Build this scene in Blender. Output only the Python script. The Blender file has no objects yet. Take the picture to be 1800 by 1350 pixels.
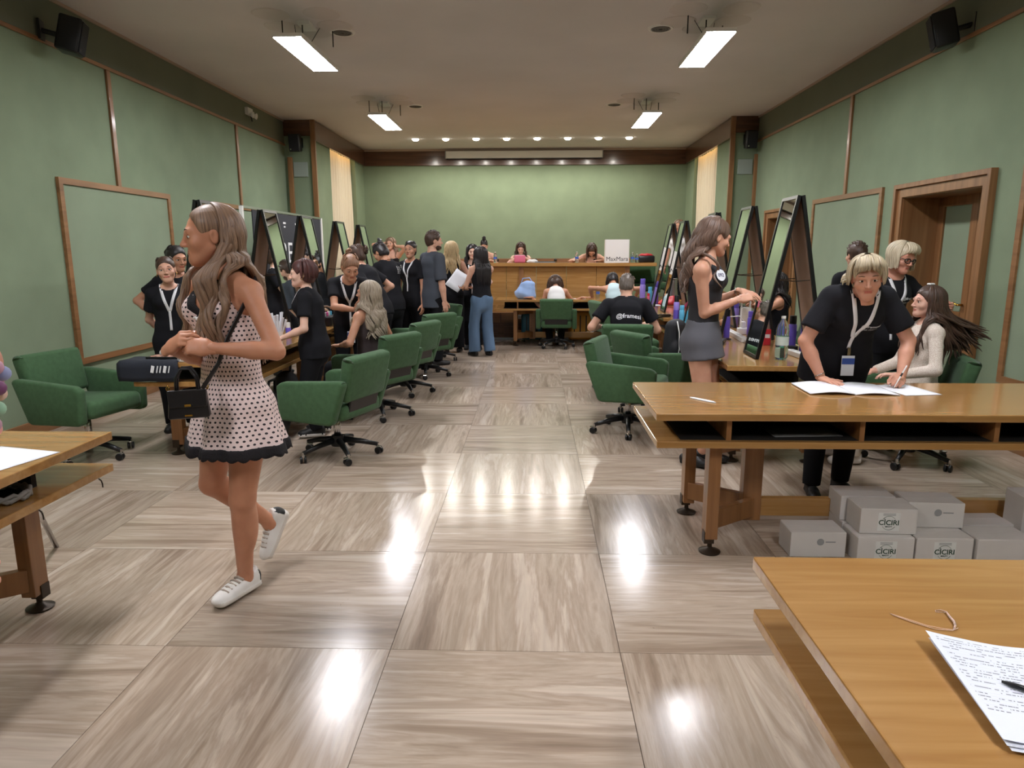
import bpy, bmesh, math, random
import numpy as np
from mathutils import Vector, Matrix, Quaternion
from mathutils.bvhtree import BVHTree
random.seed(7); RNG = np.random.default_rng(7)
scn = bpy.context.scene
COL = scn.collection
R_ = math.radians

# ------------------------------------------------------------------ camera
CAM = (0.5533, -2.4387, 1.5186)
def make_camera():
    pitch, yaw, roll, f = 0.18842, 0.03170, -0.00242, 1216.66
    cy, sy, cp, sp = math.cos(yaw), math.sin(yaw), math.cos(pitch), math.sin(pitch)
    fw = Vector((-sy*cp, cy*cp, -sp)); r = Vector((cy, sy, 0)); u = r.cross(fw)
    cr, sr = math.cos(roll), math.sin(roll)
    r2 = cr*r + sr*u; u2 = -sr*r + cr*u
    cd = bpy.data.cameras.new('camera'); cd.sensor_width = 36; cd.lens = f/1800*36
    cd.clip_start = 0.02; cd.clip_end = 60
    co = bpy.data.objects.new('camera', cd); COL.objects.link(co)
    m = Matrix((r2, u2, -fw)).transposed().to_4x4(); m.translation = Vector(CAM)
    co.matrix_world = m
    scn.camera = co
make_camera()
# ------------------------------------------------------------------ world, exposure, light levels
w = bpy.data.worlds.new('world'); scn.world = w; w.use_nodes = True
w.node_tree.nodes['Background'].inputs[0].default_value = (0.5, 0.5, 0.5, 1)
w.node_tree.nodes['Background'].inputs[1].default_value = 0.05
scn.view_settings.view_transform = 'Standard'; scn.view_settings.look = 'None'
scn.view_settings.gamma = 1.0; scn.view_settings.use_curve_mapping = False
scn.view_settings.exposure = 0.0
PANEL_EMIT = 74.0      # hanging office panels
SPOT_WATT = 40.0       # recessed spots over the platform
COVE_EMIT = 16.0        # tubes behind the curtain headers

# ------------------------------------------------------------------ helpers
def L(c):
    """sRGB 0-255 -> linear rgba"""
    o = []
    for v in c[:3]:
        v /= 255.0
        o.append(v/12.92 if v <= 0.04045 else ((v+0.055)/1.055)**2.4)
    return (*o, 1.0)

MATS = {}
def nodes_of(name):
    m = bpy.data.materials.new(name); m.use_nodes = True
    nt = m.node_tree; b = nt.nodes['Principled BSDF']
    return m, nt, b

def mat(name, col, rough=0.6, metal=0.0, var=0.0, scale=8.0, bump=0.0, bscale=60.0, stretch=None, spec=0.5, emit=None, trans=0.0, sheen=0.0, alpha=1.0, ior=1.45):
    """principled surface with optional procedural colour variation and relief"""
    if name in MATS: return MATS[name]
    m, nt, b = nodes_of(name)
    b.inputs['Base Color'].default_value = L(col); b.inputs['Roughness'].default_value = rough
    b.inputs['Metallic'].default_value = metal; b.inputs['Specular IOR Level'].default_value = spec
    b.inputs['IOR'].default_value = ior
    if trans: b.inputs['Transmission Weight'].default_value = trans
    if alpha < 1: b.inputs['Alpha'].default_value = alpha
    if sheen:
        b.inputs['Sheen Weight'].default_value = sheen; b.inputs['Sheen Roughness'].default_value = 0.4
    if emit:
        b.inputs['Emission Color'].default_value = L(emit[0]); b.inputs['Emission Strength'].default_value = emit[1]
    if var or bump:
        tc = nt.nodes.new('ShaderNodeTexCoord'); mp = nt.nodes.new('ShaderNodeMapping')
        nt.links.new(tc.outputs['Object'], mp.inputs['Vector'])
        if stretch: mp.inputs['Scale'].default_value = stretch
    if var:
        n = nt.nodes.new('ShaderNodeTexNoise'); n.inputs['Scale'].default_value = scale; n.inputs['Detail'].default_value = 5
        nt.links.new(mp.outputs[0], n.inputs['Vector'])
        rp = nt.nodes.new('ShaderNodeValToRGB')
        c = L(col); lo = [max(0, x*(1-var)) for x in c[:3]]; hi = [min(1, x*(1+var)) for x in c[:3]]
        rp.color_ramp.elements[0].position = 0.3; rp.color_ramp.elements[0].color = (*lo, 1)
        rp.color_ramp.elements[1].position = 0.7; rp.color_ramp.elements[1].color = (*hi, 1)
        nt.links.new(n.outputs[0], rp.inputs[0]); nt.links.new(rp.outputs[0], b.inputs['Base Color'])
    if bump:
        n2 = nt.nodes.new('ShaderNodeTexNoise'); n2.inputs['Scale'].default_value = bscale; n2.inputs['Detail'].default_value = 3
        nt.links.new(mp.outputs[0], n2.inputs['Vector'])
        bp = nt.nodes.new('ShaderNodeBump'); bp.inputs['Strength'].default_value = bump; bp.inputs['Distance'].default_value = 0.01
        nt.links.new(n2.outputs[0], bp.inputs['Height']); nt.links.new(bp.outputs[0], b.inputs['Normal'])
    MATS[name] = m
    return m

def wood(name, dark, light, axis=0, rough=0.32, freq=14.0, coat=0.25):
    """veneer: grain streaks run along the given object axis"""
    if name in MATS: return MATS[name]
    m, nt, b = nodes_of(name)
    tc = nt.nodes.new('ShaderNodeTexCoord'); mp = nt.nodes.new('ShaderNodeMapping'); oi = nt.nodes.new('ShaderNodeObjectInfo')
    sc = [freq, freq, freq]; sc[axis] = freq*0.07
    mp.inputs['Scale'].default_value = sc
    add = nt.nodes.new('ShaderNodeVectorMath'); add.operation = 'ADD'
    mul = nt.nodes.new('ShaderNodeVectorMath'); mul.operation = 'SCALE'; mul.inputs[0].default_value = (7.3, 5.1, 3.7)
    nt.links.new(oi.outputs['Random'], mul.inputs['Scale'])
    nt.links.new(tc.outputs['Object'], add.inputs[0]); nt.links.new(mul.outputs[0], add.inputs[1])
    nt.links.new(add.outputs[0], mp.inputs['Vector'])
    n = nt.nodes.new('ShaderNodeTexNoise'); n.inputs['Scale'].default_value = 1.0; n.inputs['Detail'].default_value = 7; n.inputs['Distortion'].default_value = 0.6
    nt.links.new(mp.outputs[0], n.inputs['Vector'])
    rp = nt.nodes.new('ShaderNodeValToRGB')
    rp.color_ramp.elements[0].position = 0.3; rp.color_ramp.elements[0].color = L(dark)
    rp.color_ramp.elements[1].position = 0.68; rp.color_ramp.elements[1].color = L(light)
    nt.links.new(n.outputs[0], rp.inputs[0]); nt.links.new(rp.outputs[0], b.inputs['Base Color'])
    b.inputs['Roughness'].default_value = rough; b.inputs['Coat Weight'].default_value = coat; b.inputs['Coat Roughness'].default_value = 0.12
    bp = nt.nodes.new('ShaderNodeBump'); bp.inputs['Strength'].default_value = 0.02; bp.inputs['Distance'].default_value = 0.002
    nt.links.new(n.outputs[0], bp.inputs['Height']); nt.links.new(bp.outputs[0], b.inputs['Normal'])
    MATS[name] = m
    return m

def emis(name, col, s):
    if name in MATS: return MATS[name]
    m = bpy.data.materials.new(name); m.use_nodes = True; nt = m.node_tree
    nt.nodes.clear(); e = nt.nodes.new('ShaderNodeEmission'); o = nt.nodes.new('ShaderNodeOutputMaterial')
    e.inputs[0].default_value = L(col); e.inputs[1].default_value = s; nt.links.new(e.outputs[0], o.inputs[0])
    MATS[name] = m
    return m

def tag(o, label=None, cat=None, group=None, kind=None):
    if label: o['label'] = label
    if cat: o['category'] = cat
    if group: o['group'] = group
    if kind: o['kind'] = kind
    return o

def empty(name, loc=(0, 0, 0), rz=0.0):
    o = bpy.data.objects.new(name, None); COL.objects.link(o)
    o.location = loc; o.rotation_euler = (0, 0, rz); o.empty_display_size = 0.1
    return o

def link_mesh(name, me, m=None, parent=None, smooth=False):
    o = bpy.data.objects.new(name, me); COL.objects.link(o)
    if m is not None:
        for x in (m if isinstance(m, (list, tuple)) else [m]): me.materials.append(x)
    if smooth: me.polygons.foreach_set('use_smooth', [True]*len(me.polygons))
    if parent: o.parent = parent
    return o

def copy_tree(o, parent=None):
    c = o.copy(); COL.objects.link(c); c.parent = parent
    for ch in list(o.children):
        if ch.name in COL.objects: copy_tree(ch, c)
    return c

class MB:
    """collects shapes, then links them as ONE mesh"""
    def __init__(s): s.bm = bmesh.new()
    def box(s, c, d, rot=None, bev=0.0, seg=2):
        r = bmesh.ops.create_cube(s.bm, size=1.0); vs = r['verts']
        for v in vs: v.co = Vector((v.co.x*d[0], v.co.y*d[1], v.co.z*d[2]))
        if bev:
            es = list({e for v in vs for e in v.link_edges})
            g = bmesh.ops.bevel(s.bm, geom=es, offset=bev, segments=seg, affect='EDGES', profile=0.5)
            vs = list({v for f in g['faces'] for v in f.verts} | {v for v in vs if v.is_valid})
        M = (rot if rot is not None else Matrix.Identity(3))
        for v in vs: v.co = M @ v.co + Vector(c)
        return s
    def b2(s, lo, hi, bev=0.0):
        return s.box([(a+b)/2 for a, b in zip(lo, hi)], [abs(b-a) for a, b in zip(lo, hi)], None, bev)
    def prism(s, poly, d, M=None, bev=0.0, seg=2):
        """poly: (x, y) outline, extruded d in z (centred), then placed by 4x4 M"""
        vs = [s.bm.verts.new((x, y, -d/2)) for x, y in poly]
        f = s.bm.faces.new(vs); r = bmesh.ops.extrude_face_region(s.bm, geom=[f])
        nv = [e for e in r['geom'] if isinstance(e, bmesh.types.BMVert)]
        for v in nv: v.co.z += d
        allv = vs+nv
        if bev:
            es = list({e for v in allv for e in v.link_edges})
            g = bmesh.ops.bevel(s.bm, geom=es, offset=bev, segments=seg, affect='EDGES', profile=0.5)
            allv = list({v for f in g['faces'] for v in f.verts} | {v for v in allv if v.is_valid})
        if M is not None:
            for v in allv: v.co = M @ v.co
        return s
    def tube(s, path, rad, n=8, cap=True, flat=None):
        path = [Vector(p) for p in path]
        if not hasattr(rad, '__len__'): rad = [rad]*len(path)
        rings = []; prev = None
        for i, p in enumerate(path):
            t = (path[min(i+1, len(path)-1)]-path[max(i-1, 0)])
            t = t.normalized() if t.length > 1e-9 else Vector((0, 0, 1))
            if prev is None: u = t.orthogonal().normalized()
            else:
                u = prev - t*prev.dot(t); u = u.normalized() if u.length > 1e-6 else t.orthogonal().normalized()
            prev = u; v = t.cross(u)
            rings.append([s.bm.verts.new(p + (u*math.cos(a)+v*math.sin(a)*(flat or 1.0))*rad[i]) for a in [2*math.pi*k/n for k in range(n)]])
        for a, b in zip(rings, rings[1:]):
            for k in range(n): s.bm.faces.new((a[k], a[(k+1) % n], b[(k+1) % n], b[k]))
        if cap:
            s.bm.faces.new(rings[0][::-1]); s.bm.faces.new(rings[-1])
        return s
    def lathe(s, prof, c=(0, 0, 0), n=16, M=None, cap=True):
        rings = []
        for r, z in prof:
            if r < 1e-6: rings.append([s.bm.verts.new((0, 0, z))])
            else: rings.append([s.bm.verts.new((r*math.cos(2*math.pi*k/n), r*math.sin(2*math.pi*k/n), z)) for k in range(n)])
        for a, b in zip(rings, rings[1:]):
            for k in range(n):
                q = [a[k % len(a)], a[(k+1) % len(a)], b[(k+1) % len(b)], b[k % len(b)]]
                q2 = []
                for x in q:
                    if x not in q2: q2.append(x)
                if len(q2) > 2: s.bm.faces.new(q2)
        if cap and len(rings[0]) > 1: s.bm.faces.new(rings[0][::-1])
        if cap and len(rings[-1]) > 1: s.bm.faces.new(rings[-1])
        for rg in rings:
            for v in rg: v.co = (M @ v.co if M is not None else v.co) + Vector(c)
        return s
    def grid(s, P):
        """P[i][j] points -> sheet"""
        V = [[s.bm.verts.new(p) for p in row] for row in P]
        for i in range(len(V)-1):
            for j in range(len(V[0])-1): s.bm.faces.new((V[i][j], V[i+1][j], V[i+1][j+1], V[i][j+1]))
        return s
    def frame(s, lo, hi, wd, d, M):
        """closed rectangular ring (2D lo..hi outer), bar width wd, depth d, placed by M"""
        (x0, y0), (x1, y1) = lo, hi
        o = [(x0, y0), (x1, y0), (x1, y1), (x0, y1)]; i = [(x0+wd, y0+wd), (x1-wd, y0+wd), (x1-wd, y1-wd), (x0+wd, y1-wd)]
        V = [[s.bm.verts.new(M @ Vector((x, y, z))) for x, y in q] for z in (0, d) for q in (o, i)]
        ob, ib, ot, it = V
        for k in range(4):
            j = (k+1) % 4
            s.bm.faces.new((ob[k], ib[k], ib[j], ob[j])); s.bm.faces.new((ot[k], ot[j], it[j], it[k]))
            s.bm.faces.new((ob[k], ob[j], ot[j], ot[k])); s.bm.faces.new((ib[k], it[k], it[j], ib[j]))
        return s
    def build(s, name, m=None, parent=None, smooth=False, auto=False):
        bmesh.ops.recalc_face_normals(s.bm, faces=s.bm.faces)
        me = bpy.data.meshes.new(name); s.bm.to_mesh(me); s.bm.free()
        o = link_mesh(name, me, m, parent, smooth or auto)
        if auto:
            me.set_sharp_from_angle(angle=R_(38))
        return o

def text_mesh(name, body, size, m, parent, M, extrude=0.0004, align='CENTER', spacing=1.0, shear=0.0, bold=0.0):
    c = bpy.data.curves.new(name, 'FONT'); c.body = body; c.size = size; c.extrude = extrude; c.align_x = align; c.align_y = 'CENTER'
    c.space_character = spacing; c.shear = shear; c.offset = bold; c.resolution_u = 3
    tmp = bpy.data.objects.new(name+'_tmp', c); COL.objects.link(tmp)
    dg = bpy.context.evaluated_depsgraph_get(); dg.update()
    me = bpy.data.meshes.new_from_object(tmp.evaluated_get(dg))
    bpy.data.objects.remove(tmp); bpy.data.curves.remove(c)
    me.materials.clear()
    o = link_mesh(name, me, m, parent)
    o.matrix_local = M
    return o

def rotM(ax, deg): return Matrix.Rotation(R_(deg), 3, ax)
def TM(loc, rx=0, ry=0, rz=0): 
    from mathutils import Euler
    return Matrix.Translation(loc) @ Euler((R_(rx), R_(ry), R_(rz))).to_matrix().to_4x4()

# ------------------------------------------------------------------ materials
M_wall = mat('wall_fabric_green', (132, 146, 120), 0.92, var=0.07, scale=2.2, bump=0.12, bscale=140, spec=0.15)
M_wallin = mat('wall_fabric_inset', (139, 152, 128), 0.92, var=0.05, scale=2.0, bump=0.1, bscale=140, spec=0.15)
M_ceil = mat('ceiling_plaster', (216, 211, 212), 0.9, var=0.05, scale=0.8, spec=0.2)
M_wood_x = wood('wood_desk_along_x', (160, 116, 64), (182, 139, 84), 0, 0.14, 26, 0.45)
M_wood_y = wood('wood_desk_along_y', (160, 116, 64), (182, 139, 84), 1, 0.14, 26, 0.45)
M_wood_z = wood('wood_upright', (122, 82, 46), (158, 110, 66), 2, 0.35)
M_trim_y = wood('trim_wood_along_y', (122, 84, 50), (156, 112, 72), 1, 0.4)
M_trim_z = wood('trim_wood_upright', (122, 84, 50), (156, 112, 72), 2, 0.4)
M_trim_x = wood('trim_wood_along_x', (122, 84, 50), (156, 112, 72), 0, 0.4)
M_hdr = wood('header_dark_wood', (74, 48, 34), (104, 70, 50), 0, 0.25)
M_hdr_y = wood('header_dark_wood_along_y', (74, 48, 34), (104, 70, 50), 1, 0.25)
M_dark = mat('shelf_black', (30, 26, 24), 0.7)
M_blk = mat('black_plastic', (22, 22, 23), 0.35)
M_blkm = mat('black_satin_metal', (18, 18, 19), 0.3, spec=0.6)
M_chrome = mat('chrome', (200, 200, 200), 0.15, 1.0)
M_alu = mat('aluminium', (190, 192, 195), 0.3, 1.0)
M_white = mat('white_plastic', (228, 226, 222), 0.4)
M_paper = mat('paper_white', (236, 238, 244), 0.8, spec=0.2)
M_green = mat('chair_green_fabric', (70, 98, 68), 0.9, var=0.10, scale=30, bump=0.15, bscale=300, spec=0.15, sheen=0.15)
M_mirror = mat('mirror_glass', (225, 232, 228), 0.02, 1.0)
M_board = mat('mirror_backing_board', (166, 142, 126), 0.85, var=0.06, scale=5)
M_brass = mat('brass', (190, 150, 70), 0.25, 1.0)
M_foot = mat('bronze_foot', (62, 52, 42), 0.4, 0.6)

def travertine():
    m, nt, b = nodes_of('travertine')
    tc = nt.nodes.new('ShaderNodeTexCoord'); oi = nt.nodes.new('ShaderNodeObjectInfo')
    mul = nt.nodes.new('ShaderNodeVectorMath'); mul.operation = 'SCALE'; mul.inputs[0].default_value = (37.0, 23.0, 11.0)
    nt.links.new(oi.outputs['Random'], mul.inputs['Scale'])
    add = nt.nodes.new('ShaderNodeVectorMath'); nt.links.new(tc.outputs['Object'], add.inputs[0]); nt.links.new(mul.outputs[0], add.inputs[1])
    def noise(sx, sy, det, dist, rough=0.55):
        mp = nt.nodes.new('ShaderNodeMapping'); mp.inputs['Scale'].default_value = (sx, sy, 1)
        nt.links.new(add.outputs[0], mp.inputs['Vector'])
        n = nt.nodes.new('ShaderNodeTexNoise'); n.inputs['Scale'].default_value = 1.0; n.inputs['Detail'].default_value = det
        n.inputs['Roughness'].default_value = rough; n.inputs['Distortion'].default_value = dist
        nt.links.new(mp.outputs[0], n.inputs['Vector']); return n
    a = noise(8.0, 0.7, 6, 0.5, 0.62); f = noise(46.0, 3.0, 4, 0.3); g = noise(26, 16, 5, 0.8, 0.7)
    rp = nt.nodes.new('ShaderNodeValToRGB'); cr = rp.color_ramp
    cr.elements[0].position = 0.28; cr.elements[0].color = L((140, 121, 104))
    cr.elements[1].position = 0.74; cr.elements[1].color = L((205, 190, 173))
    for ps, c in ((0.40, (164, 145, 127)), (0.47, (187, 169, 151)), (0.53, (172, 153, 135)), (0.60, (199, 182, 165))):
        e = cr.elements.new(ps); e.color = L(c)
    nt.links.new(a.outputs[0], rp.inputs[0])
    rf = nt.nodes.new('ShaderNodeValToRGB'); rf.color_ramp.elements[0].position = 0.3; rf.color_ramp.elements[0].color = (0.82, 0.82, 0.82, 1)
    rf.color_ramp.elements[1].position = 0.7; rf.color_ramp.elements[1].color = (1.06, 1.06, 1.06, 1)
    nt.links.new(f.outputs[0], rf.inputs[0])
    mx = nt.nodes.new('ShaderNodeMix'); mx.data_type = 'RGBA'; mx.blend_type = 'MULTIPLY'; mx.inputs[0].default_value = 0.8
    nt.links.new(rp.outputs[0], mx.inputs['A']); nt.links.new(rf.outputs[0], mx.inputs['B'])
    # small open pores
    rg = nt.nodes.new('ShaderNodeValToRGB'); rg.color_ramp.elements[0].position = 0.24; rg.color_ramp.elements[0].color = (0.45, 0.42, 0.4, 1)
    rg.color_ramp.elements[1].position = 0.30; rg.color_ramp.elements[1].color = (1, 1, 1, 1)
    nt.links.new(g.outputs[0], rg.inputs[0])
    mx2 = nt.nodes.new('ShaderNodeMix'); mx2.data_type = 'RGBA'; mx2.blend_type = 'MULTIPLY'; mx2.inputs[0].default_value = 1.0
    nt.links.new(mx.outputs['Result'], mx2.inputs['A']); nt.links.new(rg.outputs[0], mx2.inputs['B'])
    hv = nt.nodes.new('ShaderNodeHueSaturation'); mr = nt.nodes.new('ShaderNodeMapRange')
    mr.inputs['To Min'].default_value = 0.80; mr.inputs['To Max'].default_value = 1.02
    nt.links.new(oi.outputs['Random'], mr.inputs[0]); nt.links.new(mr.outputs[0], hv.inputs['Value'])
    nt.links.new(mx2.outputs['Result'], hv.inputs['Color']); nt.links.new(hv.outputs[0], b.inputs['Base Color'])
    rr = nt.nodes.new('ShaderNodeMapRange'); rr.inputs['To Min'].default_value = 0.12; rr.inputs['To Max'].default_value = 0.24; b.inputs['Specular IOR Level'].default_value = 0.36
    nt.links.new(f.outputs[0], rr.inputs[0]); nt.links.new(rr.outputs[0], b.inputs['Roughness'])
    bp = nt.nodes.new('ShaderNodeBump'); bp.inputs['Strength'].default_value = 0.02; bp.inputs['Distance'].default_value = 0.002
    nt.links.new(a.outputs[0], bp.inputs['Height']); nt.links.new(bp.outputs[0], b.inputs['Normal'])
    return m
M_trav = travertine()

# ------------------------------------------------------------------ room shell
XL, XR, ZC = -3.665, 4.243, 3.695
AXL, AXR = -3.17, 3.83            # platform alcove side walls
YR, YB, YF = 9.65, 13.14, -7.6    # return, far wall, wall behind the camera
TS = 0.89
floor = MB().b2((XL-0.4, YF, -0.12), (XR+0.4, YB, -0.004)).build('floor', mat('floor_joint', (120, 106, 92), 0.8)); tag(floor, kind='structure')
tile_me = None
nx0, nx1, ny0, ny1 = -5, 5, -8, 11
for i in range(nx0, nx1+1):
    for j in range(ny0, ny1):
        x0, x1 = max(i*TS, XL), min((i+1)*TS, XR); y0, y1 = j*TS, min((j+1)*TS, YR+0.05)
        if x1-x0 < 0.02 or y1-y0 < 0.02: continue
        full = abs(x1-x0-TS) < 1e-6 and abs(y1-y0-TS) < 1e-6
        if full and tile_me: t = bpy.data.objects.new('tile', tile_me); COL.objects.link(t)
        else:
            t = MB().box((0, 0, -0.01), (x1-x0-0.0025, y1-y0-0.0025, 0.02)).build('tile', M_trav)
            if full: tile_me = t.data
        t.parent = floor; t.location = ((x0+x1)/2, (y0+y1)/2, 0)
        vert = ((i+j) % 2 == 0)            # grain along Y on every second tile
        if full: t.rotation_euler = (0, 0, (0 if vert else math.pi/2) + (math.pi if random.random() < 0.5 else 0))
        elif not vert and not full:
            t.rotation_euler = (0, 0, math.pi/2)
            # swap size for the turned cut tile
            t.data = MB().box((0, 0, -0.01), (y1-y0-0.0025, x1-x0-0.0025, 0.02)).build('tile_tmp', M_trav).data
            bpy.data.objects.remove(bpy.data.objects['tile_tmp'])

ceiling = MB().b2((XL-0.4, YF, ZC), (XR+0.4, YB, ZC+0.1)).build('ceiling', M_ceil); tag(ceiling, kind='structure')

def wall_plane(name, x, yb, zb, holes, m, sgn):
    """wall in the plane X=x made of cells, leaving door openings free; real thickness behind"""
    bm = bmesh.new(); V = {}
    T = 0.12*sgn
    def vv(k, i, j):
        if (k, i, j) not in V: V[(k, i, j)] = bm.verts.new((x+(T if k else 0), yb[i], zb[j]))
        return V[(k, i, j)]
    def solid(i, j):
        if i < 0 or j < 0 or i >= len(yb)-1 or j >= len(zb)-1: return False
        yc, zc = (yb[i]+yb[i+1])/2, (zb[j]+zb[j+1])/2
        return not any(a < yc < b and c < zc < d for a, b, c, d in holes)
    for i in range(len(yb)-1):
        for j in range(len(zb)-1):
            if not solid(i, j): continue
            for k in (0, 1): bm.faces.new([vv(k, i, j), vv(k, i+1, j), vv(k, i+1, j+1), vv(k, i, j+1)])
            for di, dj, e in ((-1, 0, ((i, j), (i, j+1))), (1, 0, ((i+1, j), (i+1, j+1))), (0, -1, ((i, j), (i+1, j))), (0, 1, ((i, j+1), (i+1, j+1)))):
                if not solid(i+di, j+dj):
                    (a, b_), (c, d_) = e
                    bm.faces.new([vv(0, a, b_), vv(0, c, d_), vv(1, c, d_), vv(1, a, b_)])
    bmesh.ops.recalc_face_normals(bm, faces=bm.faces)
    me = bpy.data.meshes.new(name); bm.to_mesh(me); bm.free()
    return tag(link_mesh(name, me, m), kind='structure')
D1 = (3.53, 4.79, 0.0, 2.04); D2 = (7.62, 8.80, 0.0, 2.02)
wall_left = wall_plane('wall_left', XL, [YF, YR], [0, ZC], [], M_wall, -1)
wall_right = wall_plane('wall_right', XR, [YF, D1[0], D1[1], D2[0], D2[1], YR], [0, D2[3], D1[3], ZC], [D1, D2], M_wall, 1)
def swall(name, lo, hi, m=None): return tag(MB().b2(lo, hi).build(name, m or M_wall), kind='structure')
swall('wall_near', (XL-0.2, YF-0.1, 0), (XR+0.2, YF, ZC))
swall('wall_far', (AXL-0.4, YB, 0), (AXR+0.4, YB+0.1, ZC))
swall('wall_left_return', (XL-0.12, YR, 0), (AXL, YR+0.1, ZC))
swall('wall_right_return', (AXR, YR, 0), (XR+0.12, YR+0.1, ZC))
CURT = (10.62, 12.42)
for sd, ax in ((-1, AXL), (1, AXR)):
    s_ = 'left' if sd < 0 else 'right'
    wall_plane('wall_%s_alcove' % s_, ax, [YR+0.1, CURT[0], CURT[1], YB], [0, 0.6, ZC], [(CURT[0], CURT[1], 0.6, ZC)], M_wall, sd)
    swall('wall_%s_alcove_niche' % s_, (ax+sd*0.28, CURT[0]-0.1, 0), (ax+sd*0.36, CURT[1]+0.1, ZC))
    # header band of the alcove
    tag(MB().b2((ax-sd*0.005, YR-0.02, 3.36), (ax-sd*0.055, YB-0.03, ZC-0.02)).build('trim_alcove_header_%s' % s_, M_hdr_y), kind='structure')
    # corner posts on the return wall
    for k, (xa, xb) in enumerate(((ax-sd*0.05, ax+sd*0.03), (ax+sd*0.36, ax+sd*0.44))):
        tag(MB().b2((xa, YR-0.045, 0), (xb, YR-0.002, ZC if k == 0 else 3.1), 0.004).build('trim_return_post_%s_%d' % (s_, k+1), M_trim_z), kind='structure')
    tag(MB().b2((ax+sd*0.03, YR-0.03, 3.44), (ax+sd*0.48, YR-0.002, ZC)).build('trim_return_header_%s' % s_, M_hdr), kind='structure')
tag(MB().b2((AXL+0.05, YB-0.055, 3.36), (AXR-0.05, YB-0.002, ZC-0.04)).build('trim_far_header', M_hdr), kind='structure')
tag(MB().b2((AXL+0.05, YB-0.075, ZC-0.04), (AXR-0.05, YB-0.002, ZC), 0.006).build('trim_far_cornice', mat('cornice', (170, 150, 134), 0.7)), kind='structure')
# cornice bead, upper rail and baseboards of the long walls
for sd, x, nm in ((1, XL, 'left'), (-1, XR, 'right')):
    tag(MB().b2((x, YF, ZC-0.025), (x+sd*0.03, YR, ZC), 0.004).build('trim_cornice_'+nm, mat('cornice', (170, 150, 134), 0.7)), kind='structure')
    tag(MB().b2((x, YF, 3.285), (x+sd*0.022, YR, 3.32), 0.004).build('trim_upper_rail_'+nm, M_trim_y), kind='structure')
    ys = [(YF, YR)] if sd > 0 else [(YF, 3.40), (4.92, 7.49), (8.93, YR)]
    for a, b_ in ys:
        tag(MB().b2((x, a, 0), (x+sd*0.02, b_, 0.13), 0.003).build('baseboard_'+nm, M_trim_y), kind='structure')
M_band = mat('upper_band_fabric', (112, 116, 100), 0.92, var=0.05, scale=2, spec=0.15)
for sd, x, nm in ((1, XL, 'left'), (-1, XR, 'right')):
    tag(MB().b2((x, YF, 3.32), (x+sd*0.008, YR, ZC-0.025)).build('trim_upper_band_'+nm, M_band), kind='structure')
# framed wall panels + vertical battens above them
TN = [0]
def wall_frame(x, sd, y0, y1, z0, z1, wd=0.055, batten=None):
    TN[0] += 1
    M = Matrix(((0, 0, sd, x), (1, 0, 0, 0), (0, 1, 0, 0), (0, 0, 0, 1)))
    f = MB().frame((y0, z0), (y1, z1), wd, 0.03, M).build('trim_%d' % TN[0], M_trim_y); tag(f, kind='structure')
    MB().b2((x+sd*0.001, y0+wd, z0+wd), (x+sd*0.012, y1-wd, z1-wd)).build('panel_inset', M_wallin, f)
    if batten is not None:
        MB().b2((x, batten-0.03, z1), (x+sd*0.025, batten+0.03, 3.285), 0.004).build('batten', M_trim_z, f)
wall_frame(XL, 1, 3.76, 5.67, 0.50, 2.18, batten=4.70)
wall_frame(XL, 1, 6.78, 8.62, 0.50, 2.18, batten=7.70)
wall_frame(XL, 1, 0.75, 2.66, 0.50, 2.18, batten=1.70)
wall_frame(XR, -1, 5.22, 7.08, 0.50, 2.18, batten=6.16)
wall_frame(XR, -1, 1.20, 3.07, 0.50, 2.18, batten=2.13)

def door(n, D, frame_w=0.13, ajar=False):
    y0, y1, z0, z1 = D
    e = empty('door_%d' % n, (XR, (y0+y1)/2, 0)); tag(e, kind='structure')
    yc = (y0+y1)/2
    # casing (U shape) proud of the wall with an outer bead
    def U(off, wd, d0, d1, nm, m):
        a0, a1, zt = y0-yc-off-wd, y1-yc+off+wd, z1+off+wd
        poly = [(a0, 0), (a0+wd, 0), (a0+wd, zt-wd), (a1-wd, zt-wd), (a1-wd, 0), (a1, 0), (a1, zt), (a0, zt)]
        M = Matrix(((0, 0, -1, -(d0+d1)/2), (1, 0, 0, 0), (0, 1, 0, 0), (0, 0, 0, 1)))
        MB().prism(poly, d1-d0, M, 0.004).build(nm, m, e)
    U(0.0, 0.085, -0.02, 0.035, 'casing', M_trim_z); U(0.085, 0.045, 0.0, 0.06, 'casing_bead', M_trim_z)
    dp = 0.42
    for yy, nm in ((y0-yc, 'jamb'), (y1-yc, 'jamb')):
        s = 1 if yy > 0 else -1
        MB().b2((-0.015, yy-s*0.006, 0), (dp, yy+s*0.03, z1)).build(nm, M_trim_z, e)
    MB().b2((-0.015, y0-yc, z1-0.006), (dp, y1-yc, z1+0.03)).build('head_lining', M_trim_z, e)
    # two leaves at the back of the reveal
    ww = (y1-y0)/2
    for s in (-1, 1):
        lf = empty('leaf', (dp-0.03, s*ww/2, 0)); lf.parent = e
        M = Matrix(((0, 0, -1, 0), (1, 0, 0, 0), (0, 1, 0, 0), (0, 0, 0, 1)))
        MB().frame((-ww/2+0.002, 0.0), (ww/2-0.002, z1), 0.095, 0.05, M).build('leaf_frame', M_trim_z, lf)
        MB().b2((-0.03, -ww/2+0.095, 0.095), (-0.012, ww/2-0.095, z1-0.095)).build('leaf_panel', M_wallin, lf)
        MB().b2((-0.05, -ww/2+0.09, 0.88), (-0.005, ww/2-0.09, 0.95)).build('lock_rail', M_trim_y, lf)
    h = MB().tube([(dp-0.09, 0.05, 1.02), (dp-0.14, 0.05, 1.02), (dp-0.14, 0.12, 1.035), (dp-0.14, 0.17, 1.02)], 0.011, 8)
    h.build('door_handle', M_brass, e, True)
    return e
door(1, D1); door(2, D2)

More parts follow.
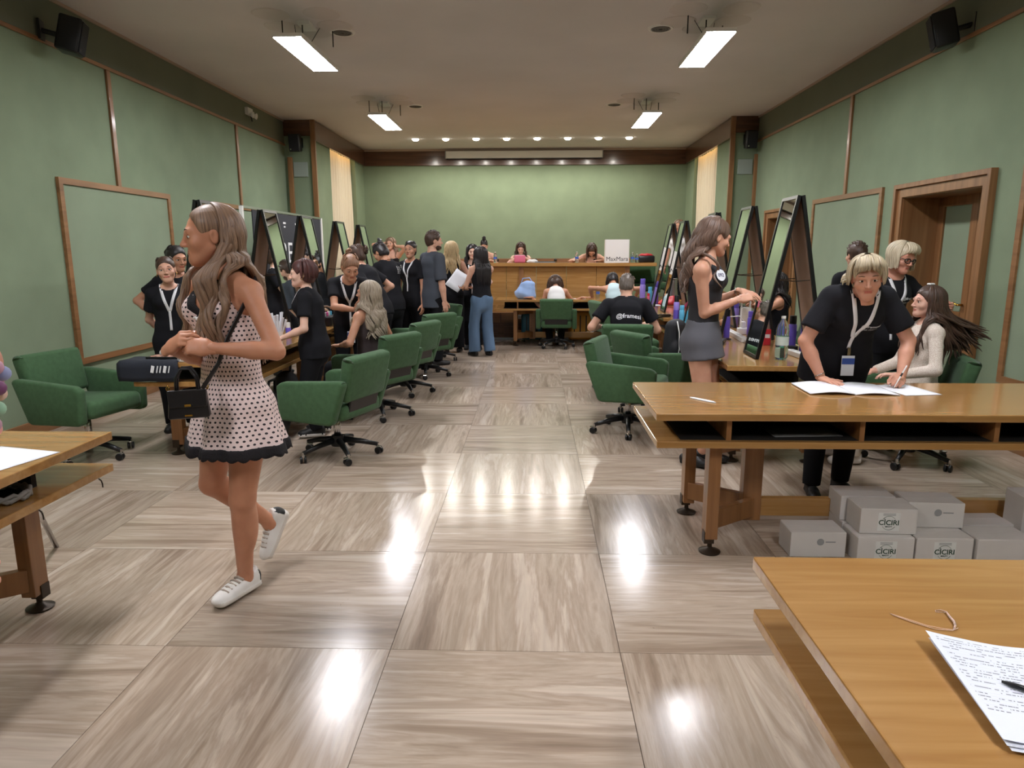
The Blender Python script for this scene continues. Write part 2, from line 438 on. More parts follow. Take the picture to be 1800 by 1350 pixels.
# platform (dais) with a grooved wooden riser and a pale metal edge strip at its foot
DH = 0.47
dais = MB().b2((AXL, YR+0.11, 0), (AXR, YB, DH)).build('platform_floor', M_trim_x); tag(dais, kind='structure')
M_riser = wood('riser_wood', (92, 62, 42), (122, 84, 58), 0, 0.45)
tag(MB().b2((AXL, YR+0.055, 0), (AXR, YR+0.108, 0.035)).build('trim_metal_strip', M_alu), kind='structure')
rs = MB().b2((AXL, YR+0.09, 0.0), (AXR, YR+0.109, DH)).build('trim_riser', M_riser); tag(rs, kind='structure')
k = 0
for xa in np.arange(AXL+0.05, AXR-0.5, 0.62):
    for j in range(6):
        MB().b2((xa+0.04, YR+0.072, 0.07+j*0.036), (xa+0.56, YR+0.092, 0.092+j*0.036)).build('slat', M_riser, rs)
    MB().b2((xa, YR+0.07, 0.30), (xa+0.60, YR+0.092, DH-0.01)).build('riser_panel', M_trim_x, rs)

# curtains in the two side niches: pleated cloth
M_curt = mat('curtain_cream', (226, 212, 188), 0.85, sheen=0.2, spec=0.2)
for sd, ax in ((-1, AXL), (1, AXR)):
    nm = 'left' if sd < 0 else 'right'
    P = []
    yy = np.linspace(CURT[0]+0.02, CURT[1]-0.02, 150)
    for z in (0.62, 1.4, 2.2, 2.9, 3.40):
        row = []
        for y in yy:
            a = 0.05*(0.75+0.25*math.sin(y*3.1))*(1.0 if z < 3 else 0.8)
            row.append((ax+sd*0.10 + a*math.sin(y*38+0.6*math.sin(y*5+z*0.5)) + 0.01*math.sin(z*2+y*9), y, z))
        P.append(row)
    c = MB().grid(P).build('curtain', M_curt, None, True)
    sol = c.modifiers.new('thick', 'SOLIDIFY'); sol.thickness = 0.004
    tag(c, 'cream pleated curtain in the %s niche beside the platform' % nm, 'curtain', 'niche curtains')
    tb = empty('cove_lamp', (ax+sd*0.07, (CURT[0]+CURT[1])/2, 3.54))
    MB().tube([(0, -0.78, 0), (0, 0.78, 0)], 0.016, 10).build('tube', emis('cove_tube', (255, 214, 150), COVE_EMIT), tb, True)
    MB().b2((0.03*sd-0.02, -0.82, 0.02), (0.03*sd+0.02, 0.82, 0.06)).build('fitting', M_white, tb)
    tag(tb, 'warm tube lamp hidden behind the wooden header above the %s curtain' % nm, 'lamp', 'cove lamps')

# ------------------------------------------------------------------ ceiling fittings
M_panel = emis('panel_diffuser', (250, 250, 255), PANEL_EMIT)
def light_panel(x, y, label, rods=True):
    e = empty('ceiling_light', (x, y, 3.42)); tag(e, label, 'ceiling light', 'hanging panel lights')
    MB().b2((-0.127, -0.58, -0.012), (0.127, 0.58, -0.002)).build('diffuser', M_panel, e)
    MB().b2((-0.135, -0.59, -0.004), (0.135, 0.59, 0.03)).build('housing', M_white, e)
    for sx in (-1, 1):
        MB().b2((sx*0.127, -0.59, -0.014), (sx*0.137, 0.59, 0.0)).build('edge_rail', M_white, e)
    for dx, dy in ((-0.12, 0.0), (0.1, 0.1)):
        MB().tube([(dx*0.3, dy-0.2, 0.03), (dx, dy, ZC-3.42)], 0.003, 5).build('cable', M_dark, e)
    MB().b2((-0.06, -0.12, ZC-3.42-0.03), (0.06, 0.12, ZC-3.42)).build('ceiling_box', M_white, e)
light_panel(-1.66, 4.75, 'bright rectangular panel light hanging over the left aisle side, nearer one')
light_panel(-1.66, 8.36, 'bright rectangular panel light hanging over the left aisle side, farther one')
light_panel(2.19, 4.75, 'bright rectangular panel light hanging over the right aisle side, nearer one')
light_panel(2.19, 8.36, 'bright rectangular panel light hanging over the right aisle side, farther one')
for x, nm in ((-1.66, 'left'), (2.19, 'right')):
    for y, b_ in ((1.15, 'just above the picture edge'), (-2.45, 'behind the viewer')):
        light_panel(x, y, 'rectangular panel light hanging on the %s side %s' % (nm, b_))
# shallow plaster rosettes left from older lamps, and hooks
M_ros = mat('rosette_plaster', (206, 200, 199), 0.85)
for (x, y) in ((-1.66, 4.65), (-1.66, 8.2), (2.19, 4.65), (2.19, 8.2)):
    e = empty('ceiling_rosette', (x, y, ZC)); 
    for (dx, dy) in ((-0.26, 0.16), (0.26, 0.16), (-0.24, -0.2), (0.24, -0.2), (0, 0.36)):
        MB().lathe([(0.0, -0.007), (0.165, -0.007), (0.175, 0.0)], (dx, dy, 0), 28).build('disc', M_ros, e)
    for (dx, dy) in ((-0.2, -0.02), (0.2, 0.28), (-0.02, 0.02)):
        MB().tube([(dx, dy, 0), (dx, dy, -0.16)], 0.006, 6).build('hook', M_dark, e)
    tag(e, 'round plaster discs with old hooks on the ceiling above the %s %s panel light' % ('nearer' if y < 6 else 'farther', 'left' if x < 0 else 'right'), 'ceiling rosette', 'plaster rosettes')
for x, y in ((-1.38, 5.0), (-1.25, 8.6), (1.80, 5.0), (1.75, 8.6)):
    v = empty('ceiling_vent', (x, y, ZC))
    MB().lathe([(0.10, 0.0), (0.10, -0.012), (0.12, -0.012), (0.13, 0.0)], n=24, cap=False).build('ring', M_white, v)
    for r in (0.03, 0.055, 0.08): MB().lathe([(r-0.008, 0.0), (r-0.008, -0.014), (r+0.008, -0.014), (r+0.014, -0.001)], n=20, cap=False).build('louvre', mat('vent_grey', (96, 92, 88), 0.6), v)
    tag(v, 'small round ceiling vent beside the %s %s panel light' % ('nearer' if y < 6 else 'farther', 'left' if x < 0 else 'right'), 'vent', 'ceiling vents')
names8 = ['first', 'second', 'third', 'fourth', 'fifth', 'sixth', 'seventh', 'eighth']
for i in range(8):
    x, y = -1.77+i*0.594, 11.68
    e = empty('spotlight', (x, y, ZC)); tag(e, '%s small recessed ceiling spot from the left in the row over the platform' % names8[i], 'spotlight', 'recessed spots')
    MB().lathe([(0.062, 0.0), (0.062, -0.006), (0.082, -0.006), (0.088, 0.0)], n=24, cap=False).build('ring', M_white, e)
    MB().lathe([(0.068, -0.002), (0.062, -0.022), (0.042, -0.038), (0.0, -0.044)], n=24).build('lens', emis('spot_lens', (255, 246, 226), 16.0), e, True)
    ld = bpy.data.lights.new('spot_lamp', 'SPOT'); ld.energy = SPOT_WATT; ld.spot_size = R_(176); ld.spot_blend = 0.35; ld.color = (1.0, 0.955, 0.86); ld.shadow_soft_size = 0.03
    lo = bpy.data.objects.new('spot_lamp', ld); COL.objects.link(lo); lo.parent = e; lo.location = (0, 0, -0.11)
# projection screen case on the far header
e = empty('projector_screen', (0.33, YB-0.12, 3.565)); tag(e, 'long white roller case of a projection screen above the green far wall', 'projector screen')
MB().b2((-1.67, -0.06, -0.075), (1.67, 0.06, 0.075), 0.012).build('case', M_white, e)
MB().b2((-1.66, -0.045, -0.09), (1.66, 0.045, -0.075)).build('slot_bar', M_blk, e)
for s in (-1, 1): MB().b2((s*1.67, -0.062, -0.08), (s*1.685, 0.062, 0.08), 0.004).build('end_cap', mat('grey_plastic', (150, 150, 150), 0.5), e)

def speaker(x, y, z, rz, tilt, size, label):
    e = empty('loudspeaker', (x, y, z), R_(rz)); tag(e, label, 'loudspeaker', 'wall loudspeakers')
    w_, d_, h_ = size
    rot = rotM('X', tilt)
    MB().box((0, 0, 0), (w_, d_, h_), rot, 0.02, 3).build('cabinet', M_blk, e, auto=True)
    MB().box(rot @ Vector((0, d_/2+0.003, 0)), (w_*0.86, 0.012, h_*0.88), rot, 0.004).build('grille', mat('speaker_grille', (34, 34, 38), 0.8, bump=0.3, bscale=400), e)
    MB().box(rot @ Vector((w_*0.3, d_/2+0.011, -h_*0.36)), (0.018, 0.004, 0.018), rot).build('badge', M_chrome, e)
    MB().tube([(0, -d_/2, 0), (0, -d_/2-0.13, 0.03)], 0.022, 8).build('bracket_arm', M_blk, e)
    MB().box((0, -d_/2-0.135, 0.03), (0.12, 0.02, 0.16)).build('bracket_plate', M_blk, e)
speaker(XL+0.24, 3.84, 3.35, -72, -14, (0.20, 0.18, 0.29), 'black loudspeaker bracketed high on the left wall near the viewer')
speaker(XR-0.20, 4.05, 3.37, 72, -14, (0.20, 0.18, 0.29), 'black loudspeaker bracketed high on the right wall near the viewer')
speaker(-3.40, YR-0.22, 3.30, 180, -8, (0.18, 0.16, 0.28), 'small black loudspeaker on the left return wall beside the platform')
speaker(4.06, YR-0.22, 3.30, 180, -8, (0.18, 0.16, 0.28), 'small black loudspeaker on the right return wall beside the platform')
for sd, x in ((1, -3.40), (-1, 4.05)):
    o = MB().b2((x-0.12, YR-0.02, 2.78), (x+0.12, YR-0.001, 3.02), 0.004).build('wall_grille', mat('grille_pale', (150, 160, 150), 0.7))
    tag(o, 'pale square cover plate on the %s return wall under the small loudspeaker' % ('left' if sd > 0 else 'right'), 'cover plate')
e = empty('emergency_lamp', (XL+0.06, 8.15, 3.55)); tag(e, 'small white twin-head emergency lamp high on the left wall', 'lamp')
MB().b2((-0.06, -0.09, -0.05), (0.0, 0.09, 0.05), 0.01).build('body', M_white, e)
for s in (-1, 1): MB().lathe([(0.02, 0), (0.045, 0.05), (0.0, 0.055)], (0.01, s*0.06, -0.05), 12, rotM('Y', 100)).build('lamp_head', M_white, e, True)
MB().tube([(0.0, 0, -0.05), (0.01, 0.01, -0.14)], 0.01, 6).build('cable', M_blk, e)
# ------------------------------------------------------------------ desks
def desk(label, loc, rz, length, z=0.0, group='wooden conference desks'):
    """long desk: slab top, open compartments under it, trestle ends on disc feet. length along local X, open side -Y"""
    e = empty('conference_desk', (*loc, z), R_(rz)); tag(e, label, 'desk', group)
    h = length/2; mx, my, mz = M_wood_x, M_wood_y, M_wood_z
    MB().box((0, 0, 0.742), (length, 0.82, 0.036), None, 0.004).build('tabletop', mx, e)
    MB().box((0, 0.01, 0.6), (length-0.02, 0.80, 0.034), None, 0.004).build('lower_board', mx, e)
    MB().box((0, 0.09, 0.6705), (length-0.26, 0.028, 0.107)).build('back_panel', M_dark, e)
    MB().box((0, -0.14, 0.6185), (length-0.26, 0.43, 0.003)).build('shelf_liner', M_dark, e)
    MB().box((0, -0.14, 0.7225), (length-0.26, 0.43, 0.003)).build('shelf_liner', M_dark, e)
    x = -h+0.36
    while x < h-0.3:
        MB().b2((x-0.012, -0.365, 0.617), (x+0.012, 0.08, 0.724)).build('divider', mz, e); x += 0.635
    for s in (-1, 1):
        xp, xc = s*(h-0.32), s*(h-0.60)
        for sy in (-1, 1):
            MB().box((xp, sy*0.26, 0.33), (0.062, 0.088, 0.506), None, 0.004).build('leg', mz, e)
            MB().box((xp+s*0.01, sy*0.275, 0.085), (0.05, 0.05, 0.06)).build('leg_bracket', M_foot, e)
            MB().lathe([(0.0, 0.0), (0.052, 0.0), (0.056, 0.008), (0.02, 0.022), (0.012, 0.03), (0.012, 0.075), (0.0, 0.075)], (xp, sy*0.275, 0), 18).build('foot', M_foot, e, auto=True)
            a = Vector((xp, sy*0.23, 0)); b = Vector((xc, sy*0.03, 0)); d = b-a; ang = math.degrees(math.atan2(d.y, d.x))
            for zz, hh in ((0.155, 0.10), (0.545, 0.075)):
                MB().box((a+b)/2+Vector((0, 0, zz)), (d.length, 0.04, hh), rotM('Z', ang), 0.003).build('rail', mz, e)
        MB().box((xc, 0, 0.33), (0.10, 0.07, 0.506), None, 0.004).build('leg', mz, e)
    MB().box((0, 0, 0.15), (2*(h-0.60)-0.1, 0.045, 0.10), None, 0.003).build('stretcher', mx, e)
    return e
desk('long wooden desk where the blonde woman in black leans and writes', (1.14+1.5, 1.205), 0, 3.0)
desk('wooden desk in the near right corner with a printed list and a pen on it', (1.11+1.5, -1.19), 0, 3.0)
desk('wooden desk cut off at the near left edge with a sheet of paper on it', (-1.27-1.5, 0.0), 0, 3.0)
desk('wooden make-up desk in the left row, the nearer one, behind the walking woman', (-1.90, 2.30+1.5), -90, 3.0)
desk('wooden make-up desk in the left row, the farther one near the platform', (-1.90, 5.36+1.5), -90, 3.0)
desk('wooden make-up desk in the right row, the nearer one, behind the writing woman', (2.35, 2.20+1.5), -93, 3.0)
desk('wooden make-up desk in the right row, the farther one, near the platform', (2.49, 5.62+1.45), -91, 2.9)
desk('long wooden desk below the platform where two women lie with heads down', (1.43, 9.20), 0, 3.0)
desk('long wooden desk below the platform behind the standing group on the left', (-1.60, 9.20), 0, 3.0)

# judges' desk on the platform: slab top on a wide panelled front
def judges_desk():
    e = empty('platform_desk', (0.33, 10.02, DH)); tag(e, 'long panelled wooden desk standing on the raised platform', 'desk')
    MB().b2((-2.45, -0.18, 0.80), (2.36, 0.62, 0.86), 0.004).build('tabletop', M_wood_x, e)
    n = 7; wdt = 3.7/n
    for i in range(n):
        MB().b2((-1.85+i*wdt+0.003, -0.09, 0.0), (-1.85+(i+1)*wdt-0.003, -0.065, 0.80)).build('front_panel', M_wood_x, e)
    for x in (-1.87, 0.0, 1.86): MB().b2((x-0.04, -0.12, 0.0), (x+0.04, -0.06, 0.80)).build('post', M_wood_z, e)
    for x in (-1.87, 1.86): MB().b2((x-0.03, -0.06, 0.0), (x+0.03, 0.5, 0.80)).build('side_panel', M_wood_z, e)
    rail = MB().b2((-2.2, 0.60, 0.86), (2.0, 0.64, 0.93), 0.004).build('back_rail', M_trim_x, e)
    for i in range(11):
        MB().lathe([(0.0, 0.03), (0.022, 0.02), (0.03, 0.0), (0.0, 0.0)], (-1.9+i*0.36, 0.60, 0.90), 10, rotM('X', 90)).build('knob', M_foot, rail)
judges_desk()

# ------------------------------------------------------------------ green swivel armchair
def make_chair():
    e = empty('swivel_chair')
    # side panels (arms): parallelogram, rear edge slanting forward to the bottom
    for s in (-1, 1):
        poly = [(-0.30, 0.62), (-0.27, 0.64), (0.235, 0.605), (0.285, 0.575), (0.275, 0.345), (0.25, 0.32), (-0.16, 0.31), (-0.19, 0.325)]
        M = Matrix(((0, 0, 1, s*0.285), (1, 0, 0, 0), (0, 1, 0, 0), (0, 0, 0, 1)))
        MB().prism(poly, 0.075, M, 0.022, 3).build('armrest', M_green, e, True)
    MB().box((0, 0.03, 0.405), (0.49, 0.54, 0.13), rotM('X', 3), 0.045, 4).build('seat', M_green, e, True)
    poly = [(-0.245, 0.0), (0.245, 0.0), (0.262, 0.305), (0.245, 0.33), (-0.245, 0.33), (-0.262, 0.305)]
    Mx = Matrix.Translation((0, -0.225, 0.475)) @ Matrix.Rotation(R_(90+13), 4, 'X')
    MB().prism(poly, 0.095, Mx, 0.03, 3).build('backrest', M_green, e, True)
    MB().box((0, -0.24, 0.45), (0.36, 0.03, 0.12), rotM('X', 13), 0.008).build('back_bracket', M_blk, e)
    MB().box((0, 0.0, 0.35), (0.22, 0.26, 0.04), None, 0.01).build('seat_mechanism', M_blk, e)
    MB().tube([(0, 0, 0.34), (0, 0, 0.12)], 0.025, 14).build('column', M_chrome, e, True)
    MB().lathe([(0.0, 0.08), (0.05, 0.08), (0.055, 0.10), (0.045, 0.16), (0.0, 0.16)], n=14).build('hub', M_blk, e, auto=True)
    for k in range(5):
        a = R_(72*k+14); c, s = math.cos(a), math.sin(a)
        lg = MB().tube([(0.03*c, 0.03*s, 0.125), (0.17*c, 0.17*s, 0.105), (0.295*c, 0.295*s, 0.075)], [0.026, 0.021, 0.016], 8).build('leg', M_blk, e, True)
        cs = empty('caster'); cs.parent = lg; cs.location = (0.295*c, 0.295*s, 0); cs.rotation_euler = (0, 0, a+R_(70+40*k))
        MB().tube([(0, 0, 0.085), (0, 0, 0.045)], 0.011, 8).build('stem', M_chrome, cs)
        for q in (-1, 1):
            MB().lathe([(0.0, 0.0), (0.022, 0.0), (0.0265, 0.003), (0.0265, 0.017), (0.022, 0.02), (0.0, 0.02)], (0, 0, 0), 16, None).build('wheel', M_blk, cs, auto=True)
            wo = cs.children[-1]; wo.rotation_euler = (0, R_(90), 0); wo.location = (q*0.014-0.01, 0.01, 0.0268)
        MB().box((0, 0.012, 0.056), (0.022, 0.05, 0.012), None, 0.004).build('hood', M_chrome, cs)
    return e
CH0 = make_chair(); CH_used = [False]
def chair(x, y, rz, label, z=0.0, spin=0):
    o = CH0 if not CH_used[0] else copy_tree(CH0)
    CH_used[0] = True
    o.location = (x, y, z); o.rotation_euler = (0, 0, R_(rz)); tag(o, label, 'chair', 'green swivel armchairs')
    return o
chair(-0.93, 2.60, 70, 'empty green swivel armchair in the left row, nearest the viewer, its back to the aisle')
chair(-2.80, 2.52, -102, 'empty green swivel armchair by the left wall beside the end of the make-up desk')
chair(-0.90, 3.90, 60, 'green swivel armchair in which the blonde woman in the camisole sits')
chair(-0.86, 4.98, 66, 'empty green swivel armchair directly behind the camisole woman\'s chair')
chair(-0.80, 6.05, 50, 'empty green swivel armchair in the left row, fourth from the viewer')
chair(-0.86, 7.30, 130, 'empty green swivel armchair in the left row, farthest and mostly hidden')
chair(1.36, 3.36, -110, 'empty green swivel armchair on the right of the aisle, nearest the viewer')
chair(1.68, 4.02, -60, 'green swivel armchair beside the woman in the grey skirt, a black bag behind it')
chair(1.52, 4.86, -4, 'green swivel armchair of the grey-haired man in the printed black tee')
chair(0.92, 8.72, -3, 'green swivel armchair of the curly-haired woman at the desk below the platform')
chair(1.95, 8.72, 5, 'green swivel armchair of the woman in pale blue at the desk below the platform')
chair(1.76, 8.02, -75, 'empty green swivel armchair seen side-on just left of the grey-haired man')
chair(3.30, 2.55, 72, 'green swivel armchair of the woman in the white lace top')
chair(2.55, 10.55, 175, 'green swivel armchair on the platform at the right end of the panelled desk', DH)
chair(3.15, 10.9, 150, 'green swivel armchair on the platform close to the right curtain', DH)
chair(0.25, 10.98, 180, 'green swivel armchair of the woman behind the pink bag on the platform', DH)
chair(1.47, 10.98, 180, 'green swivel armchair of the woman resting her head beside the white shopping bag', DH)
chair(-0.42, 11.0, 180, 'green swivel armchair of the woman with the high bun on the platform', DH)
chair(-2.35, 10.6, 200, 'green swivel armchair on the platform behind the left mirrors', DH)
chair(-1.40, -0.80, 26, 'green swivel armchair at the near left edge, only a caster showing')

# ------------------------------------------------------------------ folding A-frame mirrors on the desks
def make_mirror():
    e = empty('folding_mirror')
    ln = math.hypot(1.13, 0.215); an = math.degrees(math.atan2(0.215, 1.13))
    for s in (-1, 1):
        lf = empty('leaf'); lf.parent = e; lf.location = (0, 0, 1.13); lf.rotation_euler = (0, R_(-s*an), 0)
        M = Matrix(((0, 0, s, s*0.001), (1, 0, 0, 0), (0, 1, 0, 0), (0, 0, 0, 1)))
        MB().frame((-0.17, -ln), (0.17, 0), 0.022, 0.024, M).build('leaf_frame', M_blkm, lf)
        MB().b2((s*0.014, -0.15, -ln+0.02), (s*0.019, 0.15, -0.02)).build('mirror_pane', M_mirror, lf)
        MB().b2((s*0.003, -0.15, -ln+0.02), (s*0.0125, 0.15, -0.02)).build('backing_board', M_board, lf)
    for q in (-1, 1):
        MB().tube([(-0.205*0.5, q*0.155, 0.56), (0, q*0.15, 0.552), (0.205*0.5, q*0.155, 0.56)], 0.004, 6).build('stay_chain', M_foot, e)
        MB().box((0, q*0.10, 1.128), (0.045, 0.05, 0.012), None, 0.003).build('hinge', M_blk, e)
    return e
MR0 = make_mirror(); MR_used = [False]
def fmirror(x, y, rz, label):
    o = MR0 if not MR_used[0] else copy_tree(MR0)
    MR_used[0] = True
    o.location = (x, y, 0.761); o.rotation_euler = (0, 0, R_(rz)); tag(o, label, 'mirror', 'folding mirrors on the make-up desks')
    return o
for y, lb in ((2.80, 'nearest, mostly hidden by the walking woman'), (3.98, 'second from the viewer'), (5.03, 'third from the viewer'), (6.32, 'fourth from the viewer'), (7.45, 'farthest')):
    fmirror(-1.88, y, 0, 'folding mirror on the left row of desks, '+lb)
for x, y, lb in ((2.38, 2.66, 'nearest the viewer'), (2.41, 3.78, 'second from the viewer'), (2.36, 4.75, 'third, behind the woman in the grey skirt'), (2.44, 6.55, 'fourth from the viewer'), (2.46, 7.45, 'farthest')):
    fmirror(x, y, -2, 'folding mirror on the right row of desks, '+lb)
# ================================================================== people: implicit surfaces
class Field:
    """signed field on a grid, sampled only near each primitive; polygonised with surface nets"""
    def __init__(s, lo, hi, res):
        s.res = res; s.lo = np.array(lo, float)-3*res
        s.n = np.ceil((np.array(hi, float)+3*res-s.lo)/res).astype(int)+1
        s.F = np.full(s.n, 0.12)
        s.ax = [s.lo[i]+res*np.arange(s.n[i]) for i in range(3)]
    def sub(s, lo, hi, m):
        i0 = np.maximum(0, np.floor((np.asarray(lo)-m-s.lo)/s.res).astype(int)); i1 = np.minimum(s.n, np.ceil((np.asarray(hi)+m-s.lo)/s.res).astype(int)+1)
        if np.any(i1 <= i0): return None
        sl = tuple(slice(a, b) for a, b in zip(i0, i1))
        g = np.meshgrid(*[s.ax[k][sl[k]] for k in range(3)], indexing='ij', sparse=True)
        return sl, g
    def put(s, lo, hi, fn, k=0.02, op='add'):
        q = s.sub(lo, hi, k+2.5*s.res)
        if q is None: return
        sl, g = q; d = fn(*g); f = s.F[sl]
        if op == 'add':
            h = np.clip(0.5+0.5*(f-d)/k, 0, 1); s.F[sl] = f*(1-h)+d*h-k*h*(1-h)
        elif op == 'cut':
            h = np.clip(0.5-0.5*(f+d)/k, 0, 1); s.F[sl] = f*(1-h)-d*h+k*h*(1-h)
    def seg(s, a, b, ra, rb, right=(1, 0, 0), fa=False, fb=False, k=0.02, op='add'):
        """tapered (elliptical) limb from a to b; ra, rb radius or (half width, half depth); fa, fb = flat ends"""
        a = np.array(a, float); b = np.array(b, float)
        ra = np.array(ra if hasattr(ra, '__len__') else (ra, ra), float); rb = np.array(rb if hasattr(rb, '__len__') else (rb, rb), float)
        n = b-a; Ln = np.linalg.norm(n) or 1e-6; n = n/Ln
        u = np.array(right, float); u = u-n*(u@n)
        if np.linalg.norm(u) < 1e-3: u = np.cross(n, (0, 1, 0))
        u /= np.linalg.norm(u); v = np.cross(n, u)
        m = max(ra.max(), rb.max())
        def fn(x, y, z):
            qx, qy, qz = x-a[0], y-a[1], z-a[2]
            t = qx*n[0]+qy*n[1]+qz*n[2]; tc = np.clip(t/Ln, 0, 1); ov = t-tc*Ln
            w = ra[0]+(rb[0]-ra[0])*tc; d = ra[1]+(rb[1]-ra[1])*tc; mn = np.minimum(w, d)
            e = (qx*u[0]+qy*u[1]+qz*u[2])/w; g = (qx*v[0]+qy*v[1]+qz*v[2])/d
            r = (np.sqrt(e*e+g*g+(ov/mn)**2)-1)*mn
            if fa: r = np.maximum(r, -t)
            if fb: r = np.maximum(r, t-Ln)
            return r
        s.put(np.minimum(a, b)-m, np.maximum(a, b)+m, fn, k, op)
    def ell(s, c, r, M=None, k=0.02, op='add'):
        c = np.array(c, float); r = np.array(r, float)
        def fn(x, y, z):
            q = (x-c[0], y-c[1], z-c[2])
            if M is not None: q = tuple(M[0][i]*q[0]+M[1][i]*q[1]+M[2][i]*q[2] for i in range(3))
            e = [q[i]/r[i] for i in range(3)]
            k0 = np.sqrt(e[0]**2+e[1]**2+e[2]**2); k1 = np.sqrt((e[0]/r[0])**2+(e[1]/r[1])**2+(e[2]/r[2])**2)
            return k0*(k0-1)/np.maximum(k1, 1e-6)
        m = r.max(); s.put(c-m, c+m, fn, k, op)
    def half(s, p, n, k=0.004):
        """keep the side the normal n points away from"""
        p = np.array(p, float); n = np.array(n, float)/np.linalg.norm(n)
        g = np.meshgrid(*s.ax, indexing='ij', sparse=True)
        s.F = np.maximum(s.F, (g[0]-p[0])*n[0]+(g[1]-p[1])*n[1]+(g[2]-p[2])*n[2])
    def wrinkle(s, amp, fr=30.0, seed=0.0, vert=0.35):
        g = np.meshgrid(*s.ax, indexing='ij', sparse=True)
        x, y, z = g
        w1 = np.sin(fr*(x+0.35*z)+seed+1.7*np.sin(fr*0.3*y+seed))*np.sin(fr*vert*z+2*np.sin(fr*0.25*x+seed))
        w2 = np.sin(fr*0.6*(y-0.5*z)+seed*2.1+1.3*np.sin(fr*0.35*x))
        s.F = s.F+amp*(0.6*w1+0.5*w2)
    def mesh(s):
        F = s.F; S = F < 0; nx, ny, nz = F.shape
        cx = (nx-1, ny-1, nz-1)
        cnt = np.zeros(cx, np.int16); acc = np.zeros(cx+(3,))
        off = [(0, 0, 0), (1, 0, 0), (0, 1, 0), (1, 1, 0), (0, 0, 1), (1, 0, 1), (0, 1, 1), (1, 1, 1)]
        ed = [(0, 1), (2, 3), (4, 5), (6, 7), (0, 2), (1, 3), (4, 6), (5, 7), (0, 4), (1, 5), (2, 6), (3, 7)]
        vw = lambda A, o: A[o[0]:o[0]+cx[0], o[1]:o[1]+cx[1], o[2]:o[2]+cx[2]]
        csum = sum(vw(S, o).astype(np.int8) for o in off)
        act = (csum > 0) & (csum < 8); I = np.argwhere(act)
        if len(I) == 0: return np.zeros((0, 3)), np.zeros((0, 4), int)
        c8 = np.stack([F[I[:, 0]+o[0], I[:, 1]+o[1], I[:, 2]+o[2]] for o in off], 1)
        num = np.zeros((len(I), 3)); den = np.zeros(len(I))
        for a, b in ed:
            fa, fb = c8[:, a], c8[:, b]; cr = (fa < 0) != (fb < 0)
            t = np.where(cr, fa/np.where(cr, fa-fb, 1), 0)
            oa, ob = np.array(off[a]), np.array(off[b])
            num += np.where(cr[:, None], oa+(ob-oa)*t[:, None], 0); den += cr
        V = s.lo+(I+num/den[:, None])*s.res
        idx = np.full(cx, -1, np.int64); idx[act] = np.arange(len(I))
        Q = []
        for ax in range(3):
            o1, o2 = (ax+1) % 3, (ax+2) % 3
            A = [slice(None)]*3; A[ax] = slice(0, F.shape[ax]-1); A2 = [slice(None)]*3; A2[ax] = slice(1, F.shape[ax])
            a, b = S[tuple(A)], S[tuple(A2)]
            for flip in (False, True):
                E = np.argwhere((~a & b) if flip else (a & ~b))
                E = E[(E[:, o1] > 0) & (E[:, o2] > 0) & (E[:, o1] < F.shape[o1]-1) & (E[:, o2] < F.shape[o2]-1)]
                if len(E) == 0: continue
                def at(d1, d2):
                    k = E.copy(); k[:, o1] -= d1; k[:, o2] -= d2; return idx[k[:, 0], k[:, 1], k[:, 2]]
                q = np.stack([at(1, 1), at(0, 1), at(0, 0), at(1, 0)], 1)
                Q.append(q[:, ::-1] if flip else q)
        return V, np.concatenate(Q)

def np_mesh(name, V, Q, mats, parent=None, midx=None, uv=None, smooth=True):
    me = bpy.data.meshes.new(name)
    V = np.asarray(V, np.float32); Q = np.asarray(Q, np.int32); nf, k = Q.shape
    me.vertices.add(len(V)); me.vertices.foreach_set('co', V.ravel())
    me.loops.add(nf*k); me.loops.foreach_set('vertex_index', Q.ravel())
    me.polygons.add(nf); me.polygons.foreach_set('loop_start', np.arange(0, nf*k, k, dtype=np.int32))
    for m in mats: me.materials.append(m)
    if midx is not None: me.polygons.foreach_set('material_index', np.asarray(midx, np.int32))
    if smooth: me.polygons.foreach_set('use_smooth', np.ones(nf, bool))
    if uv is not None:
        ul = me.uv_layers.new(name='UVMap'); ul.data.foreach_set('uv', np.asarray(uv, np.float32)[Q.ravel()].ravel())
    me.update(); me.validate()
    o = bpy.data.objects.new(name, me); COL.objects.link(o)
    if parent: o.parent = parent
    return o

def nrm(v): v = np.array(v, float); return v/(np.linalg.norm(v) or 1)
def RZ(a): c, s = math.cos(a), math.sin(a); return np.array([[c, -s, 0], [s, c, 0], [0, 0, 1.0]])
def RX(a): c, s = math.cos(a), math.sin(a); return np.array([[1.0, 0, 0], [0, c, -s], [0, s, c]])
def RY(a): c, s = math.cos(a), math.sin(a); return np.array([[c, 0, s], [0, 1.0, 0], [-s, 0, c]])

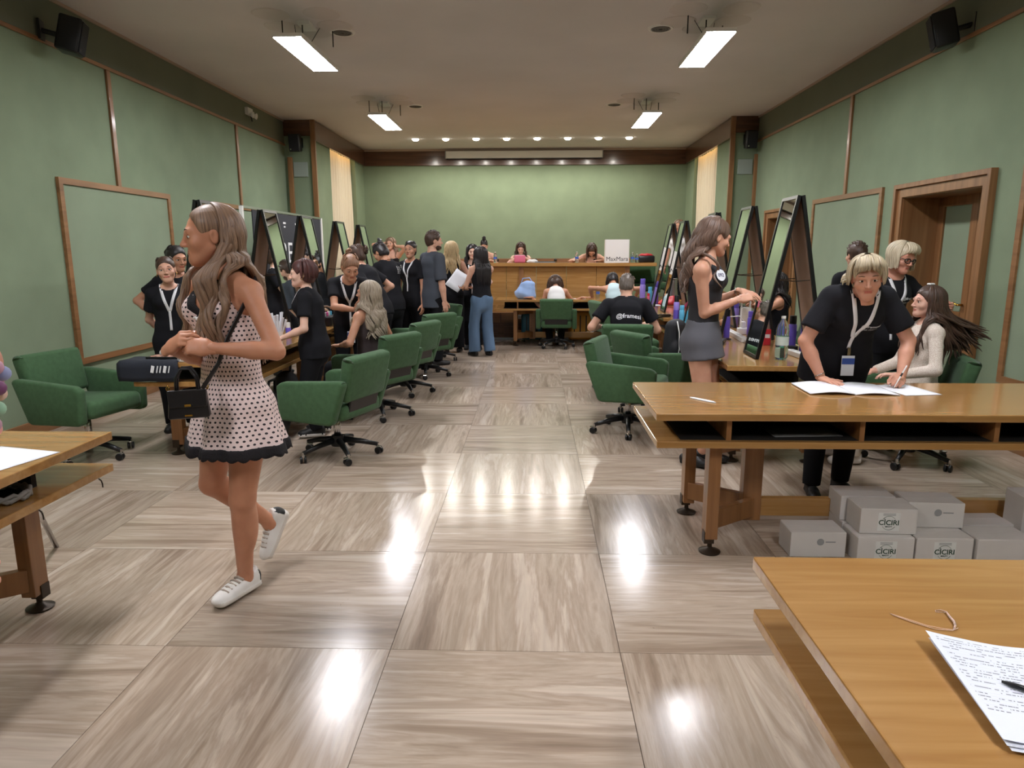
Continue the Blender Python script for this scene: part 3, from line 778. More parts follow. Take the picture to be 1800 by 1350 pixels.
# ---------- head template: chin..crown 0.225 m, centre at origin, face looks +Y
# material slots of a body: 0 skin, 1 lips, 2 eye white, 3 iris, 4 brow/lash, 5 nail
def sphere_vq(c, r, n=8, m=6):
    V = []; Q = []
    for i in range(m+1):
        th = math.pi*i/m
        for j in range(n):
            V.append((c[0]+r[0]*math.sin(th)*math.cos(2*math.pi*j/n), c[1]+r[1]*math.sin(th)*math.sin(2*math.pi*j/n), c[2]+r[2]*math.cos(th)))
    for i in range(m):
        for j in range(n): Q.append((i*n+j, (i+1)*n+j, (i+1)*n+(j+1) % n, i*n+(j+1) % n))
    return np.array(V), np.array(Q)
def tube_vq(P, R, n=6):
    P = np.array(P, float); V = []; Q = []; prev = None
    for i in range(len(P)):
        t = nrm(P[min(i+1, len(P)-1)]-P[max(i-1, 0)])
        u = np.cross(t, (0, 0, 1)) if prev is None else prev-t*(prev@t)
        if np.linalg.norm(u) < 1e-4: u = np.cross(t, (0, 1, 0))
        u = nrm(u); prev = u; v = np.cross(t, u)
        for k in range(n):
            a = 2*math.pi*k/n; V.append(P[i]+(u*math.cos(a)+v*math.sin(a))*R[i])
    for i in range(len(P)-1):
        for k in range(n): Q.append((i*n+k, i*n+(k+1) % n, (i+1)*n+(k+1) % n, (i+1)*n+k))
    return np.array(V), np.array(Q)
def merge(parts):
    Vs, Qs, Ms, o = [], [], [], 0
    for V, Q, m in parts:
        Vs.append(V); Qs.append(np.asarray(Q)+o); Ms.append(np.full(len(Q), m) if np.isscalar(m) else np.asarray(m)); o += len(V)
    return np.concatenate(Vs), np.concatenate(Qs), np.concatenate(Ms)

def make_head(male=False, res=0.0037, smile=False):
    f = Field((-0.095, -0.12, -0.16), (0.095, 0.125, 0.125), res)
    j = 1.10 if male else 1.0
    f.ell((0, -0.014, 0.030), (0.073, 0.093, 0.083), k=0.03)
    f.ell((0, 0.029, -0.028), (0.056*j, 0.059, 0.079), k=0.03)
    f.ell((0, 0.064, -0.090), (0.023*j, 0.024*j, 0.021), k=0.03)
    for s in (-1, 1):
        f.seg((s*0.046*j, -0.002, -0.048), (s*0.014*j, 0.062, -0.088), 0.014*j, 0.013, k=0.03)
        f.ell((s*0.040, 0.058, -0.026), (0.022, 0.020, 0.020), k=0.025)
    f.seg((-0.036, 0.077, 0.020), (0.036, 0.077, 0.020), 0.012*j, 0.012*j, k=0.02)
    for s in (-1, 1): f.ell((s*0.031, 0.097, 0.003), (0.017, 0.014, 0.0105), k=0.010, op='cut')
    f.seg((0, 0.084, 0.012), (0, 0.106*(1.02 if male else 1), -0.027), 0.0062, 0.0085, k=0.012)
    for s in (-1, 1): f.ell((s*0.010, 0.097, -0.031), (0.0075, 0.009, 0.0065), k=0.008)
    wm = 0.024 if not smile else 0.030
    f.ell((0, 0.0845, -0.0535), (wm, 0.006, 0.0042), k=0.006); f.ell((0, 0.0845, -0.0620), (wm*0.84, 0.0065, 0.0050), k=0.006)
    f.seg((-wm*0.9, 0.098, -0.0578), (wm*0.9, 0.098, -0.0578), 0.0035, 0.0035, k=0.004, op='cut')
    for s in (-1, 1):
        f.ell((s*0.073, -0.012, -0.004), (0.008, 0.017, 0.030), k=0.008)
        f.ell((s*0.081, -0.010, -0.002), (0.005, 0.009, 0.017), k=0.004, op='cut')
    f.seg((0, -0.024, -0.055), (0, -0.034, -0.155), (0.043 if not male else 0.054), (0.044 if not male else 0.056), k=0.025, fb=True)
    V, Q = f.mesh(); c = V[Q].mean(1)
    mi = np.zeros(len(Q), int)
    e1 = (c[:, 0]/(wm*0.95))**2+((c[:, 2]+0.0540)/0.0042)**2; e2 = (c[:, 0]/(wm*0.85))**2+((c[:, 2]+0.0618)/0.0048)**2
    mi[((e1 < 1) | (e2 < 1)) & (c[:, 1] > 0.07)] = 1
    parts = [(V, Q, mi)]
    for s in (-1, 1):
        parts.append((*sphere_vq((s*0.031, 0.0725, 0.003), (0.0150, 0.0120, 0.0080), 12, 8), 2))
        parts.append((*sphere_vq((s*0.031, 0.0722, 0.0108), (0.0165, 0.0134, 0.0070), 12, 8), 0)); parts.append((*sphere_vq((s*0.031, 0.0820, 0.0025), (0.0066, 0.0036, 0.0066), 10, 6), 3))
        xs = np.linspace(0.014, 0.052, 8)
        parts.append((*tube_vq([(s*x, 0.0880-0.10*(x-0.02)**1.0*0.42-6*(max(0, x-0.035))**2*3, 0.0255+0.0055*math.sin((x-0.014)/0.038*2.5)) for x in xs], [0.0012, 0.0024, 0.0028, 0.0028, 0.0026, 0.0022, 0.0016, 0.0008]), 4))
        xl = np.linspace(0.0165, 0.0475, 8)
        parts.append((*tube_vq([(s*x, 0.0845-abs(x-0.031)*0.36, 0.0085+0.0040*math.cos((x-0.031)/0.0155*1.45)) for x in xl], [0.0010, 0.0015, 0.0018, 0.0019, 0.0019, 0.0018, 0.0016, 0.001]), 4))
        parts.append((*tube_vq([(s*x, 0.0835-abs(x-0.031)*0.36, -0.0035-0.0030*math.cos((x-0.031)/0.0155*1.45)) for x in xl], [0.0005]*8), 4))
    return merge(parts)
HEADS = {'f': make_head(False), 'm': make_head(True), 's': make_head(False, smile=True)}
HEADS_FAR = {'f': make_head(False, 0.0056), 'm': make_head(True, 0.0056), 's': make_head(False, 0.0056, True)}

# ---------- hand template: right hand, wrist at origin, fingers +Y, palm faces -Z, thumb towards -X
def make_hand(curl, spread=0.0, thumb=(0.75, 0.62, -0.2), tcurl=20, res=0.0042, fcurl=None):
    f = Field((-0.10, -0.03, -0.10), (0.07, 0.21, 0.03), res)
    f.seg((0, -0.02, 0), (0, 0.02, 0), (0.026, 0.018), (0.030, 0.017), k=0.01)
    f.seg((0, 0.015, 0), (0, 0.078, 0), (0.032, 0.016), (0.037, 0.0125), k=0.012)
    f.ell((-0.022, 0.032, -0.010), (0.016, 0.026, 0.013), k=0.012); f.ell((0.020, 0.034, -0.009), (0.014, 0.026, 0.011), k=0.012)
    nails = []
    for i, (x, y, ln, r) in enumerate(((-0.0285, 0.082, 0.070, 0.0085), (-0.0095, 0.087, 0.079, 0.0088), (0.0098, 0.084, 0.073, 0.0084), (0.0275, 0.076, 0.057, 0.0074))):
        p = np.array([x, y, 0.0]); a = 0.0; sp = R_((x/0.0285)*8*(-1)*(-1))*spread
        cs = (fcurl[i] if fcurl else curl)
        for jn, (fr, cu) in enumerate(zip((0.46, 0.30, 0.24), cs)):
            a += R_(cu); d = np.array([math.sin(sp)*math.cos(a), math.cos(sp)*math.cos(a), -math.sin(a)])
            q = p+d*ln*fr; r0 = r*(1-0.10*jn); f.seg(p, q, r0, r0*0.9, k=0.0045 if jn else 0.008)
            if jn == 2: nails.append((q-d*0.003+np.array([0, math.sin(a), math.cos(a)])*r0*0.7, r0*0.75))
            p = q
    d = nrm((-thumb[0], thumb[1], thumb[2])); p = np.array([-0.024, 0.020, -0.006])
    ax = nrm(np.cross(d, (0, 0.3, -1)))
    for jn, (ln, r) in enumerate(((0.038, 0.0125), (0.032, 0.0100), (0.026, 0.0090))):
        q = p+d*ln; f.seg(p, q, r, r*0.9, k=0.007); 
        if jn == 2: nails.append((q+np.array([0, 0, 1])*r*0.6, r*0.75))
        p = q
        c, s = math.cos(R_(tcurl)), math.sin(R_(tcurl)); d = nrm(d*c+np.array([0.75, 0.55, -0.2])*s)
    V, Q = f.mesh(); c = V[Q].mean(1); mi = np.zeros(len(Q), int)
    for nc, nr in nails: mi[((c-nc)**2).sum(1) < (nr*0.95)**2] = 5
    return V, Q, mi
HANDS = {'relax': make_hand((18, 24, 16), 0.6), 'flat': make_hand((4, 5, 4), 1.6, (0.85, 0.5, -0.02), 4), 'fist': make_hand((62, 78, 46), 0, (0.45, 0.75, -0.45), 34),
         'pinch': make_hand(None, 0.4, (0.40, 0.80, -0.42), 16, fcurl=((46, 44, 22), (40, 40, 24), (46, 44, 26), (50, 46, 26))),
         'open': make_hand((12, 14, 10), 1.3, (0.75, 0.62, -0.2), 10)}

HANDS_FAR = {'relax': make_hand((18, 24, 16), 0.6, res=0.0062), 'flat': make_hand((4, 5, 4), 1.6, (0.85, 0.5, -0.02), 4, 0.0062), 'fist': make_hand((62, 78, 46), 0, (0.45, 0.75, -0.45), 34, 0.0062)}
HANDS_FAR['pinch'] = HANDS_FAR['relax']; HANDS_FAR['open'] = HANDS_FAR['flat']
# ---------- skin and hair materials
def skin(name, col):
    if name in MATS: return MATS[name]
    m, nt, b = nodes_of(name)
    n = nt.nodes.new('ShaderNodeTexNoise'); n.inputs['Scale'].default_value = 14; n.inputs['Detail'].default_value = 3
    tc = nt.nodes.new('ShaderNodeTexCoord'); nt.links.new(tc.outputs['Object'], n.inputs['Vector'])
    rp = nt.nodes.new('ShaderNodeValToRGB'); c = L(col)
    rp.color_ramp.elements[0].position = 0.3; rp.color_ramp.elements[0].color = (c[0]*0.93, c[1]*0.86, c[2]*0.84, 1)
    rp.color_ramp.elements[1].position = 0.7; rp.color_ramp.elements[1].color = (min(1, c[0]*1.04), c[1]*1.03, c[2]*1.02, 1)
    nt.links.new(n.outputs[0], rp.inputs[0]); nt.links.new(rp.outputs[0], b.inputs['Base Color'])
    b.inputs['Roughness'].default_value = 0.48; b.inputs['Specular IOR Level'].default_value = 0.35
    b.inputs['Subsurface Weight'].default_value = 0.12; b.inputs['Subsurface Radius'].default_value = (0.010, 0.004, 0.002); b.inputs['Subsurface Scale'].default_value = 0.6
    MATS[name] = m; return m
def hairmat(name, dark, light, rough=0.42):
    """strands: streaks along the lock (UV v), a shade per lock (UV u)"""
    if name in MATS: return MATS[name]
    m, nt, b = nodes_of(name)
    uv = nt.nodes.new('ShaderNodeUVMap'); mp = nt.nodes.new('ShaderNodeMapping'); mp.inputs['Scale'].default_value = (55, 1.6, 1)
    nt.links.new(uv.outputs[0], mp.inputs['Vector'])
    n = nt.nodes.new('ShaderNodeTexNoise'); n.inputs['Scale'].default_value = 1.0; n.inputs['Detail'].default_value = 3
    nt.links.new(mp.outputs[0], n.inputs['Vector'])
    rp = nt.nodes.new('ShaderNodeValToRGB'); rp.color_ramp.elements[0].position = 0.33; rp.color_ramp.elements[0].color = L(dark)
    rp.color_ramp.elements[1].position = 0.68; rp.color_ramp.elements[1].color = L(light)
    nt.links.new(n.outputs[0], rp.inputs[0]); nt.links.new(rp.outputs[0], b.inputs['Base Color'])
    b.inputs['Roughness'].default_value = rough; b.inputs['Specular IOR Level'].default_value = 0.45
    bp = nt.nodes.new('ShaderNodeBump'); bp.inputs['Strength'].default_value = 0.35; bp.inputs['Distance'].default_value = 0.003
    nt.links.new(n.outputs[0], bp.inputs['Height']); nt.links.new(bp.outputs[0], b.inputs['Normal'])
    MATS[name] = m; return m
M_lip = {}
M_eye = mat('eye_white', (226, 220, 214), 0.25); M_iris = mat('eye_iris', (46, 34, 26), 0.15); M_nail = mat('nail', (222, 176, 160), 0.25)

def ik(a, t, l1, l2, pole):
    a = np.array(a, float); t = np.array(t, float); d = t-a; D = np.linalg.norm(d)
    D2 = min(D, (l1+l2)*0.998); n = d/(D or 1); t = a+n*D2
    x = (l1*l1-l2*l2+D2*D2)/(2*D2); h = math.sqrt(max(0, l1*l1-x*x))
    p = np.array(pole, float); p = p-n*(p@n); p = nrm(p)
    return a+n*x+p*h, t

def basis(fdir, pn):
    """columns: right, fingers, up(back of hand) for palm normal pn"""
    y = nrm(fdir); z = -np.array(pn, float); z = nrm(z-y*(y@z)); x = np.cross(y, z)
    return np.stack([x, y, z], 1)

HAIR_SEED = [0]
def hair_locks(spec, HM, hs, parent, m, torso_push=None):
    """hair as a fitted cap plus many tapering locks. spec: style, length, wave, n, part, spread"""
    rng = np.random.default_rng(100+HAIR_SEED[0]); HAIR_SEED[0] += 1
    st = spec.get('style', 'long'); parts = []
    Rm, T = HM                       # head frame (3x3, scaled) and centre
    to = lambda P: np.asarray(P) @ Rm.T+T
    # cap
    f = Field((-0.115, -0.14, -0.13), (0.115, 0.125, 0.16), 0.0085 if spec.get('far') else 0.006)
    vol = spec.get('vol', 0.010)
    f.ell((0, -0.016, 0.034), (0.073+vol, 0.093+vol, 0.083+vol), k=0.01)
    if st != 'short': f.ell((0, -0.045, -0.03), (0.066+vol, 0.062+vol, 0.07), k=0.03)
    else: f.ell((0, -0.045, -0.025), (0.064, 0.062, 0.055), k=0.03)
    hl = spec.get('hairline', 0.058)
    f.ell((0, 0.095, -0.045), (0.098, 0.080, 0.050+hl), k=0.008, op='cut')
    f.ell((0, 0.110, 0.02), (0.058, 0.05, hl), k=0.01, op='cut')
    for s in (-1, 1):
        f.ell((s*0.090, 0.008, -0.022), (0.032, 0.040 if spec.get('ear', True) else 0.03, 0.046), k=0.01, op='cut')
    f.seg((0, -0.02, -0.07), (0, -0.035, -0.2), 0.058, 0.058, k=0.01, op='cut')
    if st == 'short': f.wrinkle(0.0022, 130, 1.0, 1.0)
    else: f.wrinkle(0.0012, 160, 2.0, 0.15)
    V, Q = f.mesh()
    ang = np.arctan2(V[:, 0], -V[:, 1]+0.02)
    uvc = np.stack([ang*0.35, np.hypot(V[:, 0], V[:, 1])*3+V[:, 2]*4], 1)
    parts.append((to(V), Q, 0)); uvs = [uvc]
    def addlock(P, R, n=6, flat=0.55):
        if spec.get('far'): n = 4
        P = np.asarray(P, float)
        V, Q = tube_vq(P, R, n)
        u0 = rng.uniform(0, 40); k = np.tile(np.arange(n)/n, len(P))*0.25+u0; v = np.repeat(np.cumsum(np.r_[0, np.linalg.norm(np.diff(P, axis=0), axis=1)]), n)*8
        parts.append((V, Q, 0)); uvs.append(np.stack([k, v], 1))
    up = np.array([0, 0, 1.0])
    if st in ('long', 'bob', 'curly'):
        ln = spec.get('length', 0.45); wv = spec.get('wave', 0.0); N = spec.get('n', 90); fr = spec.get('freq', 16.0)
        amax = R_(spec.get('amax', 118)); dir_blow = spec.get('blow')
        for i in range(N):
            a = rng.uniform(-amax, amax)                    # 0 = back of head
            if spec.get('fringe') and i % 6 == 0: continue
            lay = rng.uniform(0, 1)
            ea = 0.073+vol+0.004+0.010*lay; eb = 0.093+vol+0.004+0.010*lay; ec = 0.083+vol+0.003
            P = []
            # on the skull: from the parting at the top round to ear level
            for t in np.linspace(0.12, 1.0, 7):
                el = math.pi/2*(1-t)
                x = ea*math.sin(a)*math.cos(el); y = -0.016-eb*math.cos(a)*math.cos(el); z = 0.034+ec*math.sin(el)*1.02
                P.append((x+spec.get('part', 0.0)*(1-t)*0.05, y, z))
            W = to(P); p = W[-1].copy(); out = to([(math.sin(a), -math.cos(a), 0)])[0]-T; out = nrm(out*np.array([1, 1, 0.2]))
            path = [w for w in W]; L_ = ln*rng.uniform(0.82, 1.05)*(1.0 if abs(a) < 1.7 else spec.get('front_len', 0.92)); ph = rng.uniform(0, 6.28) if st == 'curly' else rng.uniform(0, 1.6)+3*a
            ns = max(7, int(L_/(0.030 if spec.get('far') else 0.021))); stp = L_/ns; tofront = abs(a) > R_(42) and rng.uniform() < spec.get('front', 0.0); blw = rng.uniform(0.35, 1.05); blz = rng.uniform(-0.35, 0.35); side = nrm(np.cross(up, out))
            for k in range(ns):
                t = (k+1)/ns
                d = -up+out*(0.10 if k < 2 else (-0.10 if t < 0.45 else 0.02))
                if tofront and 0.07 < t*L_ < 0.26: d = d+torso_push.fr*0.9
                elif spec.get('back') and t*L_ < 0.2: d = d-torso_push.fr*spec['back']
                if dir_blow is not None and (abs(a) < 1.0 or i % 3 == 0): d = -up*(1.1-blw*min(1, t*1.8))+np.array(dir_blow[:3])*min(1, t*2.2)*blw+side*blz*t
                p = p+nrm(d)*stp
                if torso_push is not None: p = torso_push(p)
                w_ = wv*(0.25+t)*math.sin(fr*L_*t*2+ph)
                q = p+side*w_+out*wv*0.8*(0.25+t)*math.cos(fr*L_*t*2+ph)
                path.append(q)
            rr = np.concatenate([np.linspace(0.005, 0.011, 6), np.linspace(0.0115, 0.011, len(path)-6)*np.r_[np.ones(max(0, len(path)-6-5)), np.linspace(1, 0.2, min(5, len(path)-6))]])*spec.get('thick', 1.0)
            addlock(path, rr[:len(path)], 6)
        if spec.get('fringe'):
            for i in range(26):
                x = rng.uniform(-0.062, 0.062); P = []
                for t in np.linspace(0, 1, 8):
                    y = 0.02+0.075*math.sin(t*1.9)*(1-(x/0.11)**2); z = 0.122+vol-0.085*t**1.6*spec['fringe']; P.append((x*(0.75+0.45*t), y+vol-0.010*(1-min(1, spec['fringe'])), z-abs(x)*0.15))
                addlock(to(P), np.array([0.005, 0.009, 0.010, 0.010, 0.009, 0.008, 0.006, 0.002]))
    if st in ('bun', 'updo', 'pony'):
        for i in range(46):                                 # slicked strands towards the knot
            a = rng.uniform(-2.0, 2.0); P = []
            kx, ky, kz = spec.get('knot', (0, -0.125, 0.03)); r0 = vol
            for t in np.linspace(0, 1, 8):
                el = 1.15*(1-t)-0.1
                x = (0.075+r0)*math.sin(a)*math.cos(el*0.9); y = -0.014-(0.095+r0)*math.cos(a)*math.cos(el*0.9); z = 0.034+(0.085+r0)*math.sin(el)
                P.append(np.array([x, y, z])*(1-t**3)+np.array([kx, ky, kz])*t**3)
            addlock(to(P), np.full(8, 0.0065))
        kx, ky, kz = spec.get('knot', (0, -0.125, 0.03)); kr = spec.get('kr', 0.034)
        for i in range(4):
            P = []; R = []
            for t in np.linspace(0, 1, 16):
                b = t*2*math.pi*1.1+i*1.6; rr = kr*(0.75 if i % 2 else 0.5)
                P.append((kx+rr*math.cos(b), ky-0.006*i+rr*0.35*math.sin(b*2), kz+rr*math.sin(b)+0.012*(i-1.5))); R.append(kr*0.52)
            addlock(to(P), np.array(R), 8)
        if st == 'pony':
            for i in range(22):
                p = to([(kx, ky, kz)])[0]; path = [p]; o2 = np.array([rng.uniform(-1, 1), rng.uniform(-1, 1), 0])*0.3
                for k in range(10):
                    p = p+nrm(-up+o2*(0.6 if k < 3 else 0.0)+(nrm(to([(0, -1, 0)])[0]-T)*(0.5 if k < 2 else 0)))*spec.get('length', 0.3)/10; path.append(p)
                addlock(path, np.r_[np.full(8, 0.010), 0.007, 0.004, 0.002])
    if st == 'short':
        for i in range(70):                                 # short tufts over the crown
            a = rng.uniform(-math.pi, math.pi); el = rng.uniform(0.35, 1.5); 
            n = np.array([math.sin(a)*math.cos(el), -math.cos(a)*math.cos(el), math.sin(el)])
            b0 = np.array([0, -0.016, 0.034])+n*np.array([0.073+vol, 0.093+vol, 0.083+vol])*0.97
            if b0[1] > 0.06 and b0[2] < 0.09: continue
            d = nrm(n*0.5+np.array([0.2, 0.6, 0.1])); addlock(to([b0, b0+d*0.014, b0+d*0.026]), [0.008, 0.006, 0.001], 5)
    V, Q, mi = merge(parts)
    return np_mesh('hair', V, Q, [m], parent, uv=np.concatenate(uvs))

PEOPLE = []
def person(label, loc, face, H, sp):
    """builds one figure. loc=(x,y,z of the floor under it), face=heading in degrees (0 looks +Y), H=standing height.
    sp: dict of pose and clothing; positions in the figure's own frame (x right, y front, z up), metres"""
    root = empty('person', loc, R_(face)); tag(root, label, 'person')
    g = sp.get; res = g('res', 0.013); fat = g('fat', 1.0); male = g('male', False)
    # ---- skeleton
    hipz = g('hip', 0.515*H); hip = np.array([g('hx', 0.0), g('hy', 0.0), hipz])
    lean, side, twist = R_(g('lean', 2)), R_(g('side', 0)), R_(g('twist', 0))
    A1 = RY(side*0.5) @ RX(-lean*0.6); A2 = RY(side) @ RX(-lean) @ RZ(twist)
    up1, up2 = A1[:, 2], A2[:, 2]; rt2 = A2[:, 0]; fr2 = A2[:, 1]
    rt1 = (RZ(twist*0.3) @ np.array([1.0, 0, 0]))
    waist = hip+up1*0.095*H; rib = waist+(up1*0.4+up2*0.6)*0.085*H; chest = rib+up2*0.07*H; shl = chest+up2*0.05*H
    neck0 = shl+up2*0.022*H
    hy, hp, hr = R_(g('hyaw', 0)), R_(g('hpitch', 0)), R_(g('hroll', 0))
    HR = RZ(hy) @ RX(-hp) @ RY(hr)       # head frame in the figure's own frame; hpitch>0 looks down
    hs = 0.132*H/0.225*g('headk', 1.0); 
    nk = neck0+nrm(up2*0.7+HR[:, 2]*0.5)*0.036*H
    hc = nk+HR @ np.array([0, 0.026, 0.088])*hs+np.array(g('hoff', (0, 0, 0)), float)
    sw = (0.113 if male else 0.093)*H*g('shw', 1.0)
    S = {}; E = {}; W = {}; HB = {}
    RI = RZ(-R_(face)); L0_ = np.array(loc, float)
    for key in ('armL', 'armR', 'legL', 'legR'):
        d_ = sp.get(key)
        if d_:
            for a_, b_ in (('W', 'w'), ('A', 'a')):
                if a_ in d_: d_[b_] = RI @ (np.array(d_[a_], float)-L0_)
            for a_, b_ in (('F', 'f'), ('P', 'p'), ('POLE', 'pole'), ('TOE', 'toe')):
                if a_ in d_: d_[b_] = RI @ np.array(d_[a_], float)
    lu, lf = 0.168*H, 0.142*H
    shrug = g('shrug', (0, 0))
    for sd, key in ((-1, 'L'), (1, 'R')):
        S[key] = shl+rt2*sd*sw+up2*(-0.020*H+shrug[0 if sd < 0 else 1])
        arm = g('arm'+key, {})
        if 'w' in arm: tgt = np.array(arm['w'], float)
        else: tgt = S[key]+rt2*sd*0.045*H+np.array([0, 0.03*H, -(lu+lf)*0.985])
        pole = arm.get('pole', (sd*0.6, -1.0, -0.3))
        E[key], W[key] = ik(S[key], tgt, lu, lf, pole)
        fd = arm.get('f'); fd = nrm(W[key]-E[key]) if fd is None else nrm(fd)
        pn = arm.get('p', (-sd, 0, 0)); HB[key] = basis(fd, pn)
    HJ, K, A = {}, {}, {}
    lt, ls = 0.237*H, 0.231*H
    for sd, key in ((-1, 'L'), (1, 'R')):
        HJ[key] = hip+rt1*sd*0.052*H*g('hipk', 1.0)+np.array([0, 0, -0.005*H])
        leg = g('leg'+key, {})
        tgt = np.array(leg.get('a', (sd*0.055*H, 0.0, 0.047*H)), float)
        K[key], A[key] = ik(HJ[key], tgt, lt, ls, leg.get('pole', (sd*0.08, 1, 0)))
    fdir = {k: np.array(g('leg'+k, {}).get('toe', (sd*0.15, 1, 0)), float) for sd, k in ((-1, 'L'), (1, 'R'))}
    # torso sections: (centre, half width, half depth, right axis)
    bw = 0.94 if not male else 1.0
    sec = [(hip-up1*0.040*H, 0.082*H*fat, 0.062*H*fat, rt1), (hip+up1*0.012*H, 0.096*H*fat*g('hipk', 1.0), 0.066*H*fat, rt1), (waist, 0.071*H*fat*(1.12 if male else 1.0)*g('waistk', 1.0), 0.051*H*fat, rt1*0.5+rt2*0.5),
           (rib, 0.083*H*fat*bw, 0.058*H*fat, rt2), (chest, 0.090*H*fat**0.5*bw, 0.063*H*fat, rt2), (shl, 0.064*H*fat**0.3, 0.040*H*fat**0.5, rt2)]
    bust = g('bust', 0.0 if male else 1.0)
    BU = [(chest+rt2*sd*0.043*H+fr2*0.043*H*fat-up2*0.012*H, 0.033*H*(0.75+0.25*bust)) for sd in (-1, 1)] if bust else []
    arms = [np.array(x) for k in 'LR' for x in (S[k], E[k], W[k])]; legs = [K[k] for k in 'LR']+[A[k] for k in 'LR']
    pts = np.array(arms+legs+[c[0] for c in sec]+[nk]); lo, hi = pts.min(0)-0.17*H*0.6, pts.max(0)+0.17*H*0.6
    def torso(F, inf=0.0, i0=0, i1=5, k=0.03, flat0=False):
        for i in range(i0, i1):
            (a, wa, da, ra), (b, wb, db, rb) = sec[i], sec[i+1]
            F.seg(a, b, (wa+inf, da+inf), (wb+inf, db+inf), ra+rb, k=k, fa=(flat0 and i == i0))
        for c, r in BU: F.ell(c, (r+inf*0.8,)*3, k=0.03)
    ra_ = (0.0280 if male else 0.0240)*H*g('armk', 1.0)
    bare_leg = g('bare_legs', False)
    # ---- body
    F = Field(lo, hi, res)
    if g('vis_torso', True): torso(F, -0.004)
    F.seg(shl-up2*0.01*H, hc-HR[:, 2]*0.03*H-HR[:, 1]*0.014*H, 0.031*H*(1.2 if male else 1), 0.0265*H*(1.22 if male else 1), k=0.03)
    for sd, k in ((-1, 'L'), (1, 'R')):
        F.seg(shl+rt2*sd*0.035*H+up2*0.006*H, S[k], 0.026*H, 0.027*H, k=0.03); F.ell(S[k]-rt2*sd*0.004*H, (0.0280*H*g('armk', 1.0),)*3, k=0.03)
        F.seg(S[k], E[k], ra_*1.10, ra_*0.86, k=0.02)
        F.seg(E[k], E[k]+(W[k]-E[k])*0.35, ra_*0.86, ra_*0.90, k=0.014); F.seg(E[k]+(W[k]-E[k])*0.35, W[k], ra_*0.90, ra_*0.56, k=0.014)
        lk = g('legk', 1.0)
        if bare_leg:
            F.seg(HJ[k]-np.array([0, 0, 0.01*H]), K[k], 0.050*H*lk, 0.031*H*lk, k=0.03)
            F.seg(K[k], A[k], 0.0305*H*lk, 0.019*H, k=0.02)
            d = A[k]-K[k]; bk = nrm(np.cross(d, np.cross(nrm(K[k]-HJ[k]+1e-3*fdir[k])*0+fdir[k], d)))
            F.ell(K[k]+d*0.30-bk*0.012*H, (0.027*H*lk, 0.027*H*lk, 0.075*H), None if abs(nrm(d)[2]) > 0.9 else basis(nrm(np.cross(d, (1, 0, 0))), -nrm(d)), k=0.03)
            F.ell(A[k]+np.array([0, 0, -0.008*H]), (0.020*H, 0.022*H, 0.022*H), k=0.02)
    V, Q = F.mesh(); parts = [(V, Q, 0)]
    hV, hQ, hM = (HEADS_FAR if res >= 0.014 else HEADS)['m' if male else ('s' if g('smile') else 'f')]
    parts.append((hV*hs @ HR.T+hc, hQ, hM))
    for sd, k in ((-1, 'L'), (1, 'R')):
        if g('arm'+k, {}).get('hide'): continue
        pose = g('arm'+k, {}).get('h', 'relax')
        tV, tQ, tM = (HANDS_FAR if res >= 0.014 else HANDS)[pose]; tV = tV.copy(); tQ2 = tQ
        if sd < 0: tV[:, 0] *= -1; tQ2 = tQ[:, ::-1]
        hk = 0.104*H/0.185*(1.06 if male else 0.98)
        parts.append((tV*hk @ HB[k].T+W[k], tQ2, tM))
    V, Q, mi = merge(parts)
    sk = g('skin', (205, 158, 132)); sm = skin('skin_%d_%d_%d' % sk, sk)
    lc = tuple(int(v) for v in g('lip', (sk[0]*0.88, sk[1]*0.66, sk[2]*0.66)))
    bm_ = mat('brow_%d_%d_%d' % g('brow', (52, 38, 30)), g('brow', (52, 38, 30)), 0.7)
    body = np_mesh('body', V, Q, [sm, mat('lips_%d_%d_%d' % lc, lc, 0.35), M_eye, M_iris, bm_, M_nail], root, mi)
    # push hair off the torso
    cs = np.array([c[0] for c in sec]); ws = np.array([max(c[1], c[2]*1.0) for c in sec])
    def push(p):
        for (c, w_, d_, r_) in sec[2:]:
            q = p-c
            if abs(q @ up2) < 0.06*H:
                e = q @ rt2; gq = q @ fr2; rho = math.sqrt((e/(w_+0.016))**2+(gq/(d_+0.022))**2)
                if rho < 1 and rho > 1e-4:
                    p = c+up2*(q @ up2)+(rt2*e+fr2*gq)/rho
        for c, r in BU:
            q = p-c; dd = np.linalg.norm(q)
            if dd < r+0.022: p = c+q/(dd or 1)*(r+0.022)
        q = p-shl; e = q @ rt2; gq = q @ fr2; zq = q @ up2
        if zq < 0.035*H:                       # let hair fall before or behind the shoulders
            lim = 0.066*H
            if abs(e) > lim: p = p-rt2*(e-math.copysign(lim, e))*0.5
            if gq > 0.02*H and abs(e) < 0.036*H: p = p+rt2*(math.copysign(0.036*H, e)-e)*0.5
            if abs(e) > 0.035*H and zq > -0.09*H:
                t_ = 0.048*H
                if abs(gq) < t_: p = p+fr2*(math.copysign(t_, gq+0.004)-gq)*0.6
        return p
    push.fr = fr2
    info = dict(root=root, body=body, S=S, E=E, W=W, HB=HB, hc=hc, HR=HR, hs=hs, sec=sec, chest=chest, rt=rt2, fr=fr2, up=up2, A=A, K=K, HJ=HJ, H=H, hip=hip, waist=waist, neck=neck0, rib=rib, shl=shl)
    if g('hair'):
        g('hair')['far'] = res >= 0.014
        info['hair'] = hair_locks(g('hair'), (HR*hs, hc), hs, root, g('hair')['m'], push)
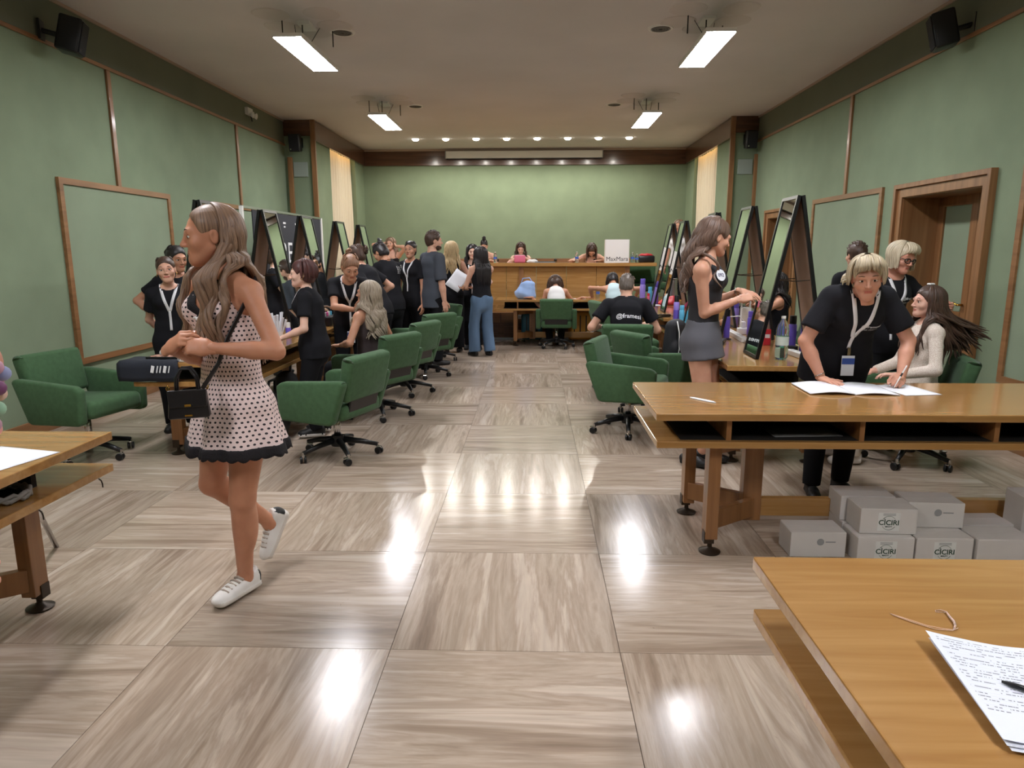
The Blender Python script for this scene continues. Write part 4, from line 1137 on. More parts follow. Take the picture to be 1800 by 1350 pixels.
    # ---- clothes
    for cl in g('wear', []):
        t = cl['t']; m = cl['m']; inf = cl.get('inf', 0.010)
        G = Field(lo, hi, cl.get('res', res))
        if t == 'tee':
            hem = cl.get('hem', 0)           # 0: to the hips, 1: waist
            if hem == 0:
                b0 = hip-up1*cl.get('drop', 0.045)*H
                hw = (sec[1][1]+inf+0.007, sec[1][2]+inf+0.010)
                G.seg(b0, sec[1][0], hw, hw, rt1, fa=True, k=0.02)
                G.seg(sec[1][0], sec[2][0], (sec[1][1]+inf+0.006, sec[1][2]+inf+0.008), (sec[2][1]*1.14+inf+0.006, sec[2][2]*1.15+inf), rt1, k=0.02)
                torso(G, inf, 2, 5)
            else: torso(G, inf, 2, 5, flat0=True)
            for sd, k in ((-1, 'L'), (1, 'R')):
                G.seg(shl+rt2*sd*0.035*H+up2*0.008*H, S[k], 0.027*H+inf*0.5, 0.028*H+inf*0.5, k=0.03); G.ell(S[k]-rt2*sd*0.004*H, (0.032*H+inf*0.4,)*3, k=0.03)
                sl = cl.get('sleeve', 0.62)
                if sl > 0:
                    if sl <= 1: G.seg(S[k]-(E[k]-S[k])*0.05, S[k]+(E[k]-S[k])*sl, ra_*1.22+inf*0.6, ra_*1.28+inf*1.0, fb=True, k=0.018)
                    else:
                        G.seg(S[k], E[k], ra_*1.15+inf*0.6, ra_*1.0+inf*0.6, k=0.018); G.seg(E[k], E[k]+(W[k]-E[k])*(sl-1), ra_*1.05+inf*0.6, ra_*0.78+inf*0.5, fb=True, k=0.014)
            nc = neck0+fr2*cl.get('nf', 0.012)*H+up2*cl.get('nu', 0.012)*H; nr = cl.get('nr', 0.046)*H
            G.ell(nc, (nr, nr*1.0, nr*0.85), k=0.006, op='cut')
        elif t == 'tank':                    # sleeveless top
            torso(G, inf, cl.get('i0', 1), 5, flat0=True)
            for sd, k in ((-1, 'L'), (1, 'R')):
                G.ell(S[k]+rt2*sd*0.010*H-up2*0.012*H, (0.047*H*cl.get('ah', 1.0),)*3, k=0.006, op='cut')
            nc = neck0+fr2*cl.get('nf', 0.035)*H+up2*0.0*H
            G.ell(nc, (cl.get('nw', 0.052)*H, 0.06*H, cl.get('nd', 0.062)*H), k=0.006, op='cut')
            if cl.get('back'):               # low scooped back
                G.ell(neck0-fr2*0.05*H-up2*0.02*H, (0.062*H, 0.055*H, cl['back']*H), k=0.006, op='cut')
        elif t == 'cami':                    # thin-strap bodice
            torso(G, inf, cl.get('i0', 0), 4, flat0=True); 
            top = chest+up2*0.012*H
            G.half(top, up2+fr2*cl.get('tilt', 0.2))
        elif t == 'pants':
            for i in (0, 1): 
                (a, wa, da, r1), (b, wb, db, r2) = sec[i], sec[i+1]
                if i == 1: b = a+(b-a)*0.75
                G.seg(a, b, (wa+inf, da+inf), (wb+inf, db+inf), rt1, fb=(i == 1), k=0.02)
            bell = cl.get('bell', 1.0); th = cl.get('thigh', 0.050)
            for k in 'LR':
                G.seg(HJ[k]-np.array([0, 0, 0.012*H]), K[k], th*H*fat**0.5+inf, 0.036*H*max(1, bell*0.75)+inf, k=0.03)
                end = A[k]+(K[k]-A[k])*cl.get('crop', -0.02)
                G.seg(K[k], end, 0.036*H*max(1, bell*0.75)+inf, 0.028*H*bell+inf, fb=True, k=0.02)
        elif t == 'skirt':
            a = hip-np.array([0, 0, cl.get('len', 0.12)*H]); 
            a = a+np.array([0, (K['L'][1]+K['R'][1])*0.12, 0])
            G.seg(a, hip, (sec[1][1]+inf+cl.get('flare', 0.012), sec[1][2]*1.08+inf+cl.get('flare', 0.012)), (sec[1][1]+inf, sec[1][2]*1.05+inf), rt1, fa=True, k=0.02)
            G.seg(hip, waist-up1*0.012*H, (sec[1][1]+inf, sec[1][2]*1.05+inf), (sec[2][1]*1.08+inf, sec[2][2]*1.1+inf), rt1, fb=True, k=0.02)
            G.ell(hip-np.array([0, 0.04*H, 0.012*H]), (0.075*H, 0.045*H, 0.06*H), k=0.03)
        elif t == 'shorts':
            for i in (0, 1):
                (a, wa, da, r1), (b, wb, db, r2) = sec[i], sec[i+1]
                if i == 1: b = a+(b-a)*0.75
                G.seg(a, b, (wa+inf, da+inf), (wb+inf, db+inf), rt1, fb=(i == 1), k=0.02)
            for k in 'LR': G.seg(HJ[k], HJ[k]+(K[k]-HJ[k])*cl.get('len', 0.8), 0.055*H+inf, 0.046*H+inf, fb=True, k=0.03)
        if cl.get('wr', 0.0025): G.wrinkle(cl.get('wr', 0.0025), cl.get('wf', 26), loc[0]*7+loc[1]*3+len(t), 0.5)
        V, Q = G.mesh()
        if len(Q) == 0: continue
        uvm = None
        if cl.get('uv'): uvm = np.stack([np.arctan2(V[:, 0]-hip[0], -(V[:, 1]-hip[1]))*0.155, V[:, 2]], 1)
        o = np_mesh(cl.get('name', {'tee': 'shirt', 'tank': 'top', 'cami': 'camisole', 'pants': 'trousers', 'skirt': 'skirt', 'shorts': 'shorts'}[t]), V, Q, [m], root, uv=uvm)
        info[t] = o
    # ---- shoes
    sh = g('shoes')
    if sh:
        for k in 'LR':
            leg = g('leg'+k, {}); d = nrm(fdir[k]); G = Field((-0.08, -0.12, -0.02), (0.08, 0.24, 0.15), 0.007 if res < 0.012 else 0.011)
            s = H/1.7
            if sh['t'] == 'sneaker':
                G.seg((0, -0.055*s, 0.015), (0, 0.155*s, 0.013), (0.036*s, 0.016), (0.042*s, 0.015), (1, 0, 0), k=0.01)
                G.ell((0, 0.11*s, 0.030), (0.041*s, 0.075*s, 0.032), k=0.015); G.seg((0, -0.045*s, 0.05), (0, 0.08*s, 0.045), (0.033*s, 0.035), (0.037*s, 0.030), (1, 0, 0), k=0.02)
                G.seg((0, -0.03*s, 0.06), (0, -0.02*s, 0.085), (0.033*s, 0.042*s), (0.031*s, 0.042*s), (1, 0, 0), fb=True, k=0.015)
            else:
                G.seg((0, -0.05*s, 0.014), (0, 0.16*s, 0.012), (0.034*s, 0.014), (0.036*s, 0.013), (1, 0, 0), k=0.01)
                G.ell((0, 0.10*s, 0.028), (0.038*s, 0.085*s, 0.030), k=0.015); G.seg((0, -0.045*s, 0.045), (0, 0.06*s, 0.042), (0.032*s, 0.03), (0.034*s, 0.028), (1, 0, 0), k=0.02)
            V, Q = G.mesh(); c = V[Q].mean(1)
            mi = np.zeros(len(Q), int); mi[c[:, 2] < (0.024 if sh['t'] == 'sneaker' else 0.012)] = 1
            if sh['t'] == 'sneaker': mi[(c[:, 1] < -0.052*s) & (c[:, 2] > 0.035) & (c[:, 2] < 0.085)] = 2
            pit = R_(leg.get('tip', 0)); y = nrm(np.array([d[0]*math.cos(pit), d[1]*math.cos(pit), math.sin(pit)])); x = nrm(np.cross(y, (0, 0, 1))); z = np.cross(x, y)
            Bm = np.stack([x, y, z], 1)
            o = np_mesh('shoe', V @ Bm.T+A[k]-z*0.075*s*g('anklek', 1.0), Q, [sh['m'], sh.get('sole', sh['m']), sh.get('heel', sh['m'])], root, mi)
            if sh.get('lace'):
                for q in range(5):
                    yy = (0.035+0.021*q)*s; zz = 0.083-0.006*q
                    lm = MB().tube([Bm @ np.array([-0.026*s, yy, zz-0.008])+A[k]-z*0.075*s, Bm @ np.array([0, yy+0.004, zz+0.003])+A[k]-z*0.075*s, Bm @ np.array([0.026*s, yy, zz-0.008])+A[k]-z*0.075*s], 0.006, 6).build('lace', sh['lace'], o, True)
    PEOPLE.append(info)
    return info

def bvh_of(*objs):
    V = []; P = []
    for o in objs:
        n = len(V); V += [v.co.copy() for v in o.data.vertices]; P += [[i+n for i in p.vertices] for p in o.data.polygons]
    return BVHTree.FromPolygons(V, P)

def ribbon(name, pts, width, m, parent, bvh, d, nside, off=0.004, thick=0.0015):
    """flat strap laid on a surface: points are dropped along -d onto bvh"""
    d = Vector(d).normalized(); P = []
    pts = [Vector(p) for p in pts]
    fine = []
    for a, b in zip(pts, pts[1:]):
        n = max(2, int((b-a).length/0.015))
        fine += [a.lerp(b, i/n) for i in range(n)]
    fine.append(pts[-1])
    rows = []
    for i, p in enumerate(fine):
        t = (fine[min(i+1, len(fine)-1)]-fine[max(i-1, 0)]).normalized(); s = t.cross(d).normalized()*width/2
        row = []
        for q in (-1, 0, 1):
            o = p+s*q+d*0.5
            h = bvh.ray_cast(o, -d, 0.9) if bvh else (None,)
            row.append((h[0]+d*off) if h[0] is not None else None)
        rows.append(row)
    for q in range(3):
        col = [r[q] for r in rows]
        for i, c in enumerate(col):
            if c is None:
                k = [j for j in range(len(col)) if col[j] is not None]
                base = col[min(k, key=lambda j: abs(j-i))] if k else fine[i]
                c2 = fine[i]; c2 = c2-d*(c2.dot(d))+d*base.dot(d); rows[i][q] = c2
    if len(rows) < 2: return None
    o = MB().grid(rows).build(name, m, parent, True)
    sol = o.modifiers.new('thick', 'SOLIDIFY'); sol.thickness = thick; sol.offset = 1
    return o

M_lany = mat('lanyard_white', (232, 232, 236), 0.6)
M_badge_w = mat('badge_white', (230, 234, 240), 0.4); M_badge_b = mat('badge_blue', (52, 84, 160), 0.4)
def lanyard(I, drop=0.20, card=True, split=0.13, top='tee', shift=0.0):
    """neck strap over the chest with a hanging clip and badge"""
    H = I['H']; d = I['fr']; ob = [I[top]] if top in I else [I['body']]
    bv = bvh_of(*ob); nk = I['neck']; rt = I['rt']; up = I['up']
    mid = nk-up*split*H+rt*shift
    for s in (-1, 1):
        ribbon('lanyard_strap', [nk+rt*s*0.044*H+up*0.016*H, nk+rt*s*0.036*H-up*0.02*H, mid+rt*s*0.004], 0.022, M_lany, I['root'], bv, d, s)
    end = mid-up*drop*H*0.55
    ribbon('lanyard_strap', [mid, end], 0.02, M_lany, I['root'], bv, d, 0)
    h = bv.ray_cast(Vector(end+d*0.5), -Vector(d), 0.9); base = h[0] if h[0] is not None else Vector(end+d*0.1)
    if card:
        zf = Vector((0, 0, 1)); rx = Vector((rt[0], rt[1], 0)).normalized(); B = Matrix((rx, zf, rx.cross(zf))).transposed()
        dd = Vector((d[0], d[1], 0)).normalized()*0.014; uv_ = zf
        MB().box(base+dd-uv_*0.02, (0.018, 0.045, 0.006), B).build('clip', M_chrome, I['root'])
        c = MB().box(base+dd-uv_*0.105, (0.075, 0.12, 0.003), B, 0.001).build('badge', M_badge_w, I['root'])
        MB().box(base+dd*1.25-uv_*0.078, (0.072, 0.036, 0.004), B).build('badge_band', M_badge_b, c)

def chest_text(I, lines, org, size, m, facing, garment='tee', name='lettering', tilt=0.0):
    """flat print pressed on the garment: text is laid in the chest plane, then dropped onto the cloth"""
    bv = bvh_of(I[garment]); d = Vector(facing).normalized(); rt = Vector(np.cross(facing, I['up'])).normalized(); up = rt.cross(d).normalized()*-1
    up = Vector(I['up']); rt = up.cross(d).normalized(); 
    for i, (txt, k, bold) in enumerate(lines):
        o = text_mesh(name, txt, size*k, m, I['root'], Matrix.Identity(4), 0.0, bold=bold)
        for v in o.data.vertices:
            x, y = v.co.x, v.co.y-i*size*1.15
            c, s = math.cos(tilt), math.sin(tilt); x, y = x*c-y*s, x*s+y*c
            p = Vector(org)+rt*x+up*y
            h = bv.ray_cast(p+d*0.4, -d, 0.8)
            v.co = (h[0]+d*0.004) if h[0] is not None else p
# ================================================================== the people in the room
M_tee = mat('tee_black', (30, 30, 34), 0.88, spec=0.2, var=0.15, scale=6)
M_trs = mat('trousers_black', (24, 24, 27), 0.88, spec=0.2)
M_shoeb = mat('shoe_black', (24, 23, 23), 0.5)
M_sneak = mat('sneaker_white', (226, 222, 216), 0.55); M_sole = mat('sneaker_sole', (214, 206, 196), 0.7)
M_denim = mat('denim_blue', (98, 122, 150), 0.9, var=0.18, scale=9, stretch=(1, 1, 0.3), spec=0.15)
M_greytee = mat('tee_charcoal_grey', (74, 78, 86), 0.9, spec=0.15)
M_skirt = mat('skirt_grey', (98, 98, 104), 0.85, spec=0.2)
M_whitetop = mat('top_white', (228, 226, 224), 0.85)
M_paleblue = mat('top_pale_blue', (190, 210, 214), 0.85)
M_print = mat('shirt_print_white', (226, 228, 230), 0.7)
def lace():
    m, nt, b = nodes_of('lace_cream')
    tc = nt.nodes.new('ShaderNodeTexCoord'); v = nt.nodes.new('ShaderNodeTexVoronoi'); v.inputs['Scale'].default_value = 150; v.feature = 'DISTANCE_TO_EDGE'
    nt.links.new(tc.outputs['Object'], v.inputs['Vector']); rp = nt.nodes.new('ShaderNodeValToRGB')
    rp.color_ramp.elements[0].position = 0.05; rp.color_ramp.elements[0].color = L((232, 222, 210)); rp.color_ramp.elements[1].position = 0.28; rp.color_ramp.elements[1].color = L((196, 172, 154))
    nt.links.new(v.outputs['Distance'], rp.inputs[0]); nt.links.new(rp.outputs[0], b.inputs['Base Color']); b.inputs['Roughness'].default_value = 0.85
    bp = nt.nodes.new('ShaderNodeBump'); bp.invert = True; bp.inputs['Strength'].default_value = 0.4; bp.inputs['Distance'].default_value = 0.004
    nt.links.new(v.outputs['Distance'], bp.inputs['Height']); nt.links.new(bp.outputs[0], b.inputs['Normal'])
    return m
M_lace = lace()
def polka():
    """black dots in staggered rows on pale pink cloth (cloth UV in metres)"""
    m, nt, b = nodes_of('polka_dot_cloth')
    uv = nt.nodes.new('ShaderNodeUVMap'); sx = nt.nodes.new('ShaderNodeSeparateXYZ'); nt.links.new(uv.outputs[0], sx.inputs[0])
    def mt(op, a, c=None, d=None):
        n = nt.nodes.new('ShaderNodeMath'); n.operation = op
        for i, v in enumerate((a, c, d)):
            if v is None: continue
            if isinstance(v, (int, float)): n.inputs[i].default_value = v
            else: nt.links.new(v, n.inputs[i])
        return n.outputs[0]
    s = 1/0.021
    v = mt('MULTIPLY', sx.outputs['Y'], s*1.15); row = mt('FLOOR', v); odd = mt('MULTIPLY', mt('MODULO', row, 2.0), 0.5)
    u = mt('ADD', mt('MULTIPLY', sx.outputs['X'], s), odd)
    fx = mt('SUBTRACT', mt('SUBTRACT', u, mt('FLOOR', u)), 0.5); fy = mt('SUBTRACT', mt('SUBTRACT', v, row), 0.5)
    r = mt('SQRT', mt('ADD', mt('MULTIPLY', fx, fx), mt('MULTIPLY', fy, fy)))
    k = mt('LESS_THAN', r, 0.235)
    mx = nt.nodes.new('ShaderNodeMix'); mx.data_type = 'RGBA'; nt.links.new(k, mx.inputs[0])
    mx.inputs['A'].default_value = L((232, 208, 204)); mx.inputs['B'].default_value = L((38, 28, 34))
    nt.links.new(mx.outputs['Result'], b.inputs['Base Color']); b.inputs['Roughness'].default_value = 0.7
    return m
M_polka = polka()
H_brown = hairmat('hair_light_brown', (88, 66, 52), (158, 126, 100)); H_black = hairmat('hair_black', (20, 17, 18), (52, 46, 46)); H_blond = hairmat('hair_blonde', (150, 122, 84), (222, 198, 152))
H_bl2 = hairmat('hair_blonde_dark_roots', (116, 102, 82), (208, 192, 160)); H_ash = hairmat('hair_ash_blonde', (112, 98, 82), (196, 180, 158)); H_red = hairmat('hair_dark_red', (52, 30, 30), (104, 62, 58)); H_dkbr = hairmat('hair_dark_brown', (44, 32, 27), (92, 68, 54))
H_grey = hairmat('hair_grey_short', (70, 62, 56), (128, 116, 106)); H_plat = hairmat('hair_platinum', (168, 152, 122), (232, 220, 194)); H_hl = hairmat('hair_highlighted', (74, 54, 44), (188, 140, 108)); H_ombre = hairmat('hair_brunette', (72, 54, 46), (134, 108, 92))
tee = lambda **k: dict(dict(t='tee', m=M_tee), **k); trs = lambda **k: dict(dict(t='pants', m=M_trs), **k)
SHB = dict(t='shoe', m=M_shoeb)
SK1, SK2, SK3, SK4 = (214, 168, 144), (196, 146, 118), (178, 128, 100), (226, 186, 166)

# -- walking woman in the polka-dot slip dress
P1 = person('woman with long wavy brown hair walking past in a polka-dot slip dress', (-0.705, 0.37, 0), 155, 1.715, dict(
    res=0.011, skin=(194, 138, 108), brow=(70, 50, 38), lean=1, twist=-4, hyaw=-38, hpitch=4, bare_legs=True, legk=1.0, hipk=0.95, waistk=0.96, armk=0.90, bust=0.8,
    hair=dict(style='long', length=0.54, wave=0.014, freq=15, m=H_brown, n=130, part=0.2, vol=0.006, thick=1.0, front_len=0.98, amax=74, hairline=0.086, front=0.5),
    armR=dict(W=(-0.84, 0.14, 1.16), F=(0.45, -0.15, 0.30), P=(0.6, 0.5, -0.3), h='pinch', pole=(0.35, -1, -0.7)),
    armL=dict(W=(-0.67, 0.12, 1.165), F=(-1, -0.1, 0.14), P=(0.1, 0.75, -0.5), h='pinch', pole=(-1.0, -0.35, -0.45)),
    legL=dict(A=(-0.745, 0.43, 0.082), pole=(0, 1, 0), TOE=(-0.40, -0.91, 0)),
    legR=dict(A=(-0.74, 0.74, 0.22), POLE=(-1.0, -0.7, 0), TOE=(-0.55, -0.6, -0.75), tip=-52),
    shoes=dict(t='sneaker', m=M_sneak, sole=M_sole, heel=M_shoeb, lace=mat('lace_grey', (176, 162, 148), 0.8))))
def dress(I):
    H = I['H']; hip, waist, sec, rt, fr, up = I['hip'], I['waist'], I['sec'], I['rt'], I['fr'], I['up']
    lo = hip+np.array([-0.32, -0.32, -0.3]); hi = I['shl']+np.array([0.32, 0.32, 0.1])
    G = Field(lo, hi, 0.0105); inf = 0.009
    hem = np.array([0.0, 0.0, 0.715])
    G.seg(hem+np.array([0.0, 0.0, 0]), hip-np.array([0, 0, 0.02]), (0.232, 0.178), (sec[1][1]+0.032, sec[1][2]+0.034), (1, 0, 0), fa=True, k=0.03)
    for i in range(0, 4):
        (a, wa, da, ra), (b, wb, db, rb) = sec[i], sec[i+1]; G.seg(a, b, (wa+inf, da+inf), (wb+inf, db+inf), ra+rb, k=0.03)
    for sd in (-1, 1): G.ell(I['chest']+rt*sd*0.045*H+fr*0.043*H-up*0.012*H, (0.036*H,)*3, k=0.03)
    G.half(I['chest']+up*0.030*H, up)
    G.ell(I['chest']+fr*0.075*H+up*0.045*H, (0.034*H, 0.07*H, 0.068*H), k=0.01, op='cut')   # V neck
    G.ell(I['chest']-fr*0.09*H+up*0.05*H, (0.10*H, 0.06*H, 0.10*H), k=0.01, op='cut')
    for k in 'LR': G.ell(I['S'][k]-up*0.01*H, (0.044*H,)*3, k=0.006, op='cut')
    G.wrinkle(0.003, 22, 1.0, 0.3)
    # soft vertical folds in the flared skirt
    g = np.meshgrid(*G.ax, indexing='ij', sparse=True); ang = np.arctan2(g[0]-hip[0], g[1]-hip[1])
    G.F = G.F+0.010*np.clip((0.98-g[2])/0.25, 0, 1)*np.sin(ang*9+0.7*np.sin(ang*3))
    V, Q = G.mesh(); uvm = np.stack([np.arctan2(V[:, 0]-hip[0], V[:, 1]-hip[1])*0.16, V[:, 2]], 1)
    d = np_mesh('dress', V, Q, [M_polka], I['root'], uv=uvm)
    I['dress'] = d
    M_bl = mat('lace_trim_black', (24, 20, 24), 0.8, bump=0.5, bscale=220)
    # scalloped hem band
    Z = 0.722; rows = []
    bv = bvh_of(d)
    N = 150; r0 = []; 
    for i in range(N+1):
        a = 2*math.pi*i/N; dr = Vector((math.sin(a), math.cos(a), 0)); o = Vector((hip[0], hip[1], Z+0.014))+dr*0.6
        h = bv.ray_cast(o, -dr, 0.6); p = h[0] if h[0] is not None else Vector((hip[0], hip[1], Z))+dr*0.2
        r0.append((p, dr))
    for t in (0.0, 0.35, 0.7, 1.0):
        rows.append([p+dr*(0.004+0.010*t+0.004*math.sin(i*0.9))+Vector((0, 0, 0.008-t*(0.040+0.009*abs(math.sin(i*math.pi/5.0))))) for i, (p, dr) in enumerate(r0)])
    o = MB().grid(rows).build('hem_lace', M_bl, I['root'], True); sm = o.modifiers.new('t', 'SOLIDIFY'); sm.thickness = 0.003
    # lace along the V neck and shoulder straps
    bb = bvh_of(d, I['body'])
    vb = I['chest']-up*0.020*H
    for s in (-1, 1):
        ribbon('neck_lace', [I['S']['L' if s < 0 else 'R']*0.40+I['shl']*0.60+up*0.018*H, I['chest']+rt*s*0.036*H+up*0.030*H, I['chest']+rt*s*0.024*H, vb], 0.030, M_bl, I['root'], bb, fr, s, 0.005)
        pass
    bw_ = I['chest']-up*0.030*H+fr*0.078*H
    MB().tube([bw_+rt*0.022+up*0.006, bw_+rt*0.008+up*0.010, bw_, bw_-rt*0.008+up*0.010, bw_-rt*0.022+up*0.004], 0.005, 6).build('bow', M_whitetop, I['root'], True)
dress(P1)

# -- left side
P2 = person('smiling woman in black tee with white lanyard, hands behind her back', (-2.52, 3.36, 0), 200, 1.48, dict(
    res=0.013, headk=1.10, skin=SK1, smile=True, fat=1.04, hroll=6, hyaw=4, hpitch=-2, armL=dict(w=(-0.10, -0.20, 0.80), pole=(-1, 0.3, 0)), armR=dict(w=(0.08, -0.20, 0.82), pole=(1, 0.3, 0)),
    hair=dict(style='bun', m=H_dkbr, vol=0.006), wear=[tee(), trs()], shoes=SHB))
lanyard(P2, 0.2, False)
P3 = person('black-haired woman in black tee with one hand on her hip behind the smiling woman', (-2.78, 3.98, 0), 215, 1.58, dict(
    res=0.014, headk=1.08, skin=SK2, hyaw=20, hpitch=8, armR=dict(w=(0.19, 0.02, 0.94), pole=(1, -0.5, 0.1), f=(-0.6, 0.3, -0.5), h='fist'),
    hair=dict(style='pony', m=H_black, vol=0.008, length=0.35), wear=[tee(), trs()], shoes=SHB))
P4 = person('person in black with white lanyard seen through the second mirror on the left', (-2.66, 6.10, 0), -78, 1.57, dict(
    res=0.015, skin=SK4, hyaw=-6, armL=dict(w=(0.05, 0.24, 1.02), p=(0, -1, 0)), armR=dict(w=(0.02, 0.28, 1.06), pole=(1, 0, -1), f=(-1, 0.1, 0), p=(0, -1, 0)),
    hair=dict(style='bun', m=H_dkbr, vol=0.005), wear=[tee(), trs()], shoes=SHB))
lanyard(P4, 0.2, False)
P9 = person('pale face in profile seen through the third mirror on the left', (-2.76, 7.62, 0), -85, 1.58, dict(
    res=0.016, skin=SK4, hair=dict(style='bun', m=H_black, vol=0.006), wear=[tee(), trs()], shoes=SHB))
P5 = person('red-haired woman in black tee standing at the left desk in profile, smiling', (-1.26, 3.20, 0), 96, 1.455, dict(
    res=0.012, headk=1.08, skin=SK4, smile=True, fat=1.10, lean=6, hyaw=10, hpitch=2, brow=(90, 56, 44), armL=dict(W=(-1.46, 3.00, 0.845), F=(-1, -0.1, -0.1), P=(0, 0.1, -1), h='relax', pole=(-0.4, -1, -0.3)),
    armR=dict(W=(-1.50, 3.32, 0.84), F=(-1, 0, -0.2), P=(0, 0, -1)), legL=dict(a=(-0.09, 0.0, 0.075)), legR=dict(a=(0.09, -0.02, 0.075)),
    hair=dict(style='bob', length=0.07, m=H_red, vol=0.012, n=70, amax=100, part=-0.5, thick=0.9), wear=[tee(drop=0.06), trs()], shoes=dict(t='sneaker', m=M_shoeb, sole=M_white)))
lanyard(P5, 0.2, False)
P6 = person('make-up artist with tied highlighted hair bending towards the seated blonde woman', (-1.33, 4.62, 0), 195, 1.62, dict(
    res=0.012, skin=SK2, headk=1.06, lean=40, hyaw=14, hpitch=30, armL=dict(W=(-1.05, 4.08, 1.02), F=(0.7, -0.6, 0.3), P=(0.6, 0.4, 0), h='pinch', pole=(-1, 0.3, -0.6)),
    armR=dict(W=(-1.14, 4.12, 0.98), F=(0.7, -0.5, 0.4), P=(0.3, 0.2, 0.7), h='pinch', pole=(1, 0.2, -0.8)),
    hair=dict(style='updo', m=H_hl, vol=0.010, knot=(0, -0.085, 0.10), kr=0.026), wear=[tee(), trs()], shoes=SHB))
lanyard(P6, 0.3, True)
P7 = person('seated woman with long wavy ash-blonde hair and a dark camisole, seen from behind', (-0.98, 3.92, 0), 62, 1.58, dict(
    res=0.012, skin=SK2, hip=0.50, lean=-3, hyaw=22, hpitch=-4, hair=dict(style='long', length=0.42, wave=0.024, freq=17, m=H_ash, n=120, vol=0.012),
    armL=dict(W=(-1.22, 3.82, 0.68), F=(-1, 0.3, 0), P=(0, 0, -1), pole=(-0.6, -1, 0)), armR=dict(W=(-1.05, 4.30, 0.68), F=(-1, 0.3, 0), P=(0, 0, -1)),
    legL=dict(a=(-0.09, 0.46, 0.08)), legR=dict(a=(0.09, 0.44, 0.08)),
    wear=[dict(t='cami', m=mat('camisole_dark', (58, 46, 46), 0.7), i0=1, tilt=0.9), dict(t='pants', m=M_trs, bell=1.5)], shoes=SHB))
bb7 = bvh_of(P7['body'], P7['cami'])
for s in (-1, 1):
    ribbon('strap', [P7['shl']+P7['rt']*s*0.052*1.62, P7['chest']+P7['rt']*s*0.050*1.62, P7['rib']+P7['rt']*s*0.012], 0.010, M_whitetop, P7['root'], bb7, -P7['fr'], s, 0.004)
P8 = person('person in black tee with a brown bun bending over the left desk, seen from behind', (-1.22, 5.55, 0), 72, 1.68, dict(
    res=0.014, skin=SK1, lean=30, hyaw=20, hpitch=14, armL=dict(W=(-1.40, 5.5, 0.98), F=(-1, 0, -0.3), P=(0, 0, -1)), armR=dict(W=(-1.35, 5.85, 1.0), F=(-1, 0, -0.3), P=(0, 0, -1)),
    hair=dict(style='bun', m=H_dkbr, vol=0.008), wear=[tee(), trs()], shoes=SHB))
P10 = person('dark-haired person looking down in black tee with small white print on the back', (-1.25, 6.34, 0), 52, 1.68, dict(
    res=0.015, skin=SK2, fat=1.08, lean=10, hpitch=36, hyaw=10, armL=dict(W=(-1.60, 6.45, 1.05), F=(-1, 0.2, 0.1), P=(0, 0, -1), h='pinch'), armR=dict(W=(-1.52, 6.75, 1.05), F=(-1, 0, 0), P=(0, 0, -1)),
    hair=dict(style='bun', m=H_black, vol=0.012, knot=(0, -0.07, 0.115), kr=0.03), wear=[tee(sleeve=0.75), trs()], shoes=SHB))
chest_text(P10, [('team', 1, 0), ('MISS', 1, 0), ('ITALIA', 1, 0)], P10['chest']-P10['rt']*0.0+P10['rt']*0.06, 0.05, M_print, -P10['fr'], tilt=1.57)
P11 = person('woman with slicked-back dark hair in black tee and lanyard glancing at the camera', (-1.10, 7.05, 0), 152, 1.68, dict(
    res=0.014, skin=SK2, hyaw=16, hpitch=0, hair=dict(style='bun', m=H_black, vol=0.004), wear=[tee(), trs()], shoes=SHB, armL=dict(w=(-0.24, 0.10, 0.78)), armR=dict(w=(0.23, 0.10, 0.80))))
lanyard(P11, 0.2, False)
P12 = person('bare-shouldered woman with brown hair raising her arms to her head behind the group', (-2.10, 10.62, DH), 170, 1.60, dict(
    res=0.016, skin=SK1, hip=0.545, legL=dict(a=(-0.09, 0.42, 0.08)), legR=dict(a=(0.09, 0.42, 0.08)), armR=dict(w=(0.10, 0.04, 1.22), pole=(1, 0.3, 0.2), f=(-0.4, -0.6, 0.4), p=(-1, 0, 0)), armL=dict(w=(-0.12, 0.08, 1.16), pole=(-1, 0.3, 0), f=(0.4, -0.4, 0.5), p=(1, 0, 0)),
    hair=dict(style='long', length=0.3, wave=0.01, m=H_brown, n=60), wear=[dict(t='cami', m=M_tee, i0=1), trs()], shoes=SHB))
P13 = person('tall man with short brown hair and beard in an oversized charcoal tee, seen from behind', (-0.82, 6.92, 0), -52, 1.80, dict(
    res=0.014, male=True, skin=SK1, shw=0.94, hyaw=-16, hair=dict(style='short', m=H_dkbr, vol=0.012), armL=dict(w=(-0.25, 0.12, 0.86), pole=(-0.5, -1, 0)), armR=dict(w=(0.25, 0.05, 0.84)),
    wear=[dict(t='tee', m=M_greytee, inf=0.014, sleeve=0.92, drop=0.08, wr=0.004), trs(bell=1.25)], shoes=SHB))
def beard(I, m):
    f = Field((-0.09, -0.03, -0.13), (0.09, 0.12, 0.02), 0.006)
    f.ell((0, 0.030, -0.062), (0.064, 0.068, 0.052), k=0.02); f.ell((0, 0.060, -0.090), (0.032, 0.032, 0.027), k=0.02)
    f.half((0, 0, -0.045), (0, 0.25, 1)); f.ell((0, 0.105, -0.056), (0.030, 0.03, 0.018), k=0.006, op='cut')
    f.wrinkle(0.0015, 150, 1, 1)
    V, Q = f.mesh(); np_mesh('beard', V*I['hs'] @ I['HR'].T+I['hc'], Q, [m], I['root'], uv=V[:, :2]*3)
beard(P13, H_dkbr)
